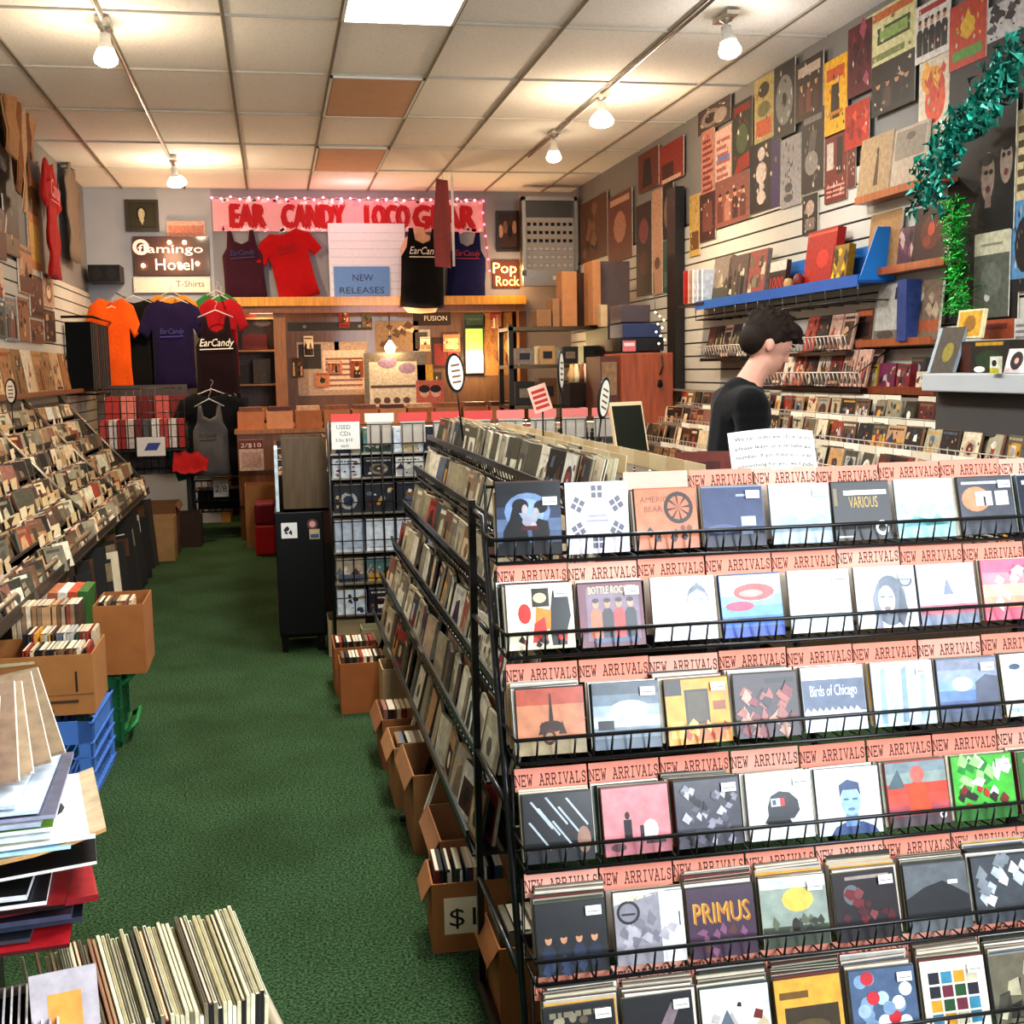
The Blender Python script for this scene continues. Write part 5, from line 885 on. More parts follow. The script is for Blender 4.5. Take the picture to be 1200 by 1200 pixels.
# stack of records and magazines at the left edge, on a small table outside the frame
t = thing('side_table', (-.62, 1.98, 0), 'small dark table under the leaning stack of records at the left edge', 'table'); b = B(); b.bb((-.26, -.2, .665), (.12, .2, .69), '2a2420', 'wood'); part(b, 'top', t)
for sx, s2 in ((-.23, -.17), (.09, -.17), (-.23, .17), (.09, .17)): b = B(); b.bb((sx-.018, s2-.018, 0), (sx+.018, s2+.018, .665), '2a2420', 'wood'); part(b, 'leg', t)
def lp_flat(cx_, cy_, z, th, c, edge, rz, label, prims=None, tilt=0, w=.31, gloss='glossprint', bend=0):
    b = B(); n = 6
    for i in range(n):      # a sleeve with a slightly lifted corner side
        a0, a1 = -w/2+w*i/n, -w/2+w*(i+1)/n; g = lambda a: bend*max(0, a+.02)**2
        vs = [(a, y, g(a)+zz) for zz in (0, th) for a, y in ((a0, -w/2), (a1, -w/2), (a1, w/2), (a0, w/2))]
        b.mesh(vs, [(3,2,1,0), (0,1,5,4), (1,2,6,5), (2,3,7,6), (3,0,4,7)], edge, gloss); b.mesh(vs, [(4,5,6,7)], c, gloss)
    if prims and not bend:
        b.X = Matrix.Translation((0, -w/2, th)); b.art(w, w, prims, .0002, gloss)
    return b.build('record', label=label, cat='record', group='stack of records at the left edge', mw=Matrix.Translation((cx_, cy_, z)) @ Matrix.Rotation(rz, 4, 'Z') @ Matrix.Rotation(tilt, 4, 'Y'))
Z = .692
L_ = [(-.50, 1.93, .006, 'b02830', '5a1c20', .1, 'red-topped sleeve at the very bottom of the left stack', 0),
 (-.55, 1.95, .006, '2c2c34', '4a4a56', .05, 'grey-black sleeve second from the bottom of the left stack', 0),
 (-.49, 1.97, .008, '20222c', '3c4254', .12, 'dark blue sleeve with worn edge low in the left stack', 0),
 (-.50, 1.96, .008, '2a2a34', '50546a', .10, 'plastic-wrapped navy sleeve low in the left stack', 0),
 (-.48, 1.97, .010, 'a82a30', '8a2028', .22, 'dark red sleeve with a black panel, lower left stack', 0),
 (-.50, 1.95, .006, '8a1c22', '2a1418', .06, 'crimson sleeve just above the dark red one', 0),
 (-.53, 1.94, .006, '1a1a1e', 'e8e8ea', .10, 'black sleeve with white edge, middle of left stack', 0),
 (-.55, 1.95, .008, '16161a', 'd8d8dc', .05, 'black glossy sleeve under the one with the ring, left stack', 0)]
for i, (x_, y_, th, c, e, rz, lb, bd) in enumerate(L_): lp_flat(x_, y_, Z, th, c, e, rz, lb); Z += th+.0035
lp_flat(-.47, 1.97, Z+.012, .005, '1c1a1c', 'dcd8d4', .16, 'black sleeve with a small ring emblem, jutting out of left stack', [('e', .42, .5, .09, .09, 'c8bcb0', 16), ('e', .42, .5, .075, .075, '1c1a1c', 16), ('e', .42, .5, .04, .04, '9a4a3c', 8)], -.04); Z += .038
for i, (c, e, rz, dx, lb) in enumerate((('d8c0a0', 'c8a070', .2, .03, 'kraft-edged sleeve jutting farthest out of the left stack'), ('a8d0e4', 'bcd8e8', .12, -.01, 'pale blue-edged sleeve in the left stack'), ('e4e4d4', 'e8ece8', .16, .02, 'ivory sleeve with half a black disc, left stack'), ('eef2f4', 'dce4ec', .08, -.03, 'white magazine above the ivory sleeve'), ('8ab04a', 'e8f0f0', .10, -.03, 'green-edged white sleeve in the left stack'), ('e8ecf0', 'b4bccc', .06, -.04, 'white sleeve below the striped one, left stack'), ('6a6a7c', 'a8a8bc', .07, -.02, 'grey-striped sleeve in the upper left stack'), ('dce6f0', 'd0dcec', .05, -.04, 'pale blue-white sleeve near the top of the left stack'), ('e4eaf2', 'c8d4e4', .04, -.07, 'topmost flat white sleeve of the left stack'))):
    lp_flat(-.49+dx, 1.97, Z, .006, c, e, rz, lb, [('e', .6, .45, .26, .22, '2a2a2a', 20), ('e', .6, .45, .1, .08, 'c8c8c0', 12), ('r', .0, .3, .5, .6, 'e4e4d4')] if i == 2 else None, bend=.9 if i in (0,) else 0); Z += .0105
for i, (y_, ln, x_, c, h) in enumerate(((1.80, .62, -.66, '94806a', .25), (1.88, .55, -.62, 'a8927a', .25), (1.95, .5, -.60, '9c8470', .25), (1.98, .62, -.585, 'b09a80', .22), (2.02, .55, -.565, 'a08a72', .22), (2.06, .6, -.55, '98846c', .20))):
    h = .24; ln = ln*.35+.95; x_ += .05; b = B(); b.bb((-.15, 0, -.007), (.15, h, 0), c, 'glossprint'); b.bb((.146, 0, -.006), (.1515, h, -.001), 'f0e4d0', 'paper'); b.build('record', label=f'{cname(c)} plastic-sleeved record leaning upright on the left stack, {ORD[i]} from the camera', cat='record', group='upright records on the left stack', mw=CM((x_, y_-.1, Z+.002), FRONT, ln, -.2+.05*i) @ Matrix.Rotation(.27, 4, 'Z'))
# tub of records at the bottom
t = thing('stand', (-.25, 1.83, 0), 'low stand under the tub of records at the bottom edge', 'stand'); b = B(); b.bb((-.36, -.22, .24), (.24, .22, .27), '2a2622', 'wood'); part(b, 'top', t)
for sx, s2 in ((-.33, -.18), (.2, -.18), (-.33, .18), (.2, .18)): b = B(); b.bb((sx-.02, s2-.02, 0), (sx+.02, s2+.02, .24), '2a2622', 'wood'); part(b, 'leg', t)
TB = Matrix.Translation((-.262, 1.835, .018)) @ Matrix.Rotation(.23, 4, 'Z'); t = thing('plastic_tub', (-.27, 1.825, .272), 'dark plastic tub with pale rim holding records at the bottom edge', 'tub', None, .23); b = B()
w2, d2, h = .215, .175, .275
for q in ((-w2, -d2, w2, -d2+.008), (-w2, d2-.008, w2, d2), (-w2, -d2, -w2+.008, d2), (w2-.008, -d2, w2, d2)): b.bb((q[0], q[1], 0), (q[2], q[3], h), '3a322a', 'plastic')
b.bb((-w2, -d2, 0), (w2, d2, .008), '3a322a', 'plastic'); b.bb((-.205, -.165, .008), (-.115, .0, .245), '4a3c30', 'card'); part(b, 'body', t)
b = B(); rp = [(-w2+.04, -d2), (w2-.04, -d2), (w2, -d2+.04), (w2, d2-.04), (w2-.04, d2), (-w2+.04, d2), (-w2, d2-.04), (-w2, -d2+.04)]; b.tube([(x, y, h) for x, y in rp], .010, 'a89c88', 'plastic', 6, closed=True); part(b, 'rim', t, 'pale rounded rim')
CR = ['cdc4a0', 'c0b48c', 'a8997a', 'dcd4b4', 'a89e7c', 'b8583c', '8a7a5c', 'dcd2ac', '3a3630', 'e8e0c4', 'c4b894', '6a4a3a', 'd8cfae', 'f0ead4']
n = 44
for j in range(n):
    u = j/(n-1); x = (-.312+.242*(j-2)/(n-3)) if j > 1 else -.345+.02*j; c = 'b8684a' if j in (8, 11, 12, 3) else CR[(j*5+j//3) % 14] if j % 9 < 5 else CR[[0, 3, 9, 13, 7][j % 5]]
    h_ = .31+rng.uniform(-.012, .006)+.008*u; th = .0048; b = B(); b.bb((-th/2, -.155, 0), (th/2, .155, h_), c, 'print'); b.bb((-th/2-.0004, -.1556, .0), (th/2+.0004, -.155, h_), rng.choice(['d8d0b0', '2a2826', 'ece4cc', '8a8068']), 'print'); b.bb((-th*.3, -.15, h_), (th*.3, .15, h_+.0006), rng.choice(['dcd2b0', 'a89c78', '4a4234', '8a7c60']), 'paper')
    b.build('record', label=f'{cname(c)} record sleeve in the bottom tub, {ORD[j] if j < 24 else str(j+1)+"th"} from the left', cat='record', group='records in the bottom tub', mw=TB @ Matrix.Translation((x+.242, .0, .285)) @ Matrix.Rotation(-.04+.08*(1-u), 4, 'Z') @ Matrix.Rotation(-.10+.16*u, 4, 'Y'))
# clear sleeves and singles near the camera edge of the tub
for j in range(9): b = B(); c = ['d8d0cc', 'c8c4c8', 'e4dedc', 'b8b0b0'][j % 4]; b.bb((-.09, -.0015, 0), (.09, .0015, .17), c, 'glossprint'); b.build('clear_sleeve', label=f'clear plastic sleeve in the corner of the bottom tub, {ORD[j]} from the left', cat='sleeve', group='clear sleeves in the bottom tub', mw=Matrix.Translation((-.435+.010*j, 1.70+.002*j, .47)) @ Matrix.Rotation(1.75, 4, 'Z') @ Matrix.Rotation(.1, 4, 'X'))
b = B(); b.bb((-.045, -.002, 0), (.045, .002, .17), 'b8b0b4', 'glossprint'); b.X = CM((0, -.0025, .01)); b.art(.045, .13, [('r', 0, 0, 1, 1, 'e8a050'), ('r', .2, .4, .8, .42, '6a3a20')], 0, 'glossprint'); b.build('single_record', label='orange-labelled single in a clear sleeve at the bottom edge', cat='record', mw=Matrix.Translation((-.315, 1.66, .535)) @ Matrix.Rotation(.23, 4, 'Z') @ Matrix.Rotation(-.35, 4, 'X'))
# ---------------------------------------------------------------- right wall: posters
rng = random.Random(51)
def letters(n, c): return [('r', .1, .1+.8*i/n, .9-.1*(i % 3), .1+.8*i/n+.4/n, c) for i in range(n)]
GPst = None
PX = XR-.029
Pz = [((822, 152, 837, 232), [('r', 0, 0, 1, 1, 'c08a78')]+letters(9, '8a3a34'), 'salmon list poster, leftmost of the right wall cluster'),
 ((838, 150, 857, 224), [('r', 0, 0, 1, 1, 'd0aea0')]+letters(7, 'a86a64')+[('r', .1, .5, .9, .56, '6a80b0')], 'pink list poster with one blue line'),
 ((818, 121, 856, 150), [('r', 0, 0, 1, 1, '5a4c48'), ('e', .4, .5, .3, .34, '9a8c84', 16), ('e', .4, .5, .18, .2, '4a3c3a', 12), ('e', .7, .4, .2, .3, 'a8988e')], 'grey swirl poster under the ceiling'),
 ((858, 118, 881, 206), [('r', 0, 0, 1, 1, '3a3c30'), ('e', .5, .5, .3, .2, '5a6a4c'), ('p', [(.1, .05), (.3, .25), (.95, .3), (.9, .1)], 'a03428'), ('r', .1, .85, .9, .95, '8a3028')], 'dark green poster with a red lower corner'),
 ((884, 90, 906, 165), [('r', 0, 0, 1, 1, 'b8a870'), ('e', .5, .8, .3, .12, '4a4030'), ('e', .5, .5, .34, .12, '7a7a50'), ('r', .1, .08, .9, .34, 'c86a3c')], 'yellow-brown illustrated gig poster'),
 ((907, 74, 931, 160), [('r', 0, 0, 1, 1, '26262a'), ('e', .5, .5, .42, .34, '8a8c88', 20), ('e', .5, .5, .12, .1, '1c1c20')], 'black poster with a big grey disc'),
 ((932, 68, 964, 138), [('r', 0, 0, 1, 1, '3a2824'), ('r', .1, .74, .9, .9, 'c8b8ac')]+people(['6a3428', '8a4a3c', '5a2c28'], n=3, x0=.22, dx=.27, t=.5), 'dark band poster with pale lettering beside the yellow poster'),
 ((965, 68, 992, 156), [('r', 0, 0, 1, 1, 'e4b428'), ('r', .12, .72, .88, .88, 'c8622c'), ('p', [(.3, .2), (.34, .66), (.66, .66), (.7, .2)], '3a2c1c'), ('r', .15, .25, .85, .3, 'c88a20')], 'bright yellow poster with a dark figure'),
 ((993, 28, 1021, 110), [('r', 0, 0, 1, 1, '6a2034')]+splash(rng, 14, ['8a3850', '4a1828', 'a85a70'], .1, .9, .16), 'maroon patterned poster under the ceiling'),
 ((1015, 4, 1072, 70), [('r', 0, 0, 1, 1, 'd8d4a8'), ('r', .05, .8, .95, .95, 'c87a50'), ('r', .24, .36, .9, .66, '4a5a38'), ('r', .29, .41, .85, .61, '98b070'), ('r', .1, .08, .8, .2, '8a9468')], 'cream poster with a green lettered frame'),
 ((1021, 68, 1071, 128), [('r', 0, 0, 1, 1, '3a3430')]+people(['26221e', '5a4a40', '2c2824'], n=4, t=.5), 'dark group photo poster below the cream and green one'),
 ((1072, 0, 1112, 68), [('r', 0, 0, 1, 1, 'e0dcd8'), ('r', .1, .84, .9, .94, 'b03a44')]+people(['141416', '1c1c20'], n=5, x0=.14, dx=.18, t=.58, y=.12), 'white poster of five standing men in black'),
 ((1076, 68, 1111, 158), [('r', 0, 0, 1, 1, 'd8ccb8'), ('e', .55, .45, .34, .3, 'd8603c', 16), ('e', .45, .72, .36, .18, 'e0a03c', 12)]+splash(rng, 10, ['e8b050', 'c84a30'], .5, .92, .14), 'portrait poster in orange and yellow'),
 ((1112, 0, 1155, 76), [('r', 0, 0, 1, 1, 'c0482c'), ('e', .5, .62, .2, .14, 'e0c040', 10), ('p', [(.3, .5), (.5, .9), (.7, .5), (.5, .4)], 'd8b030'), ('r', .1, .12, .9, .28, '6a9a4a')], 'red poster with yellow emblem and green lettering'),
 ((1157, 0, 1200, 42), [('r', 0, 0, 1, 1, 'c8c4c4')]+splash(rng, 12, ['3a363c', '5a565c'], .3, .9, .18), 'black and white poster in the top right corner'),
 ((990, 120, 1018, 172), [('r', 0, 0, 1, 1, 'b03424')]+splash(rng, 8, ['d8604a', '8a2018'], .2, .8, .16), 'small red poster below the maroon one'),
 ((878, 164, 914, 246), [('r', 0, 0, 1, 1, '1c181c'), ('r', .72, .0, 1, 1, '43306a'), ('e', .4, .82, .12, .1, 'd8ccc4'), ('e', .4, .55, .18, .16, 'd0c4bc', 10), ('r', .34, .1, .46, .5, 'c8bcb4'), ('e', .4, .2, .14, .1, 'c8bcb4')], 'black and purple poster with a pale skeleton'),
 ((915, 160, 938, 242), [('r', 0, 0, 1, 1, 'a8a4a4'), ('t', 'V', .3, .78, .13, '4a4a50'), ('t', 'A', .3, .6, .13, '4a4a50'), ('t', 'C', .3, .42, .13, '4a4a50'), ('e', .4, .28, .2, .07, '5a5a60'), ('e', .4, .13, .22, .06, '5a5a60')], 'grey poster with vertical grey letters'),
 ((939, 130, 965, 224), [('r', 0, 0, 1, 1, '302c2c'), ('r', .1, .86, .9, .94, '8a8480'), ('e', .45, .36, .3, .16, '9a9490', 10), ('p', [(.3, .5), (.4, .75), (.7, .75), (.6, .5)], '6a6664')], 'black and grey action poster'),
 ((966, 158, 992, 236), [('r', 0, 0, 1, 1, '7a2a24'), ('r', .1, .5, .4, .9, 'c8bcb0'), ('r', .55, .4, .8, .95, '1c1a1a')]+[('r', .1, .08+.07*i, .9, .11+.07*i, 'd89a8c') for i in range(3)], 'dark red poster with black shapes and text lines'),
 ((993, 172, 1002, 220), [('r', 0, 0, 1, 1, '6a2a24')], 'narrow brown-red poster edge next to the upper wooden ledge'),
 ((838, 206, 878, 262), [('r', 0, 0, 1, 1, '8a5a50')]+people(['6a3c38', 'a87868', '4a2c2a'], n=4, t=.55), 'faded pink group photo poster'),
 ((820, 226, 838, 282), [('r', 0, 0, 1, 1, '4a2624'), ('r', .2, .2, .8, .8, '7a4a40')], 'dark red framed poster left of the pink group photo'),
 ((808, 228, 820, 300), [('r', 0, 0, 1, 1, 'c8aa68'), ('r', .1, .1, .9, .4, '7a5a30')], 'sand coloured narrow poster beside the dark post'),
 ((940, 228, 958, 274), [('r', 0, 0, 1, 1, '242020'), ('e', .5, .66, .28, .2, 'b8a498', 12), ('r', .2, .1, .8, .4, '8a7c74')], 'small black portrait poster on the slatted wall'),
 ((1107, 48, 1192, 376), [('r', 0, 0, 1, 1, '241a18')], 'tall black backing board behind the teal garland'),
 ((1183, 232, 1206, 342), [('r', 0, 0, 1, 1, '6a9ac0'), ('e', .7, .5, .5, .3, '2c2424', 14), ('r', 0, 0, 1, .14, '1c1c22')], 'sky blue poster with a dark face at the right edge'),
 ((1190, 128, 1206, 234), [('r', 0, 0, 1, 1, 'd8c8a0')]+letters(5, '6a5a44'), 'cream poster at the right edge above the blue one')]
for q, pr, lb in Pz: wall_r(*q, PX-(0 if 'backing' in lb else rng.uniform(.0, .004)), (pr if 'backing' in lb else pr+splash(rng, 14, [z_[-1] if isinstance(z_[-1], str) else 'c8b8a0' for z_ in pr[1:5]]+[cc_ for cc_ in ('8a7a6a', 'd8ccb8')], .06, .92, .05)), lb+(' on the right wall' if 'right' not in lb and len(lb.split()) < 13 else ''))
wall_r(1145, 118, 1187, 272, PX-.012, [('r', 0, 0, 1, 1, '1c1614'), ('e', .30, .50, .27, .27, '2e211c', 14), ('e', .78, .58, .24, .22, '32251f', 14), ('e', .27, .44, .19, .19, 'a08c80', 14), ('p', [(.2, .2), (.22, .34), (.36, .34), (.38, .2)], '8a766c'), ('e', .77, .52, .17, .17, 'a39084', 14), ('e', .24, .57, .18, .05, '2e211c', 12), ('e', .77, .65, .16, .05, '32251f', 12), ('e', .22, .47, .06, .02, '2a2020', 8), ('e', .36, .47, .06, .02, '2a2020', 8), ('e', .28, .34, .07, .03, '6a3a38', 8), ('e', .7, .57, .05, .02, '2a2020', 8), ('e', .84, .57, .05, .02, '2a2020', 8), ('e', .77, .44, .06, .03, '7a4a44', 8), ('t', 'Deftl', .2, .86, .06, 'c8c0bc')], 'dark poster of two pale faces next to the garland')
wall_r(1140, 272, 1181, 372, PX-.012, [('r', 0, 0, 1, 1, '6c7064'), ('r', 0, .74, 1, 1, 'd0ccb4'), ('r', .2, .84, .8, .87, '9a9884'), ('e', .4, .24, .08, .05, 'd8d4cc'), ('e', .5, .45, .3, .2, '7c8074')], 'grey-green record poster with a cream top band')
# far part of the right wall
for q, pr, lb in [((680, 232, 712, 305), [('r', 0, 0, 1, 1, '6a4a3a')]+splash(rng, 8, ['8a6a50', '4a3024'], s=.15), 'brown poster high in the far right corner'),
 ((713, 226, 741, 305), [('r', 0, 0, 1, 1, '7a4a3c'), ('e', .5, .5, .26, .24, 'b88a74', 10), ('r', .1, .85, .9, .94, 'c8a890')], 'framed reddish figure poster in the far right corner'),
 ((746, 238, 764, 346), [('r', 0, 0, 1, 1, '3a2426'), ('e', .5, .7, .3, .14, '8a4a50'), ('e', .5, .35, .3, .14, '5a3034')], 'tall dark maroon poster near the dark post'),
 ((765, 222, 776, 345), [('r', 0, 0, 1, 1, 'c8a088'), ('e', .5, .3, .3, .06, '7a5a4c')], 'narrow peach poster near the dark post'),
 ((777, 216, 789, 280), [('r', 0, 0, 1, 1, '241c1c'), ('e', .4, .5, .3, .3, '8a7468', 10)], 'black figure poster near the dark post'),
 ((777, 281, 789, 342), [('r', 0, 0, 1, 1, '4a6a60'), ('r', .1, .1, .9, .4, '6a8478')], 'sea green poster near the dark post'),
 ((748, 176, 772, 222), [('r', 0, 0, 1, 1, '7a4034'), ('p', [(.2, .1), (.3, .8), (.6, .8), (.7, .1)], '2a1c1a')], 'rust poster high on the far right wall'),
 ((773, 166, 801, 212), [('r', 0, 0, 1, 1, '9a3a30'), ('r', .1, .1, .6, .5, '5a2420'), ('r', .1, .02, .9, .12, 'd8b8a4')], 'red poster high above the dark post')]:
    wall_r(*q, PX, pr, lb)
b = B(); a = px(790, 480, 'X', XR-.06); c = px(797, 218, 'X', XR-.06); b.bb((XR-.10, c.y, .95), (XR-.026, a.y+.05, c.z), '1c1410', 'wood'); b.build('wall_post', label='dark vertical post on the right wall beside the wooden chest', cat='post')
# ---------------------------------------------------------------- right wall: ledges, records, blue shelf
def ledge(x0, y0, x1, y1, X, d, col, label, th=.02, name='wall_ledge'):
    a = px(x0, y0, 'X', X); c = px(x1, y1, 'X', X); z = (a.z+c.z)/2; t = thing(name, (XR-.03, (a.y+c.y)/2, z), label, 'shelf'); b = B(); L = abs(a.y-c.y)/2
    b.bb((-d, -L, -th), (.01, L, 0), col, 'wood'); part(b, 'board', t); b = B(); b.bb((-d-.008, -L, -th), (-d, L, .018), col, 'wood'); part(b, 'lip', t); return z
LX = XR-.12
za = ledge(1003, 237, 1102, 206, LX, .09, 'b06a34', 'topmost orange-brown wooden ledge with two records')
zb = ledge(1012, 322, 1108, 304, LX, .09, 'a85f30', 'second orange-brown wooden ledge right of the blue shelf')
zc = ledge(1004, 404, 1092, 397, LX, .09, 'a86034', 'third wooden ledge with the white record, right wall')
zd = ledge(1008, 455, 1096, 460, LX-.03, .12, '8a4424', 'lowest reddish ledge with small boxes')
lp = lambda q, pr, lb, z, ln=.10, dx=0, **k: wall_r(*q, LX+.04+dx, pr, lb, 'record', .012, ln, 'record', zfix=z+.002, **k)
lp((1003, 158, 1040, 232), [('r', 0, 0, 1, 1, 'a89070'), ('p', [(.5, .2), (.54, .7), (.6, .7), (.64, .2)], '5a4634'), ('e', .56, .74, .04, .06, '4a382a')], 'tan record with a small dark figure, top ledge left', za)
lp((1042, 146, 1081, 222), [('r', 0, 0, 1, 1, 'b0a090'), ('r', .05, .5, .95, .95, '8a8074'), ('e', .5, .84, .14, .06, '5a4c40')], 'grey-brown glossy record, top ledge right', za, m='glossprint')
lp((1014, 248, 1050, 320), [('r', 0, 0, 1, 1, 'a88458'), ('e', .4, .5, .2, .3, 'c0a074'), ('e', .3, .3, .2, .2, '8a7488')], 'golden tan record, second ledge left', zb, m='glossprint')
lp((1050, 266, 1068, 316), [('r', 0, 0, 1, 1, '6a4a54')]+splash(rng, 10, ['c8b0a8', '8a5a64', '3a2a30'], s=.2), 'small purple-brown record between the two large ones, second ledge', zb)
lp((1067, 240, 1108, 312), [('r', 0, 0, 1, 1, '3c241c'), ('e', .5, .55, .3, .3, '6a3020', 14), ('e', .5, .6, .1, .12, 'c05a38', 10), ('e', .4, .4, .12, .1, '8a3c28')], 'dark record with a red-orange glow, second ledge right', zb, m='glossprint')
lp((1000, 362, 1021, 401), [('r', 0, 0, 1, 1, '6a4430'), ('r', .1, .8, .9, .95, 'c8744c'), ('r', .2, .2, .8, .6, '3a2a24')], 'brown record at the left of the third ledge', zc)
lp((1023, 330, 1056, 400), [('r', 0, 0, 1, 1, 'c8c4bc'), ('r', 0, 0, 1, .2, '8a8478'), ('r', .62, .7, .9, .9, '4a403c'), ('e', .4, .12, .3, .08, '6a6054')], 'white record with a small dark square, third ledge', zc, edge='4a5a8a')
lp((1064, 328, 1098, 396), [('r', 0, 0, 1, 1, '8a7664'), ('r', 0, .14, 1, .34, 'b06a48'), ('e', .3, .75, .1, .1, 'e0d8c8')]+splash(rng, 10, ['5a483c', 'b8a48c'], .4, .9, .14), 'brown city photo record, third ledge right', zc)
b = B(); b.bb((0, -.045, 0), (.08, .045, .30), '3c5088', 'print'); b.build('record', label='blue-spined record box between white and brown records on third ledge', cat='record', mw=Matrix.Translation((LX-.02, px(1060, 396, 'X', LX).y, zc+.002)))
for j, (x0, x1, y0, c, nm) in enumerate(((1012, 1022, 428, 'c8a83c', 'yellow'), (1024, 1043, 426, '7a2050', 'magenta'), (1045, 1060, 427, '8a2a34', 'red and black'), (1052, 1068, 419, '4a4444', 'dark grey'), (1068, 1080, 436, 'd8ccb8', 'cream'), (1082, 1094, 448, 'c8502c', 'orange'))):
    a = px(x0, 456, 'X', XR-.14); c_ = px(x1, 456, 'X', XR-.14); tp = px((x0+x1)/2, y0, 'X', XR-.14); w = a.y-c_.y; h = tp.z-zd; b = B(); b.bb((-w/2, 0, -.05), (w/2, h, 0), c, 'print'); b.art(w, h, rart(rng, 'mix', c), .0004); b.build('small_box', label=f'{nm} small boxed set on the lowest reddish ledge', cat='box set', group='boxed sets on the lowest ledge', mw=CM((XR-.12 if j != 3 else XR-.08, (a.y+c_.y)/2, zd+.002), TO_LEFT, .1))
# blue shelf
a = px(820, 354, 'X', 3.0); c = px(1012, 330, 'X', 3.0); z = (a.z+c.z)/2-.01; yA, yB = a.y, c.y
t = thing('blue_shelf', (XR-.03, (yA+yB)/2, z), 'bright blue metal shelf bin on the right slatted wall', 'shelf'); b = B(); L = (yA-yB)/2
b.bb((-.20, -L, -.012), (0, L, 0), '2e6cb4', 'plastic'); b.bb((-.205, -L, -.03), (-.195, L, .03), '2e6cb4', 'plastic'); part(b, 'tray', t)
b = B(); b.bb((-.01, -L, 0), (0, L*.5, .20), '3a78b8', 'plastic'); part(b, 'back_panel', t)
b = B(); b.mesh([(-.2, -L-.008, 0), (0, -L-.008, 0), (0, -L-.008, .27), (-.10, -L-.008, .27), (-.2, -L, 0), (0, -L, 0), (0, -L, .27), (-.10, -L, .27)], [(3,2,1,0), (4,5,6,7), (0,1,5,4), (1,2,6,5), (2,3,7,6), (3,0,4,7)], '2f8ad0', 'plastic'); part(b, 'end_panel', t)
b = B()
for i in range(14): y = -L+2*L*i/13; b.tube([(-.2, y, -.03), (-.2, y, -.10), (0, y, -.10)], .005, '241c1a', 'wire', 4)
b.tube([(-.2, -L, -.10), (-.2, L, -.10)], .005, '241c1a', 'wire', 4); part(b, 'wire_brackets', t)
def onblue(x0, x1, y0, yb, c, pr, lb, cat='book', X=3.05, th=.03, ln=.12, nm='book', m='print'):
    a = px(x0, yb, 'X', X); c_ = px(x1, yb, 'X', X); tp = px((x0+x1)/2, y0, 'X', X); w = a.y-c_.y; h = tp.z-z-.005; b = B(); b.bb((-w/2, 0, -th), (w/2, h, 0), c, m); b.art(w, h, pr, .0004, m); return b.build(nm, label=lb, cat=cat, mw=CM((X, (a.y+c_.y)/2, z+.003), TO_LEFT, ln))
for j, (x0, x1, y0, yb) in enumerate(((832, 852, 300, 348), (850, 872, 298, 345), (874, 894, 292, 340))): onblue(x0, x1, y0, yb, '8a7c74', rart(rng, 'dull', ['8a8078', '6a5c58', '9a5a54'][j]), f'{["grey", "brown-grey", "rose-grey"][j]} comic leaning at the left part of the blue shelf', 'comic', nm='comic')
onblue(899, 918, 305, 333, '4a2420', [('r', 0, 0, 1, 1, '2a1c1c'), ('r', 0, .7, 1, 1, 'd8ccc0'), ('t', '1000', .1, .2, .34, 'c83a30', .8)], 'small black card with red numbers 1000 on the blue shelf', 'card', nm='price_card')
onblue(940, 974, 268, 322, 'a8201c', [('r', 0, 0, 1, 1, 'a8241c'), ('e', .6, .5, .2, .16, 'c83a2c'), ('r', 0, .92, 1, .96, 'd06048')], 'tall bright red box standing on the blue shelf', 'box', th=.05, nm='gift_box')
onblue(972, 990, 286, 318, 'a8801c', [('r', 0, 0, 1, 1, '9a7a30')]+splash(rng, 10, ['e0b830', '4a3a20'], s=.2), 'yellow-brown boxed toy right of the red box', 'toy', th=.04, nm='boxed_toy')
b = B(); b.lathe([(0, .02), (.03, .02), (.035, .05), (.03, .08), (.015, .1), (0, .105)], '7a2c20', 'plastic', 10); b.lathe([(0, 0), (.045, 0), (.045, .02), (0, .02)], '4a6a2c', 'plastic', 10); b.build('figurine', label='small red and green figurine beside the red box on the blue shelf', cat='figurine', mw=Matrix.Translation((3.03, px(936, 325, 'X', 3.03).y, z)))
b = B(); b.lathe([(0, 0), (.03, 0), (.03, .06), (.02, .085), (0, .09)], 'c8a070', 'plastic', 10); b.build('figurine', label='small tan figurine left of the red box on the blue shelf', cat='figurine', mw=Matrix.Translation((3.05, px(924, 327, 'X', 3.05).y, z)))
for j in range(5): X = 3.02; a = px(806+5.4*j, 356, 'X', X); tp = px(810, 300, 'X', X); b = B(); b.bb((-.13, -.012, 0), (0, .012, .24), ['b83a34', 'c8a89c', 'e8e8ec', 'd8dce4', 'eceef2'][j], 'print'); b.build('book', label=f'{["red", "tan", "white", "pale grey", "bright white"][j]}-spined book at the left end by the blue shelf, {ORD[j]} from left', cat='book', group='upright books left of the blue shelf', mw=Matrix.Translation((X+.1, a.y, a.z+.0)) )
a = px(806, 356, 'X', 3.02); c = px(832, 354, 'X', 3.02); b = B(); b.bb((2.96, c.y-.03, a.z-.03), (XR-.02, a.y+.05, a.z-.012), '1c1614', 'wood'); b.build('wall_ledge', label='short black bracket shelf under the upright books by the blue shelf', cat='shelf')
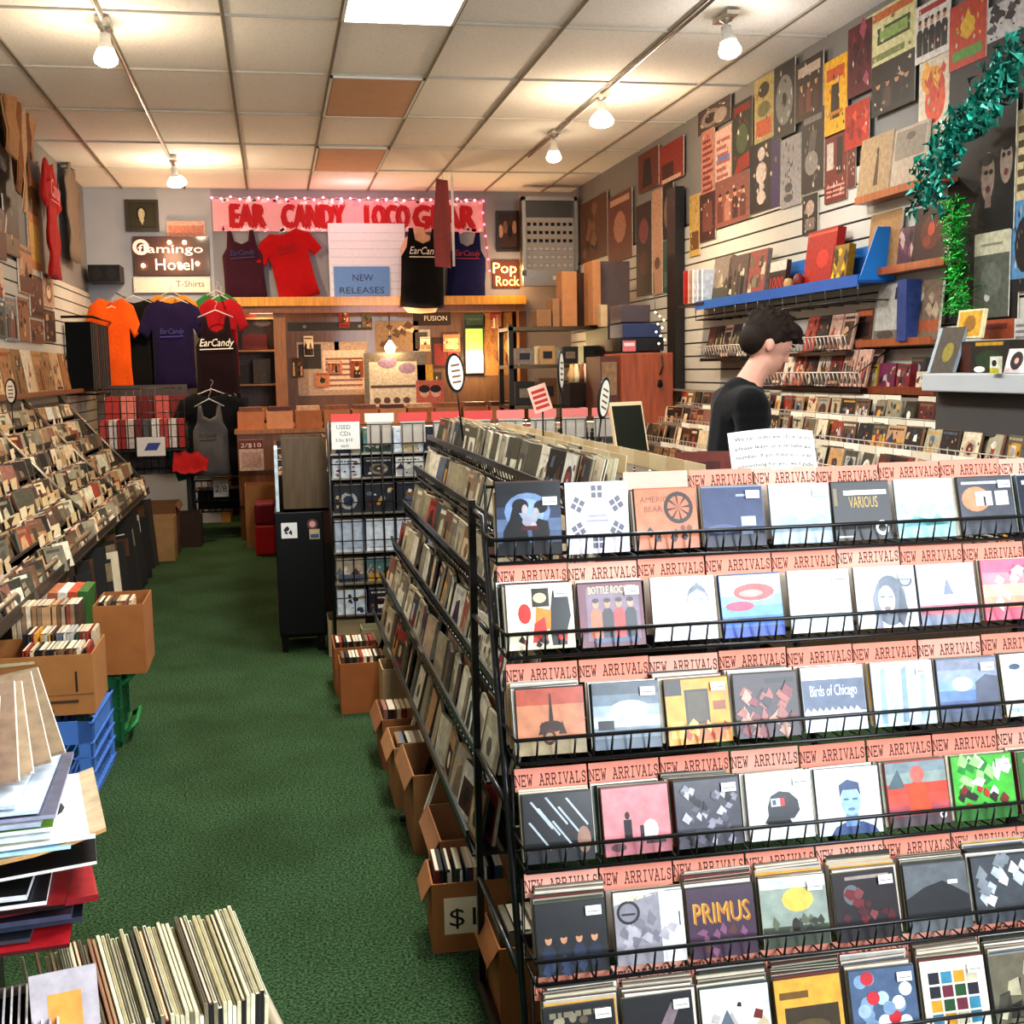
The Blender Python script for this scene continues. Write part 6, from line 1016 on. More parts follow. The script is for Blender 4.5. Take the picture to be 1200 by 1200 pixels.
# wire baskets of CDs
def wbasket(x0, x1, yb, X, h, label, seed, grp, pal='warm'):
    a = px(x0, yb, 'X', X); c = px(x1, yb, 'X', X); z = (a.z+c.z)/2; L = (a.y-c.y)/2; ym = (a.y+c.y)/2; t = thing('wire_basket', (XR-.03, ym, z), label, 'basket'); D = XR-.03-X; b = B()
    b.bb((-D, -L, -.03), (0, L, -.008), '1c1614', 'wire')
    for i in range(int(L*2/.05)+1): y = -L+.05*i; b.tube([(-D+.01, y, 0), (-D-.01, y, .075)], .0035, 'd8ccc0', 'wire', 4)
    b.tube([(-D-.01, -L, .075), (-D-.01, L, .075)], .004, 'd8ccc0', 'wire', 4); b.tube([(0, -L, .2), (-D-.01, -L, .075), (-D+.01, -L, 0)], .004, '241c1a', 'wire', 4); part(b, 'frame', t)
    r = random.Random(seed); n = int(2*L/.155)
    for j in range(n):
        cc = r.choice(['a83a30', '8a2c28', '3a2c2c', 'c8a494', 'd8ccc0', '6a3c38', 'b8584a', '4a4444']); w = .14
        for k in range(2): b = B(); b.bb((-w/2, 0, -.012), (w/2, h, 0), cc, 'print'); b.art(w, h, rart(r, pal, cc), .0004); b.build('disc_case', label=f'{cname(cc)} case in {grp}, {ORD[j]} from the right, {"front" if k == 0 else "back"} one', cat='CD', group='cases in '+grp, mw=CM((X+.03+.06*k, ym-L+.08+.155*j, z), TO_LEFT, .22))
wbasket(921, 991, 411, 3.02, .20, 'upper wire basket of red cases behind the person\'s head', 3, 'upper wall basket')
wbasket(885, 1008, 452, 3.0, .20, 'lower wire basket of cases on the right wall beside the person', 4, 'lower wall basket')
wbasket(820, 868, 418, 3.02, .22, 'wire basket of grey and red cases left of the person\'s head', 5, 'far wall basket', 'dull')
# grey display ledge at the right edge
a = px(1080, 436, 'X', 2.72); c = px(1215, 440, 'X', 2.72); z = (a.z+c.z)/2; t = thing('display_ledge', (XR-.03, (a.y+c.y)/2, z), 'thick pale grey display ledge at the right edge over CD tiers', 'shelf'); L = (a.y-c.y)/2
b = B(); b.bb((-.45, -L, -.075), (0, L, 0), 'c4c6c8', 'paint'); o = part(b, 'board', t); smooth_bevel(o, .006); b = B(); b.bb((-.38, -L+.1, -.25), (0, L, -.08), '5a5654', 'paint'); part(b, 'underside_box', t)
def onl(x0, x1, y0, yb, X, c, pr, lb, cat, nm, th=.015, ln=.2, yaw=0, m='print'):
    a = px(x0, yb, 'X', X); c_ = px(x1, yb, 'X', X); tp = px((x0+x1)/2, y0, 'X', X); w = a.y-c_.y; h = (tp.z-a.z)/math.cos(ln)*.98; b = B(); b.bb((-w/2, 0, -th), (w/2, h, 0), c, m); b.art(w, h, pr, .0004, m); return b.build(nm, label=lb, cat=cat, mw=CM((X, (a.y+c_.y)/2, z+.002 if abs(a.z-z) < .08 else a.z), TO_LEFT, ln, yaw))
onl(1086, 1116, 382, 436, 2.80, '9aa4ac', [('r', 0, 0, 1, 1, '5a5650'), ('e', .6, .45, .2, .22, '9a9040', 12), ('r', 0, 0, .12, 1, 'b8c4cc')], 'grey record with an olive blot leaning on the display ledge', 'record', 'record', m='glossprint', ln=.3)
onl(1116, 1182, 398, 436, 2.84, '3a2c1c', [('r', 0, 0, 1, 1, '2c2a1c'), ('r', 0, 0, .34, .9, '5a2c18'), ('e', .66, .4, .24, .3, '2a4a26', 12), ('r', .42, .84, .9, .95, 'c8a030'), ('e', .5, .1, .1, .1, 'e8e4dc')], 'dark box with brown and green panel on the display ledge', 'box', 'display_box', th=.14, ln=0)
onl(1119, 1149, 362, 397, 2.86, 'e8dcb0', [('r', 0, 0, 1, 1, 'e8e0c0'), ('r', .06, .06, .94, .94, 'e0b040'), ('e', .5, .5, .24, .3, 'a87a28', 10)], 'bright yellow card in pale frame on top of the dark box', 'card', 'framed_card', ln=.15)
onl(1150, 1188, 374, 398, 2.98, 'a8502c', [('r', 0, 0, 1, 1, 'b05a34'), ('r', .1, .5, .8, .8, '7a3420')], 'orange-brown box behind the yellow card', 'box', 'small_box', th=.05, ln=0)
onl(1176, 1200, 408, 437, 2.76, 'e8e4e4', [('r', 0, 0, 1, 1, 'e8dcdc'), ('e', .5, .5, .3, .38, '1c1a1c', 16), ('e', .5, .5, .11, .13, 'e0b0a8', 10)], 'white sleeve with a black disc at the right edge of the ledge', 'record', 'record', ln=.25)
onl(1160, 1170, 414, 434, 2.70, 'd8d4b8', [('r', 0, 0, 1, .3, 'c8c020'), ('r', 0, .3, 1, 1, 'e4e4d8'), ('e', .5, .6, .3, .2, '2a2a2a', 10)], 'small yellow and white card standing on the display ledge', 'card', 'price_card', ln=0)
onl(1188, 1206, 372, 408, 2.94, 'd4d0cc', [('r', 0, 0, 1, 1, 'c8c4c0')]+letters(4, '8a8684'), 'pale grey case at the right edge over the ledge', 'case', 'small_box', th=.05, ln=0)
onl(1174, 1184, 398, 434, 2.88, '1c7a50', [('r', 0, 0, 1, 1, '1c7a50'), ('p', [(.1, .05), (.5, .95), (.9, .1)], '3aa070')], 'slim green case right of the dark box', 'case', 'small_box', th=.03, ln=0)
# garland of teal foil and green tinsel
rg = random.Random(7); b = B(); path = [(1096, 238), (1100, 210), (1112, 190), (1122, 168), (1132, 150), (1150, 138), (1166, 124), (1178, 100), (1190, 84), (1204, 50)]
pts = [px(x, y, 'X', 3.06) for x, y in path]
for i in range(len(pts)-1):
    for j in range(80):
        u = rg.random(); r = .115+.04*(i < 2); p = pts[i].lerp(pts[i+1], u)+Vector((rg.uniform(-.09, 0), rg.uniform(-r, r)*.8, rg.uniform(-r, r)*.55)); s = rg.uniform(.026, .05)
        q = Matrix.Rotation(rg.uniform(0, 6.3), 3, 'X') @ Matrix.Rotation(rg.uniform(-.9, .9), 3, 'Y') @ Matrix.Rotation(rg.uniform(-.9, .9), 3, 'Z'); c = rg.choice(['2aa894', '44ccba', '1a8274', '7ae8d8', '17685e', '2a9a8c'])
        P = [Vector(v)*s for v in ((0, -.8, 0), (-.3, 0, .75), (0, .8, .1), (.3, 0, .8), (0, -.1, .45))]; P = [q @ v+p for v in P]
        b.mesh(P, [(0, 4, 1), (1, 4, 2), (2, 4, 3), (3, 4, 0)], c, 'foil')
b.build('garland', label='shiny teal ribbon garland draped across the black board at upper right', cat='garland')
b = B(); a = px(1122, 232, 'X', 3.10); c = px(1128, 368, 'X', 3.10)
for j in range(900):
    u = rg.random(); p = a.lerp(c, u)+Vector((rg.gauss(-.02, .02), rg.gauss(0, .035+.015*math.sin(u*9)), 0)); s = rg.uniform(.012, .03); q = Matrix.Rotation(rg.uniform(0, 6.3), 3, 'X') @ Matrix.Rotation(rg.uniform(-1.2, 1.2), 3, 'Z')
    b.face([q @ Vector(v)*s+p for v in ((0, -1, -.12), (0, 1, -.1), (.1, 1, .12), (0, -1, .12))], rg.choice(['1cb83c', '108a2a', '50f068', '0e6420', '28d04c']), 'foil')
b.build('tinsel', label='bright green hanging tinsel strand below the teal garland', cat='tinsel')
# tiers of CDs along the right wall
rr = thing('cd_rack', (2.9, 6.2, 0), 'stepped rack of CDs along the right wall with cream card strips', 'rack'); RX = [3.02, 2.87, 2.72, 2.57]; RZ = [1.365, 1.262, 1.145, 1.02]; RY0, RY1 = 3.6, 9.6
b = B(); rel(b, rr)
for i in range(4): b.bb((RX[i]-.13, RY0, RZ[i]-.165), (RX[i]+.01, RY1, RZ[i]-.15), '8a8074', 'paint'); b.bb((RX[i], RY0, RZ[i]-.16), (RX[i]+.008, RY1, RZ[i]-.01), '9a9084', 'paint')
b.bb((2.44, RY0, .1), (XR-.03, RY1, .85), '6a5a4c', 'wood'); part(b, 'tiers', rr)
b = B(); rel(b, rr)
for i in range(4):
    b.tube([(RX[i]-.135, RY0, RZ[i]-.10), (RX[i]-.135, RY1, RZ[i]-.10)], .003, 'c8beb0', 'wire', 4)
    for k in range(int((RY1-RY0)/.06)): y = RY0+.06*k; b.tube([(RX[i]-.13, y, RZ[i]-.15), (RX[i]-.135, y, RZ[i]-.10)], .002, 'c8beb0', 'wire', 4)
part(b, 'wire_rail', rr)
S = B(); far_r = []
for i in range(4):
    y = RY0+.02
    while y < RY1-.1:
        for j in range(rng.choice([1, 2, 3])):
            M = CM((RX[i]-.11+.03*j, y+.07+rng.uniform(-.01, .01), RZ[i]-.148), TO_LEFT, .2+rng.uniform(-.06, .08), rng.uniform(-.25, .1)); rect_cd(S, M, CW*.97, .13, .01, rng.choice(PAL['warm']+PAL['dull']), rart(rng, 'mix', rng.choice(PAL['warm']+PAL['dull'])) if y < 7 else simple_art(rng, 'warm'))
        y += .152
S.build('cd_case', label='crowded CDs standing in the stepped rack along the right wall', cat='CDs', kind='stuff')
rc = [card_mesh(False, c) for c in ('ece4d4', 'e0d6c2', 'f0eadc')]
for i in range(4):
    for k in range(24):
        if rng.random() < .93: card(rc[k % 3], (RX[i]-.002, 4.1+.16*k, RZ[i]-.047), .05, 0, f'cream card on right wall CD tiers, {ORD[i]} tier down, {ORD[k]} from the right edge', 'cream cards of the right wall tiers', TO_LEFT)
# loose things on the near top
b = B(); b.bb((-.07, 0, -.12), (.07, .135, 0), '6a4a3c', 'print')
for j, (x0, x1, c) in enumerate(((816, 832, '8a4a34'), (833, 868, '5a5c44'))):
    a = px(x0, 552, 'Y', 3.2); d = px(x1, 530, 'Y', 3.2); b = B(); w = .16; b.bb((-w/2, 0, -.012), (w/2, .14, 0), c, 'print'); b.art(w, .14, [('r', 0, 0, 1, 1, ['7a3c2c', '4a4c36'][j]), ('r', .1, .2, .8, .8, ['5a2c22', '3a3c2c'][j])], .0005); b.build('cd_case', label=f'{["reddish", "dark green"][j]} case standing behind the near rack top, left of the notice', cat='CD', mw=CM(((a.x+d.x)/2, 3.2, 1.13+.02), FRONT, .1, -.35))
b = B(); b.bb((-.09, 0, -.012), (.09, .2, 0), 'd8c09c', 'card'); b.art(.165, .185, [('r', 0, 0, 1, 1, '2a2c20')], .0004, 'plastic'); b.build('small_chalkboard', label='small dark board in a pale frame standing above the cream cards', cat='board', mw=CM(px(742, 529, 'Y', 4.6), FRONT, .2, .5))
# ---------------------------------------------------------------- the office opening and the middle of the shop
rng = random.Random(61)
# counter in front of the opening
t = thing('counter', (1.0, 11.6, 0), 'brown wooden counter of record bins across the back of the shop', 'counter'); b = B(); rel(b, t)
b.bb((-.35, 11.3, 0), (2.35, 12.72, .98), '8a5a34', 'wood'); b.bb((-.37, 11.28, .98), (2.37, 12.74, 1.02), 'b07a48', 'wood'); part(b, 'cabinet', t); b = B(); rel(b, t); b.bb((1.0, 12.42, 1.02), (2.1, 12.72, 1.13), '6a4228', 'wood'); part(b, 'riser', t); b = B(); rel(b, t)
b.bb((-.35, 11.26, .3), (2.35, 11.285, .33), '5a3820', 'wood'); b.bb((-.35, 11.26, .62), (2.35, 11.285, .65), '5a3820', 'wood')
for x in (.2, .75, 1.3, 1.85): b.bb((x, 11.265, .02), (x+.015, 11.29, .97), '5a3820', 'wood')
part(b, 'panel_trim', t)
for j in range(10): 
    c = ['c8865c', 'd89c74', 'b87850', 'c0845c'][j % 4]; b = B(); b.bb((-.12, -.15, 0), (.12, .15, .16), c, 'card'); b.bb((-.105, -.13, .161), (.105, .13, .2), ['8a5a40', 'a06848', 'd8b08c', '6a4030'][(j*3) % 4], 'print'); b.build('record_box', label=f'salmon-fronted record box on the back counter, {ORD[j]} from the left', cat='box', group='record boxes on the back counter', mw=Matrix.Translation((-.22+.262*j, 11.5, 1.021)))
carton(-.12, 10.95, .34, .36, .55, 'tan box with dark opening in front of the back counter', 'b08050', flaps=False); carton(.28, 10.95, .38, .36, .62, 'orange-brown box in front of the back counter, right one', 'a8683c', flaps=False, txt=None)
sheet('poster', 281, 515, 308, 552, 10.765, [('r', 0, 0, 1, 1, 'd8b8a0'), ('r', .0, .7, 1, 1, '8a3a34'), ('t', '2/$10', .08, .76, .14, 'f0e0d0', .84), ('r', .1, .1, .9, .6, 'c8a08c')], 'pale poster with a dark red band leaning on the boxes', 'poster', .02)
for j in range(2): b = B(); c = ['c02830', '8a1c30'][j]; b.bb((-.085, -.16, 0), (.085, .16, [.26, .18][j]), c, 'plastic'); o = b.build('storage_bin', label=['red plastic bin on the floor left of the record rack', 'dark crimson bin behind the red one'][j], cat='bin', mw=Matrix.Translation((-.12, 10.45, [0, .262][j]))); smooth_bevel(o, .02)
# shelving inside the opening, left
t = thing('bookshelf', (-.2, 13.4, 0), 'wooden office shelf with dark goods, left of the white price poster', 'shelf'); b = B(); rel(b, t)
for z in (1.05, 1.42, 1.78, 2.12): b.bb((-.5, 13.2, z-.02), (.02, 13.6, z), 'a87c4c', 'wood')
b.bb((-.5, 13.58, 0), (.02, 13.6, 2.2), '6a4830', 'wood'); b.bb((-.52, 13.2, 0), (-.5, 13.6, 2.2), 'a87c4c', 'wood'); b.bb((.02, 13.2, 0), (.04, 13.6, 2.2), 'a87c4c', 'wood'); part(b, 'frame', t)
for j, (x, z, w, h, c, nm) in enumerate(((-.36, 1.425, .2, .2, '3a3230', 'dark grey box'), (-.12, 1.425, .18, .26, '5a5248', 'brown-grey box'), (-.38, 1.785, .14, .2, '1c1816', 'black box'), (-.18, 1.785, .26, .16, '6a2420', 'dark red box'), (-.36, 1.055, .16, .22, '2a2420', 'black case'), (-.15, 1.055, .14, .12, 'd8a05c', 'tan box'), (-.3, 2.125, .3, .08, '7a2c2c', 'flat red box'))):
    b = B(); b.bb((-w/2, -.1, 0), (w/2, .1, h), c, 'print'); b.build('storage_box', label=f'{nm} on the office shelf behind the hanging shirts', cat='box', mw=Matrix.Translation((x, 13.35, z)))
# posters, pictures and goods seen in the opening
for q, Y, pr, lb, nm in [((337, 377, 436, 388), 13.215, [('r', 0, 0, 1, 1, '3c3a38'), ('e', .2, .5, .02, .2, '8a8480'), ('e', .85, .5, .02, .2, '8a8480')], 'long dark grey panel under the yellow ledge', 'panel'),
 ((350, 400, 430, 464), 13.215, [('r', 0, 0, 1, 1, 'b09a88'), ('r', .02, .5, .34, .96, '3a322c'), ('r', .36, .1, .96, .84, 'd8bcaa')]+[('r', .4, .16+.1*i, .92, .2+.1*i, '8a6a60') for i in range(6)], 'price poster with a dark photo and lines of text', 'poster'),
 ((440, 376, 490, 412), 13.215, [('r', 0, 0, 1, 1, 'a08468')]+splash(rng, 12, ['c8a888', '6a4c38', 'd8c0a0'], s=.14), 'brown collage poster left of the FUSION sign', 'poster'),
 ((484, 364, 528, 382), 13.215, [('r', 0, 0, 1, 1, '3a2420'), ('t', 'FUSION', .3, .34, .34, 'd8ccc4', .6)], 'dark red sign reading FUSION under the ledge', 'sign'),
 ((484, 386, 504, 412), 13.215, [('r', 0, 0, 1, 1, 'a8a098'), ('r', .15, .12, .85, .88, '5a504a')], 'grey framed card below the FUSION sign', 'picture'),
 ((506, 395, 541, 432), 13.215, [('r', 0, 0, 1, 1, '3a201c'), ('r', .1, .1, .5, .8, '7a2420'), ('r', .55, .3, .9, .9, 'a83428')], 'dark poster with red figures in the office', 'poster'),
 ((428, 408, 498, 476), 12.6, [('r', 0, 0, 1, 1, '8a8474'), ('r', .08, .06, .86, .84, 'e0d8c0'), ('e', .38, .82, .16, .1, 'a08aa0', 12), ('e', .7, .72, .14, .1, 'b09aac', 12), ('r', .1, .38, .84, .43, '6a6258')]+[('e', .2+.16*i, .16, .06, .06, '7a5a48', 8) for i in range(4)], 'large cream picture with purple clouds standing on the counter', 'picture'),
 ((487, 424, 507, 476), 12.6, [('r', 0, 0, 1, 1, 'd8b040'), ('r', .1, .2, .9, .6, 'c89a30')], 'small yellow box right of the cream cloud picture', 'box'),
 ((488, 440, 520, 474), 12.55, [('r', 0, 0, 1, 1, 'c87868'), ('e', .3, .6, .18, .2, 'e0b8a4', 10), ('e', .7, .6, .18, .2, 'e0b8a4', 10), ('e', .3, .7, .2, .14, '2a1c1a', 10), ('e', .7, .7, .2, .14, '2a1c1a', 10)], 'pink picture of two faces beside the yellow box', 'picture'),
 ((544, 368, 568, 384), 13.215, [('r', 0, 0, 1, 1, '4a5a50'), ('r', .1, .2, .9, .7, '6a7a60')], 'green-grey picture above the bright lit sign', 'picture'),
 ((393, 398, 397, 440), 13.215, [('r', 0, 0, 1, 1, '5a7aa8')], 'narrow blue paper hanging in the opening', 'paper'),
 ((568, 366, 600, 440), 13.215, [('r', 0, 0, 1, 1, '9a6c3c')]+splash(rng, 16, ['6a4424', 'c89858', '8a5c30'], s=.15), 'tan panel covered in brown papers at the right of the opening', 'panel')]:
    o = sheet(nm, *q, Y, pr, lb, nm, .02)
    if Y < 12.8: o.matrix_world = Matrix.Translation((0, 0, 1.132-o.matrix_world.translation.z)) @ o.matrix_world
rp = random.Random(77)
for j in range(18):
    x0 = 343+j*13.6; y0 = rp.choice([366, 392, 420, 436])+rp.uniform(-3, 3); c = rp.choice(['c8a888', '8a4a34', 'd8c8b0', '5a4030', 'b87858', '3a2a26', 'e0d0b8', '9a3a30', '6a6a58'])
    if 545 < x0+10 < 575: continue
    sheet('paper', x0, y0, x0+rp.uniform(10, 20), y0+rp.uniform(14, 24), 13.195+.001*(j % 3), rart(rp, 'warm', c), f'small {cname(c)} paper pinned on the office partition, {ORD[j]} from left', 'paper', .003, group='papers pinned on the office partition')
X, z, w, h = on_back(546, 384, 566, 438, 13.15); t = thing('lit_sign', (X+w/2, 13.15, z), 'bright green and white illuminated sign in the office opening', 'sign'); b = B(); b.X = CM((0, 0, 0)); b.bb((-w/2, 0, -.06), (w/2, h, -.005), '5a5040', 'plastic'); part(b, 'case', t); b = B(); b.X = CM((0, 0, 0)); b.art(w*.92, h, [('r', .0, .02, 1, .5, 'fff0b0'), ('r', 0, .5, 1, .98, '8ad050')], 0, 'dimlit'); part(b, 'face', t)
b = B(); b.X = CM((0, 0, .0)); b.lathe([(0, -.04), (.04, -.02), (.045, .02), (.02, .06), (0, .07)], 'fff0c0', 'bulb', 12, (0, h*.35, .06)); part(b, 'bulb', t)
point('sign_glow', (X+w/2, 12.95, z+h*.3), 18, (1, .78, .4), .08)
# table lamp bulb on the counter
a = at(457, 405, 12.7); t = thing('hanging_bulb', (a.x, a.y, a.z), 'glowing bare bulb hanging over the cream cloud picture', 'lamp'); b = B(); b.lathe([(0, -.08), (.045, -.06), (.058, -.02), (.02, .04), (.014, .06), (0, .06)], 'ffe0b0', 'bulb', 12); part(b, 'bulb', t); b = B(); b.tube([(0, 0, .06), (0, 0, OZ-a.z-.1)], .005, '2a2420', 'wire', 4); b.lathe([(.018, .05), (.018, .1), (0, .1)], '2a2420', 'plastic', 8); part(b, 'cord', t)
point('bulb_glow', (a.x, a.y-.12, a.z), 20, (1, .62, .32), .05)
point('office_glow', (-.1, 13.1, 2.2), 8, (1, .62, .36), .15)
for j in range(14): c = ['c89858', '8a5c30', 'd8b070', '5a3a20', 'e0c890'][j % 5]; b = B(); b.bb((-.1, -.006, 0), (.1, .006, .12), c, 'print'); b.build('paper_card', label=f'{cname(c)} card fanned out on the counter under the lit sign, {ORD[j]} from left', cat='card', group='cards under the lit sign', mw=Matrix.Translation((1.9+.055*(j % 7), 12.15-.18*(j//7), 1.03+.0*j)) @ Matrix.Rotation(-.5, 4, 'X') @ Matrix.Rotation(.5*((j*7) % 3-1), 4, 'Y'))
# metal shelving with gear, right of the counter
t = thing('metal_shelving', (2.35, 10.4, 0), 'black metal shelving with dark gear between counter and wooden chest', 'shelf'); b = B(); rel(b, t); sx0, sx1, s0, s1 = 1.98, 2.78, 10.1, 10.55
for x in (sx0, sx1):
    for y in (s0, s1): b.bb((x-.02, y-.02, 0), (x+.02, y+.02, 1.9), '3c3630', 'metal')
part(b, 'upright', t); b = B(); rel(b, t)
for z in (.5, .9, 1.22, 1.56, 1.88): b.bb((sx0-.02, s0-.02, z-.03), (sx1+.02, s1+.02, z), '6a5a44', 'metal')
part(b, 'shelf', t)
gz = [(1.225, .24), (1.565, .22), (.905, .2)]
for j in range(12):
    zz, hh = gz[j//4]; x = sx0+.12+.2*(j % 4); c = ['1c1a1a', '4a3426', '2a2826', '6a4a34', '8a8078', '14120f', '3a2a3a', 'b89468'][(j*3) % 8]; w = .13+.04*rng.random(); h = hh*rng.uniform(.55, 1); b = B(); b.bb((-w/2, -.12, 0), (w/2, .12, h), c, 'plastic' if j % 2 else 'print'); b.bb((-w*.3, -.123, h*.3), (w*.3, -.12, h*.7), '8a7a6a' if j % 3 == 0 else '2c2826', 'glossprint')
    b.build('equipment_box', label=f'{cname(c)} equipment box on black metal shelving, {ORD[j % 4]} from left, {["middle", "top", "lower"][j//4]} shelf', cat='box', group='gear on the metal shelving', mw=Matrix.Translation((x, 10.22, zz)))
def cbox(x0, y0, x1, y1, Y, d, c, lb, nm='cardboard_box', cat='box', m='card', rz=0, zf=None):
    X, z, w, h = on_back(x0, y0, x1, y1, Y); z = zf if zf is not None else z; h = px((x0+x1)/2, y0, 'Y', Y).z-z; b = B(); b.bb((-w/2, 0, 0), (w/2, d, h), c, m); o = b.build(nm, label=lb, cat=cat, mw=Matrix.Translation((X+w/2, Y, z)) @ Matrix.Rotation(rz, 4, 'Z')); smooth_bevel(o, .006); return o
cbox(629, 363, 646, 385, 10.15, .2, 'a8805c', 'small tan box on top of the metal shelving, leftmost', zf=1.882)
cbox(648, 350, 656, 384, 10.2, .2, 'b08a68', 'thin leaning board beside the small tan box', 'board', 'board', rz=.1, zf=1.882)
cbox(659, 318, 676, 381, 10.15, .22, 'c89468', 'tall pale cardboard box on top of the metal shelving', zf=1.882)
cbox(676, 320, 687, 380, 10.35, .2, '5a3c28', 'tall brown box right of the pale cardboard one', zf=1.882)
cbox(695, 305, 704, 376, 9.95, .3, 'c8946a', 'narrow orange-tan box side left of the grey speaker box', zf=1.882)
cbox(704, 306, 738, 374, 10.0, .35, '6a5c5c', 'big grey-brown box on top, under the far posters', 'speaker_box', zf=1.882)
cbox(704, 357, 712, 375, 9.8, .1, 'd8c09c', 'small cream upright box in front of the big grey-brown one', zf=1.862)
# the box of the shelf extends over to the right wall
t = thing('metal_shelving', (3.0, 9.9, 0), 'dark shelving against the right wall behind the wooden chest', 'shelf'); b = B(); rel(b, t); b.bb((2.72, 9.7, 0), (3.16, 10.4, 1.86), '2c221c', 'wood'); part(b, 'case', t)
# dark receivers on the chest
cbox(730, 379, 774, 396, 8.5, .35, '3a4668', 'blue-grey amplifier, upper one on the wooden chest', 'amplifier', 'amplifier', 'plastic')
cbox(728, 357, 762, 378, 8.6, .3, '564c50', 'grey box on top of the blue amplifier', 'box', 'box', 'plastic')
cbox(726, 396, 778, 412, 8.45, .4, '1c1a1e', 'black receiver lying directly on the wooden chest', 'receiver', 'receiver', 'plastic')
sheet('sign', 730, 399, 745, 412, 8.40, [('r', 0, 0, 1, 1, 'd87a80'), ('r', .1, .5, .9, .8, 'f0d8d8')], 'small pink tag on the black receiver', 'tag', .004)
Xa = at(728, 414, 8.4); Xb = at(789, 414, 8.4); t = thing('wooden_chest', ((Xa.x+Xb.x)/2, 8.62, 0), 'orange-brown wooden chest against the right wall behind the person', 'cabinet'); w = Xb.x-Xa.x; b = B(); b.bb((-w/2, -.22, 0), (w/2, .25, Xa.z), 'a8582c', 'wood'); o = part(b, 'body', t); smooth_bevel(o, .008)
b = B(); b.bb((-w/2-.14, -.16, 0), (-w/2-.002, .25, Xa.z-.02), '6a3018', 'wood'); b.bb((-w/2-.13, -.17, Xa.z-.3), (-w/2-.02, -.158, Xa.z-.06), '9a7a5c', 'print'); b.bb((-w/2-.13, -.17, Xa.z-.62), (-w/2-.02, -.158, Xa.z-.36), '7a3a1c', 'wood'); part(b, 'side_drawers', t)
b = B(); b.tube([(.1, -.225, Xa.z+.02), (.11, -.24, Xa.z-.1), (.09, -.235, Xa.z-.16)], .006, '1c1410', 'wire', 5); b.lathe([(0, -.05), (.022, -.04), (.016, 0), (0, .01)], '1c1410', 'fabric', 8, (.09, -.24, Xa.z-.2)); b.build('tassel', label='black tassel hanging down the front of the wooden chest', cat='tassel', mw=Matrix.Translation(t.location))
t = thing('fairy_lights', at(774, 366, 8.3), 'string of tiny fairy lights beside the amplifiers on the wooden chest', 'lights'); P_ = [at(768+(j*5) % 12, 366+j*4.6, 8.3)-t.location for j in range(9)]; b = B(); b.tube([P_[0]+Vector((.05, .2, .3))]+P_+[Vector((P_[-1].x, .1, 1.655-t.location.z))], .003, '2a2420', 'wire', 4); part(b, 'cord', t)
for p in P_: b = B(); b.lathe([(0, -.008), (.009, 0), (0, .01)], 'ffe8c0', 'glow', 6, p); part(b, 'bulb', t)
cbox(668, 448, 700, 476, 9.0, .2, '2c1c18', 'dark basket of hanging goods left of the wooden chest', 'goods_basket', 'basket', 'fabric')
t = thing('display_stand', (2.32, 9.0, 0), 'dark display stand on the floor under the goods basket', 'stand'); b = B(); b.bb((-.22, -.1, 0), (.2, .25, 1.13), '1c1614', 'wood'); part(b, 'body', t)
for j in range(6): c = ['c8a878', 'e0d0b0', '8a5c3c', 'd8c8b8', 'b07048', 'f0e0c8'][j]; b = B(); b.lathe([(0, 0), (.03, 0), (.034, .06), (.02, .1), (.014, .14), (0, .14)], c, 'plastic', 10); b.build('trinket', label=f'small {cname(c)} figurine in front of the metal shelving, {ORD[j]} from left', cat='figurine', group='figurines on the goods basket', mw=Matrix.Translation((at(670+5.5*j, 448, 9.08).x, 9.08, at(684, 448, 9.08).z)))
# ---------------------------------------------------------------- the person
def skin_mesh(pts, edges, rad, root=0, sub=2):     # tapered limbs with rounded joints, fused afterwards into one surface
    R2 = [r if isinstance(r, tuple) else (r, r) for r in rad]; V = []; F_ = []
    def add(v, f): k = len(V); V.extend(v); F_.extend(tuple(i+k for i in q) for q in f)
    for p, r in zip(pts, R2): add(*ball(p, (r[0], r[1], min(r[0], r[1])*1.02), None, 12, 8))
    for i, j in edges:
        a, c = Vector(pts[i]), Vector(pts[j]); n = 6
        for k in range(1, n): t_ = k/n; rr = [R2[i][q]*(1-t_)+R2[j][q]*t_ for q in (0, 1)]; add(*ball(a.lerp(c, t_), (rr[0], rr[1], max(min(rr), (c-a).length/n)), None, 12, 8))
    return V, F_
def ball(c, r, rot=None, n=20, m=12):
    vs = []; fs = []
    for i in range(m+1):
        for j in range(n):
            a, t_ = math.pi*i/m, 2*math.pi*j/n; v = Vector((math.sin(a)*math.cos(t_)*r[0], math.sin(a)*math.sin(t_)*r[1], math.cos(a)*r[2])); vs.append((rot @ v if rot else v)+Vector(c))
    for i in range(m):
        for j in range(n): fs.append((i*n+j, (i+1)*n+j, (i+1)*n+(j+1) % n, i*n+(j+1) % n))
    return vs, fs
def fuse(pieces, name, col, m, parent, voxel=.008, smooth=4):
    b = B()
    for v, f in pieces: b.mesh(v, f, col, m, True)
    me = b.data(name); o = bpy.data.objects.new('tmp', me); scn.collection.objects.link(o); r = o.modifiers.new('r', 'REMESH'); r.mode = 'VOXEL'; r.voxel_size = voxel; s = o.modifiers.new('s', 'SMOOTH'); s.iterations = smooth; s.factor = .5
    dg = bpy.context.evaluated_depsgraph_get(); m2 = bpy.data.meshes.new_from_object(o.evaluated_get(dg)); b2 = B(); b2.mesh([v.co.copy() for v in m2.vertices], [tuple(p.vertices) for p in m2.polygons], col, m, True)
    bpy.data.objects.remove(o); o = bpy.data.objects.new(name, b2.data(name)); scn.collection.objects.link(o)
    if parent: o.parent = parent
    return o
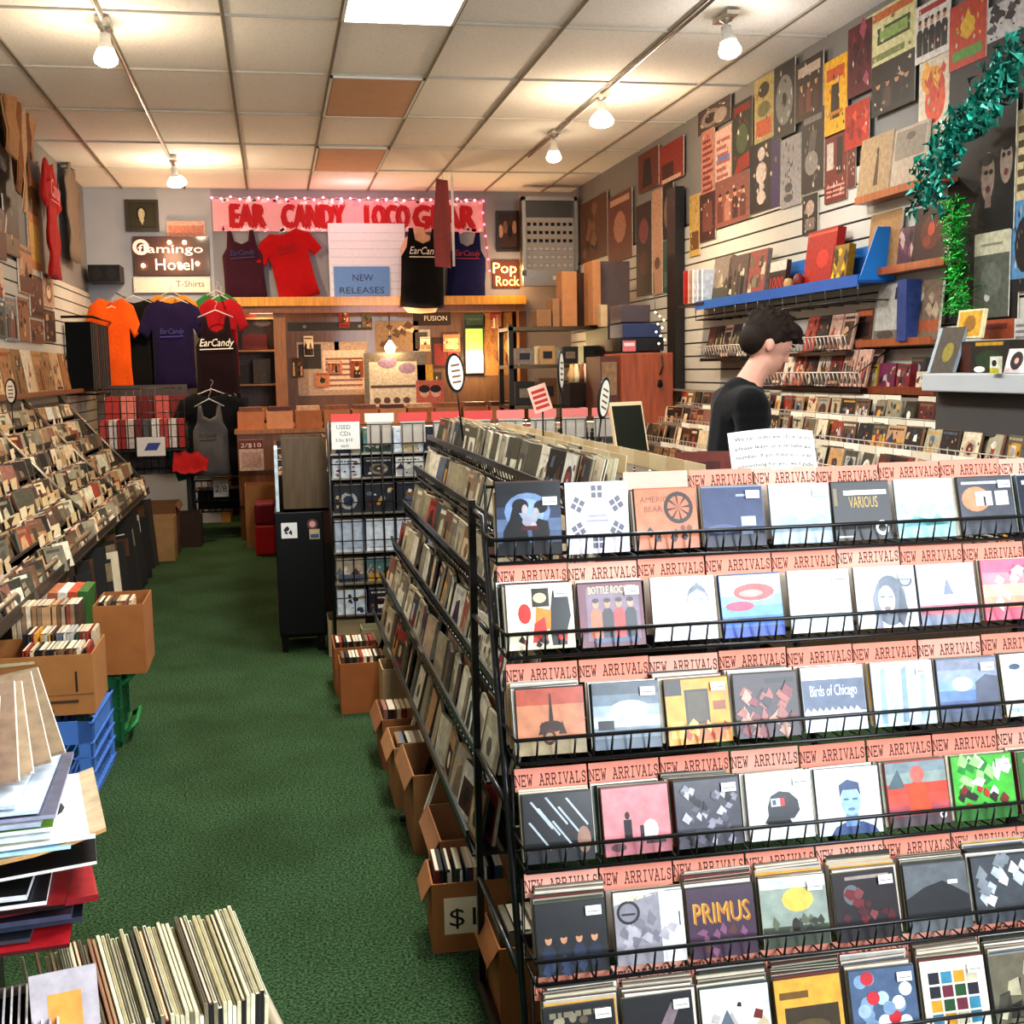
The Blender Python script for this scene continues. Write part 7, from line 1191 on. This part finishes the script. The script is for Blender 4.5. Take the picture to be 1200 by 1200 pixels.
# pose, facing +X (towards the right wall), head bowed, hands in front over the bins; origin between the feet
PR = thing('person', (1.80, 4.62, 0), 'person with short dark hair in a black top, head bowed, browsing the right racks', 'person', rz=-.1); PR.matrix_world = Matrix.Translation((1.80, 4.62, 0)) @ Matrix.Rotation(-.1, 4, 'Z') @ Matrix.Scale(.968, 4)
J = {'pel': (0, 0, .96), 'sp1': (.01, 0, 1.10), 'sp2': (.035, 0, 1.25), 'ch': (.05, 0, 1.38), 'nk': (.075, 0, 1.49), 'nk2': (.115, 0, 1.555), 'hd': (.15, 0, 1.61),
 'lsh': (.04, .17, 1.415), 'lel': (.07, .21, 1.14), 'lwr': (.30, .17, 1.09), 'lha': (.37, .155, 1.085), 'rsh': (.04, -.17, 1.415), 'rel': (.05, -.215, 1.13), 'rwr': (.28, -.18, 1.06), 'rha': (.35, -.165, 1.05),
 'lhp': (.0, .09, .92), 'lkn': (.04, .10, .50), 'lan': (-.01, .10, .09), 'lft': (.12, .11, .035), 'rhp': (0, -.09, .92), 'rkn': (.05, -.10, .50), 'ran': (0, -.10, .09), 'rft': (.13, -.11, .035)}
names = list(J); ix = {n: i for i, n in enumerate(names)}
E_ = [('pel', 'sp1'), ('sp1', 'sp2'), ('sp2', 'ch'), ('ch', 'nk'), ('nk', 'nk2'), ('nk2', 'hd'), ('ch', 'lsh'), ('lsh', 'lel'), ('lel', 'lwr'), ('lwr', 'lha'), ('ch', 'rsh'), ('rsh', 'rel'), ('rel', 'rwr'), ('rwr', 'rha'), ('pel', 'lhp'), ('lhp', 'lkn'), ('lkn', 'lan'), ('lan', 'lft'), ('pel', 'rhp'), ('rhp', 'rkn'), ('rkn', 'ran'), ('ran', 'rft')]
RD = {'pel': (.12, .15), 'sp1': (.10, .13), 'sp2': (.11, .145), 'ch': (.11, .15), 'nk': .060, 'nk2': .054, 'hd': .052, 'lsh': .062, 'lel': .042, 'lwr': .028, 'lha': (.016, .036), 'rsh': .062, 'rel': .042, 'rwr': .028, 'rha': (.016, .036), 'lhp': .095, 'lkn': .058, 'lan': .04, 'lft': (.03, .042), 'rhp': .095, 'rkn': .058, 'ran': .04, 'rft': (.03, .042)}
body = skin_mesh([J[n] for n in names], [(ix[a], ix[b_]) for a, b_ in E_], [RD[n] for n in names])
HR = Matrix.Rotation(.52, 3, 'Y'); HC = Vector((.165, 0, 1.665))
def H(x, y, z): return HR @ Vector((x, y, z))+HC
pcs = [body, ball(H(-.005, 0, .02), (.098, .076, .098), HR), ball(H(.03, 0, -.05), (.066, .056, .075), HR), ball(H(.062, 0, -.095), (.028, .03, .022), HR, 12, 8)]
pcs.append(ball(H(.098, 0, -.022), (.02, .012, .012), HR, 10, 8)); pcs.append(ball(H(.09, 0, -.004), (.016, .009, .026), HR, 10, 8)); pcs.append(ball(H(.084, 0, .028), (.016, .045, .009), HR, 12, 8))
pcs.append(ball(H(.088, 0, -.056), (.012, .022, .006), HR, 12, 8)); pcs.append(ball(H(.086, 0, -.067), (.012, .019, .006), HR, 12, 8))
for s in (-1, 1): pcs.append(ball(H(-.008, s*.078, -.012), (.018, .010, .032), HR @ Matrix.Rotation(-.15, 3, 'Y'), 12, 8))
for s, w_, h_ in ((1, 'lwr', 'lha'), (-1, 'rwr', 'rha')):
    h0 = Vector(J[h_]); 
    for k, (dy, L1) in enumerate(((-.03, .070), (-.010, .080), (.010, .075), (.029, .060))):
        dy *= s; p0 = h0+Vector((-.01, dy, 0)); p1 = p0+Vector((.035+L1*.35, dy*.15, -.004)); p2 = p1+Vector((L1*.3, 0, -.018)); p3 = p2+Vector((L1*.12, 0, -.026))
        pcs.append(skin_mesh([p0, p1, p2, p3], [(0, 1), (1, 2), (2, 3)], [.0105, .0095, .0085, .0072], 0, 1))
    p0 = h0+Vector((-.035, -s*.025, 0)); pcs.append(skin_mesh([p0, p0+Vector((.02, -s*.03, -.008)), p0+Vector((.05, -s*.04, -.022))], [(0, 1), (1, 2)], [.012, .0105, .009], 0, 1))
bo = fuse(pcs, 'body', 'd2a08c', 'skin', PR, .0065, 3)
def limb(keys, es, grow, rr=None):
    ii = {n: i for i, n in enumerate(keys)}; return skin_mesh([J.get(n, n) if isinstance(n, str) else n for n in keys], [(ii[a], ii[b_]) for a, b_ in es], [tuple(q+grow for q in (RD[n] if isinstance(RD[n], tuple) else (RD[n],)*2)) for n in keys])
J['nkc'] = (.055, 0, 1.435); RD['nkc'] = .085
top = limb(['pel', 'sp1', 'sp2', 'ch', 'nkc', 'lsh', 'lel', 'lwr', 'rsh', 'rel', 'rwr'], [('pel', 'sp1'), ('sp1', 'sp2'), ('sp2', 'ch'), ('ch', 'nkc'), ('ch', 'lsh'), ('lsh', 'lel'), ('lel', 'lwr'), ('ch', 'rsh'), ('rsh', 'rel'), ('rel', 'rwr')], .014)
tp = fuse([top], 'sweater', '0c0b10', 'fabric', PR, .009, 4)
tr_ = limb(['pel', 'lhp', 'lkn', 'lan', 'rhp', 'rkn', 'ran'], [('pel', 'lhp'), ('lhp', 'lkn'), ('lkn', 'lan'), ('pel', 'rhp'), ('rhp', 'rkn'), ('rkn', 'ran')], .012)
fuse([tr_], 'trousers', '22242c', 'fabric', PR, .010, 3)
fuse([ball((.08, s*.107, .045), (.135, .05, .045)) for s in (-1, 1)], 'shoes', '1a1614', 'plastic', PR, .01, 3)
hp = [ball(H(-.022, 0, .048), (.105, .088, .088), HR), ball(H(-.062, 0, -.005), (.062, .080, .075), HR), ball(H(.048, 0, .092), (.065, .066, .038), HR)]
rh = random.Random(9)
for i in range(110):
    a = rh.uniform(0, 6.28); el = rh.uniform(.15, 1.5); d = Vector((math.cos(a)*math.cos(el), math.sin(a)*math.cos(el)*.85, math.sin(el))); p = Vector((-.02, 0, .045))+Vector((d.x*.1, d.y*.09, d.z*.085)); q = p+d*rh.uniform(.008, .026)+Vector((rh.uniform(-.005, .028), rh.uniform(-.012, .012), 0))
    hp.append(ball(H(*((p+q)/2)), (.011, .011, max(.012, (q-p).length*.7)), HR @ (q-p).to_track_quat('Z', 'Y').to_matrix(), 6, 5))
for s in (-1, 1): hp.append(ball(H(.0, s*.078, .028), (.022, .012, .034), HR, 8, 6))
fuse(hp, 'hair', '33251c', 'hair', PR, .006, 1)
b = B(); 
for s in (-1, 1): b.mesh(*ball(H(.075, s*.03, .012), (.008, .012, .006), HR, 10, 8), 'e8e0d8', 'skin', True); b.mesh(*ball(H(.0815, s*.031, .012), (.003, .005, .005), HR, 8, 6), '2a1c14', 'skin', True); b.mesh(*ball(H(.09, s*.032, .036), (.008, .022, .004), HR, 8, 6), '33251c', 'hair', True)
part(b, 'eyes_and_brows', PR)
# label check
seen = {}
for o in scn.objects:
    l = o.get('label')
    if l and not o.parent:
        n = len(l.split())
        if n > 16 or n < 4: print('LABEL LENGTH', n, l)
        if l in seen and o.get('group') != 'fairy lights by the amplifiers': print('DUP', l)
        seen[l] = 1
print('OBJECTS', len(scn.objects))
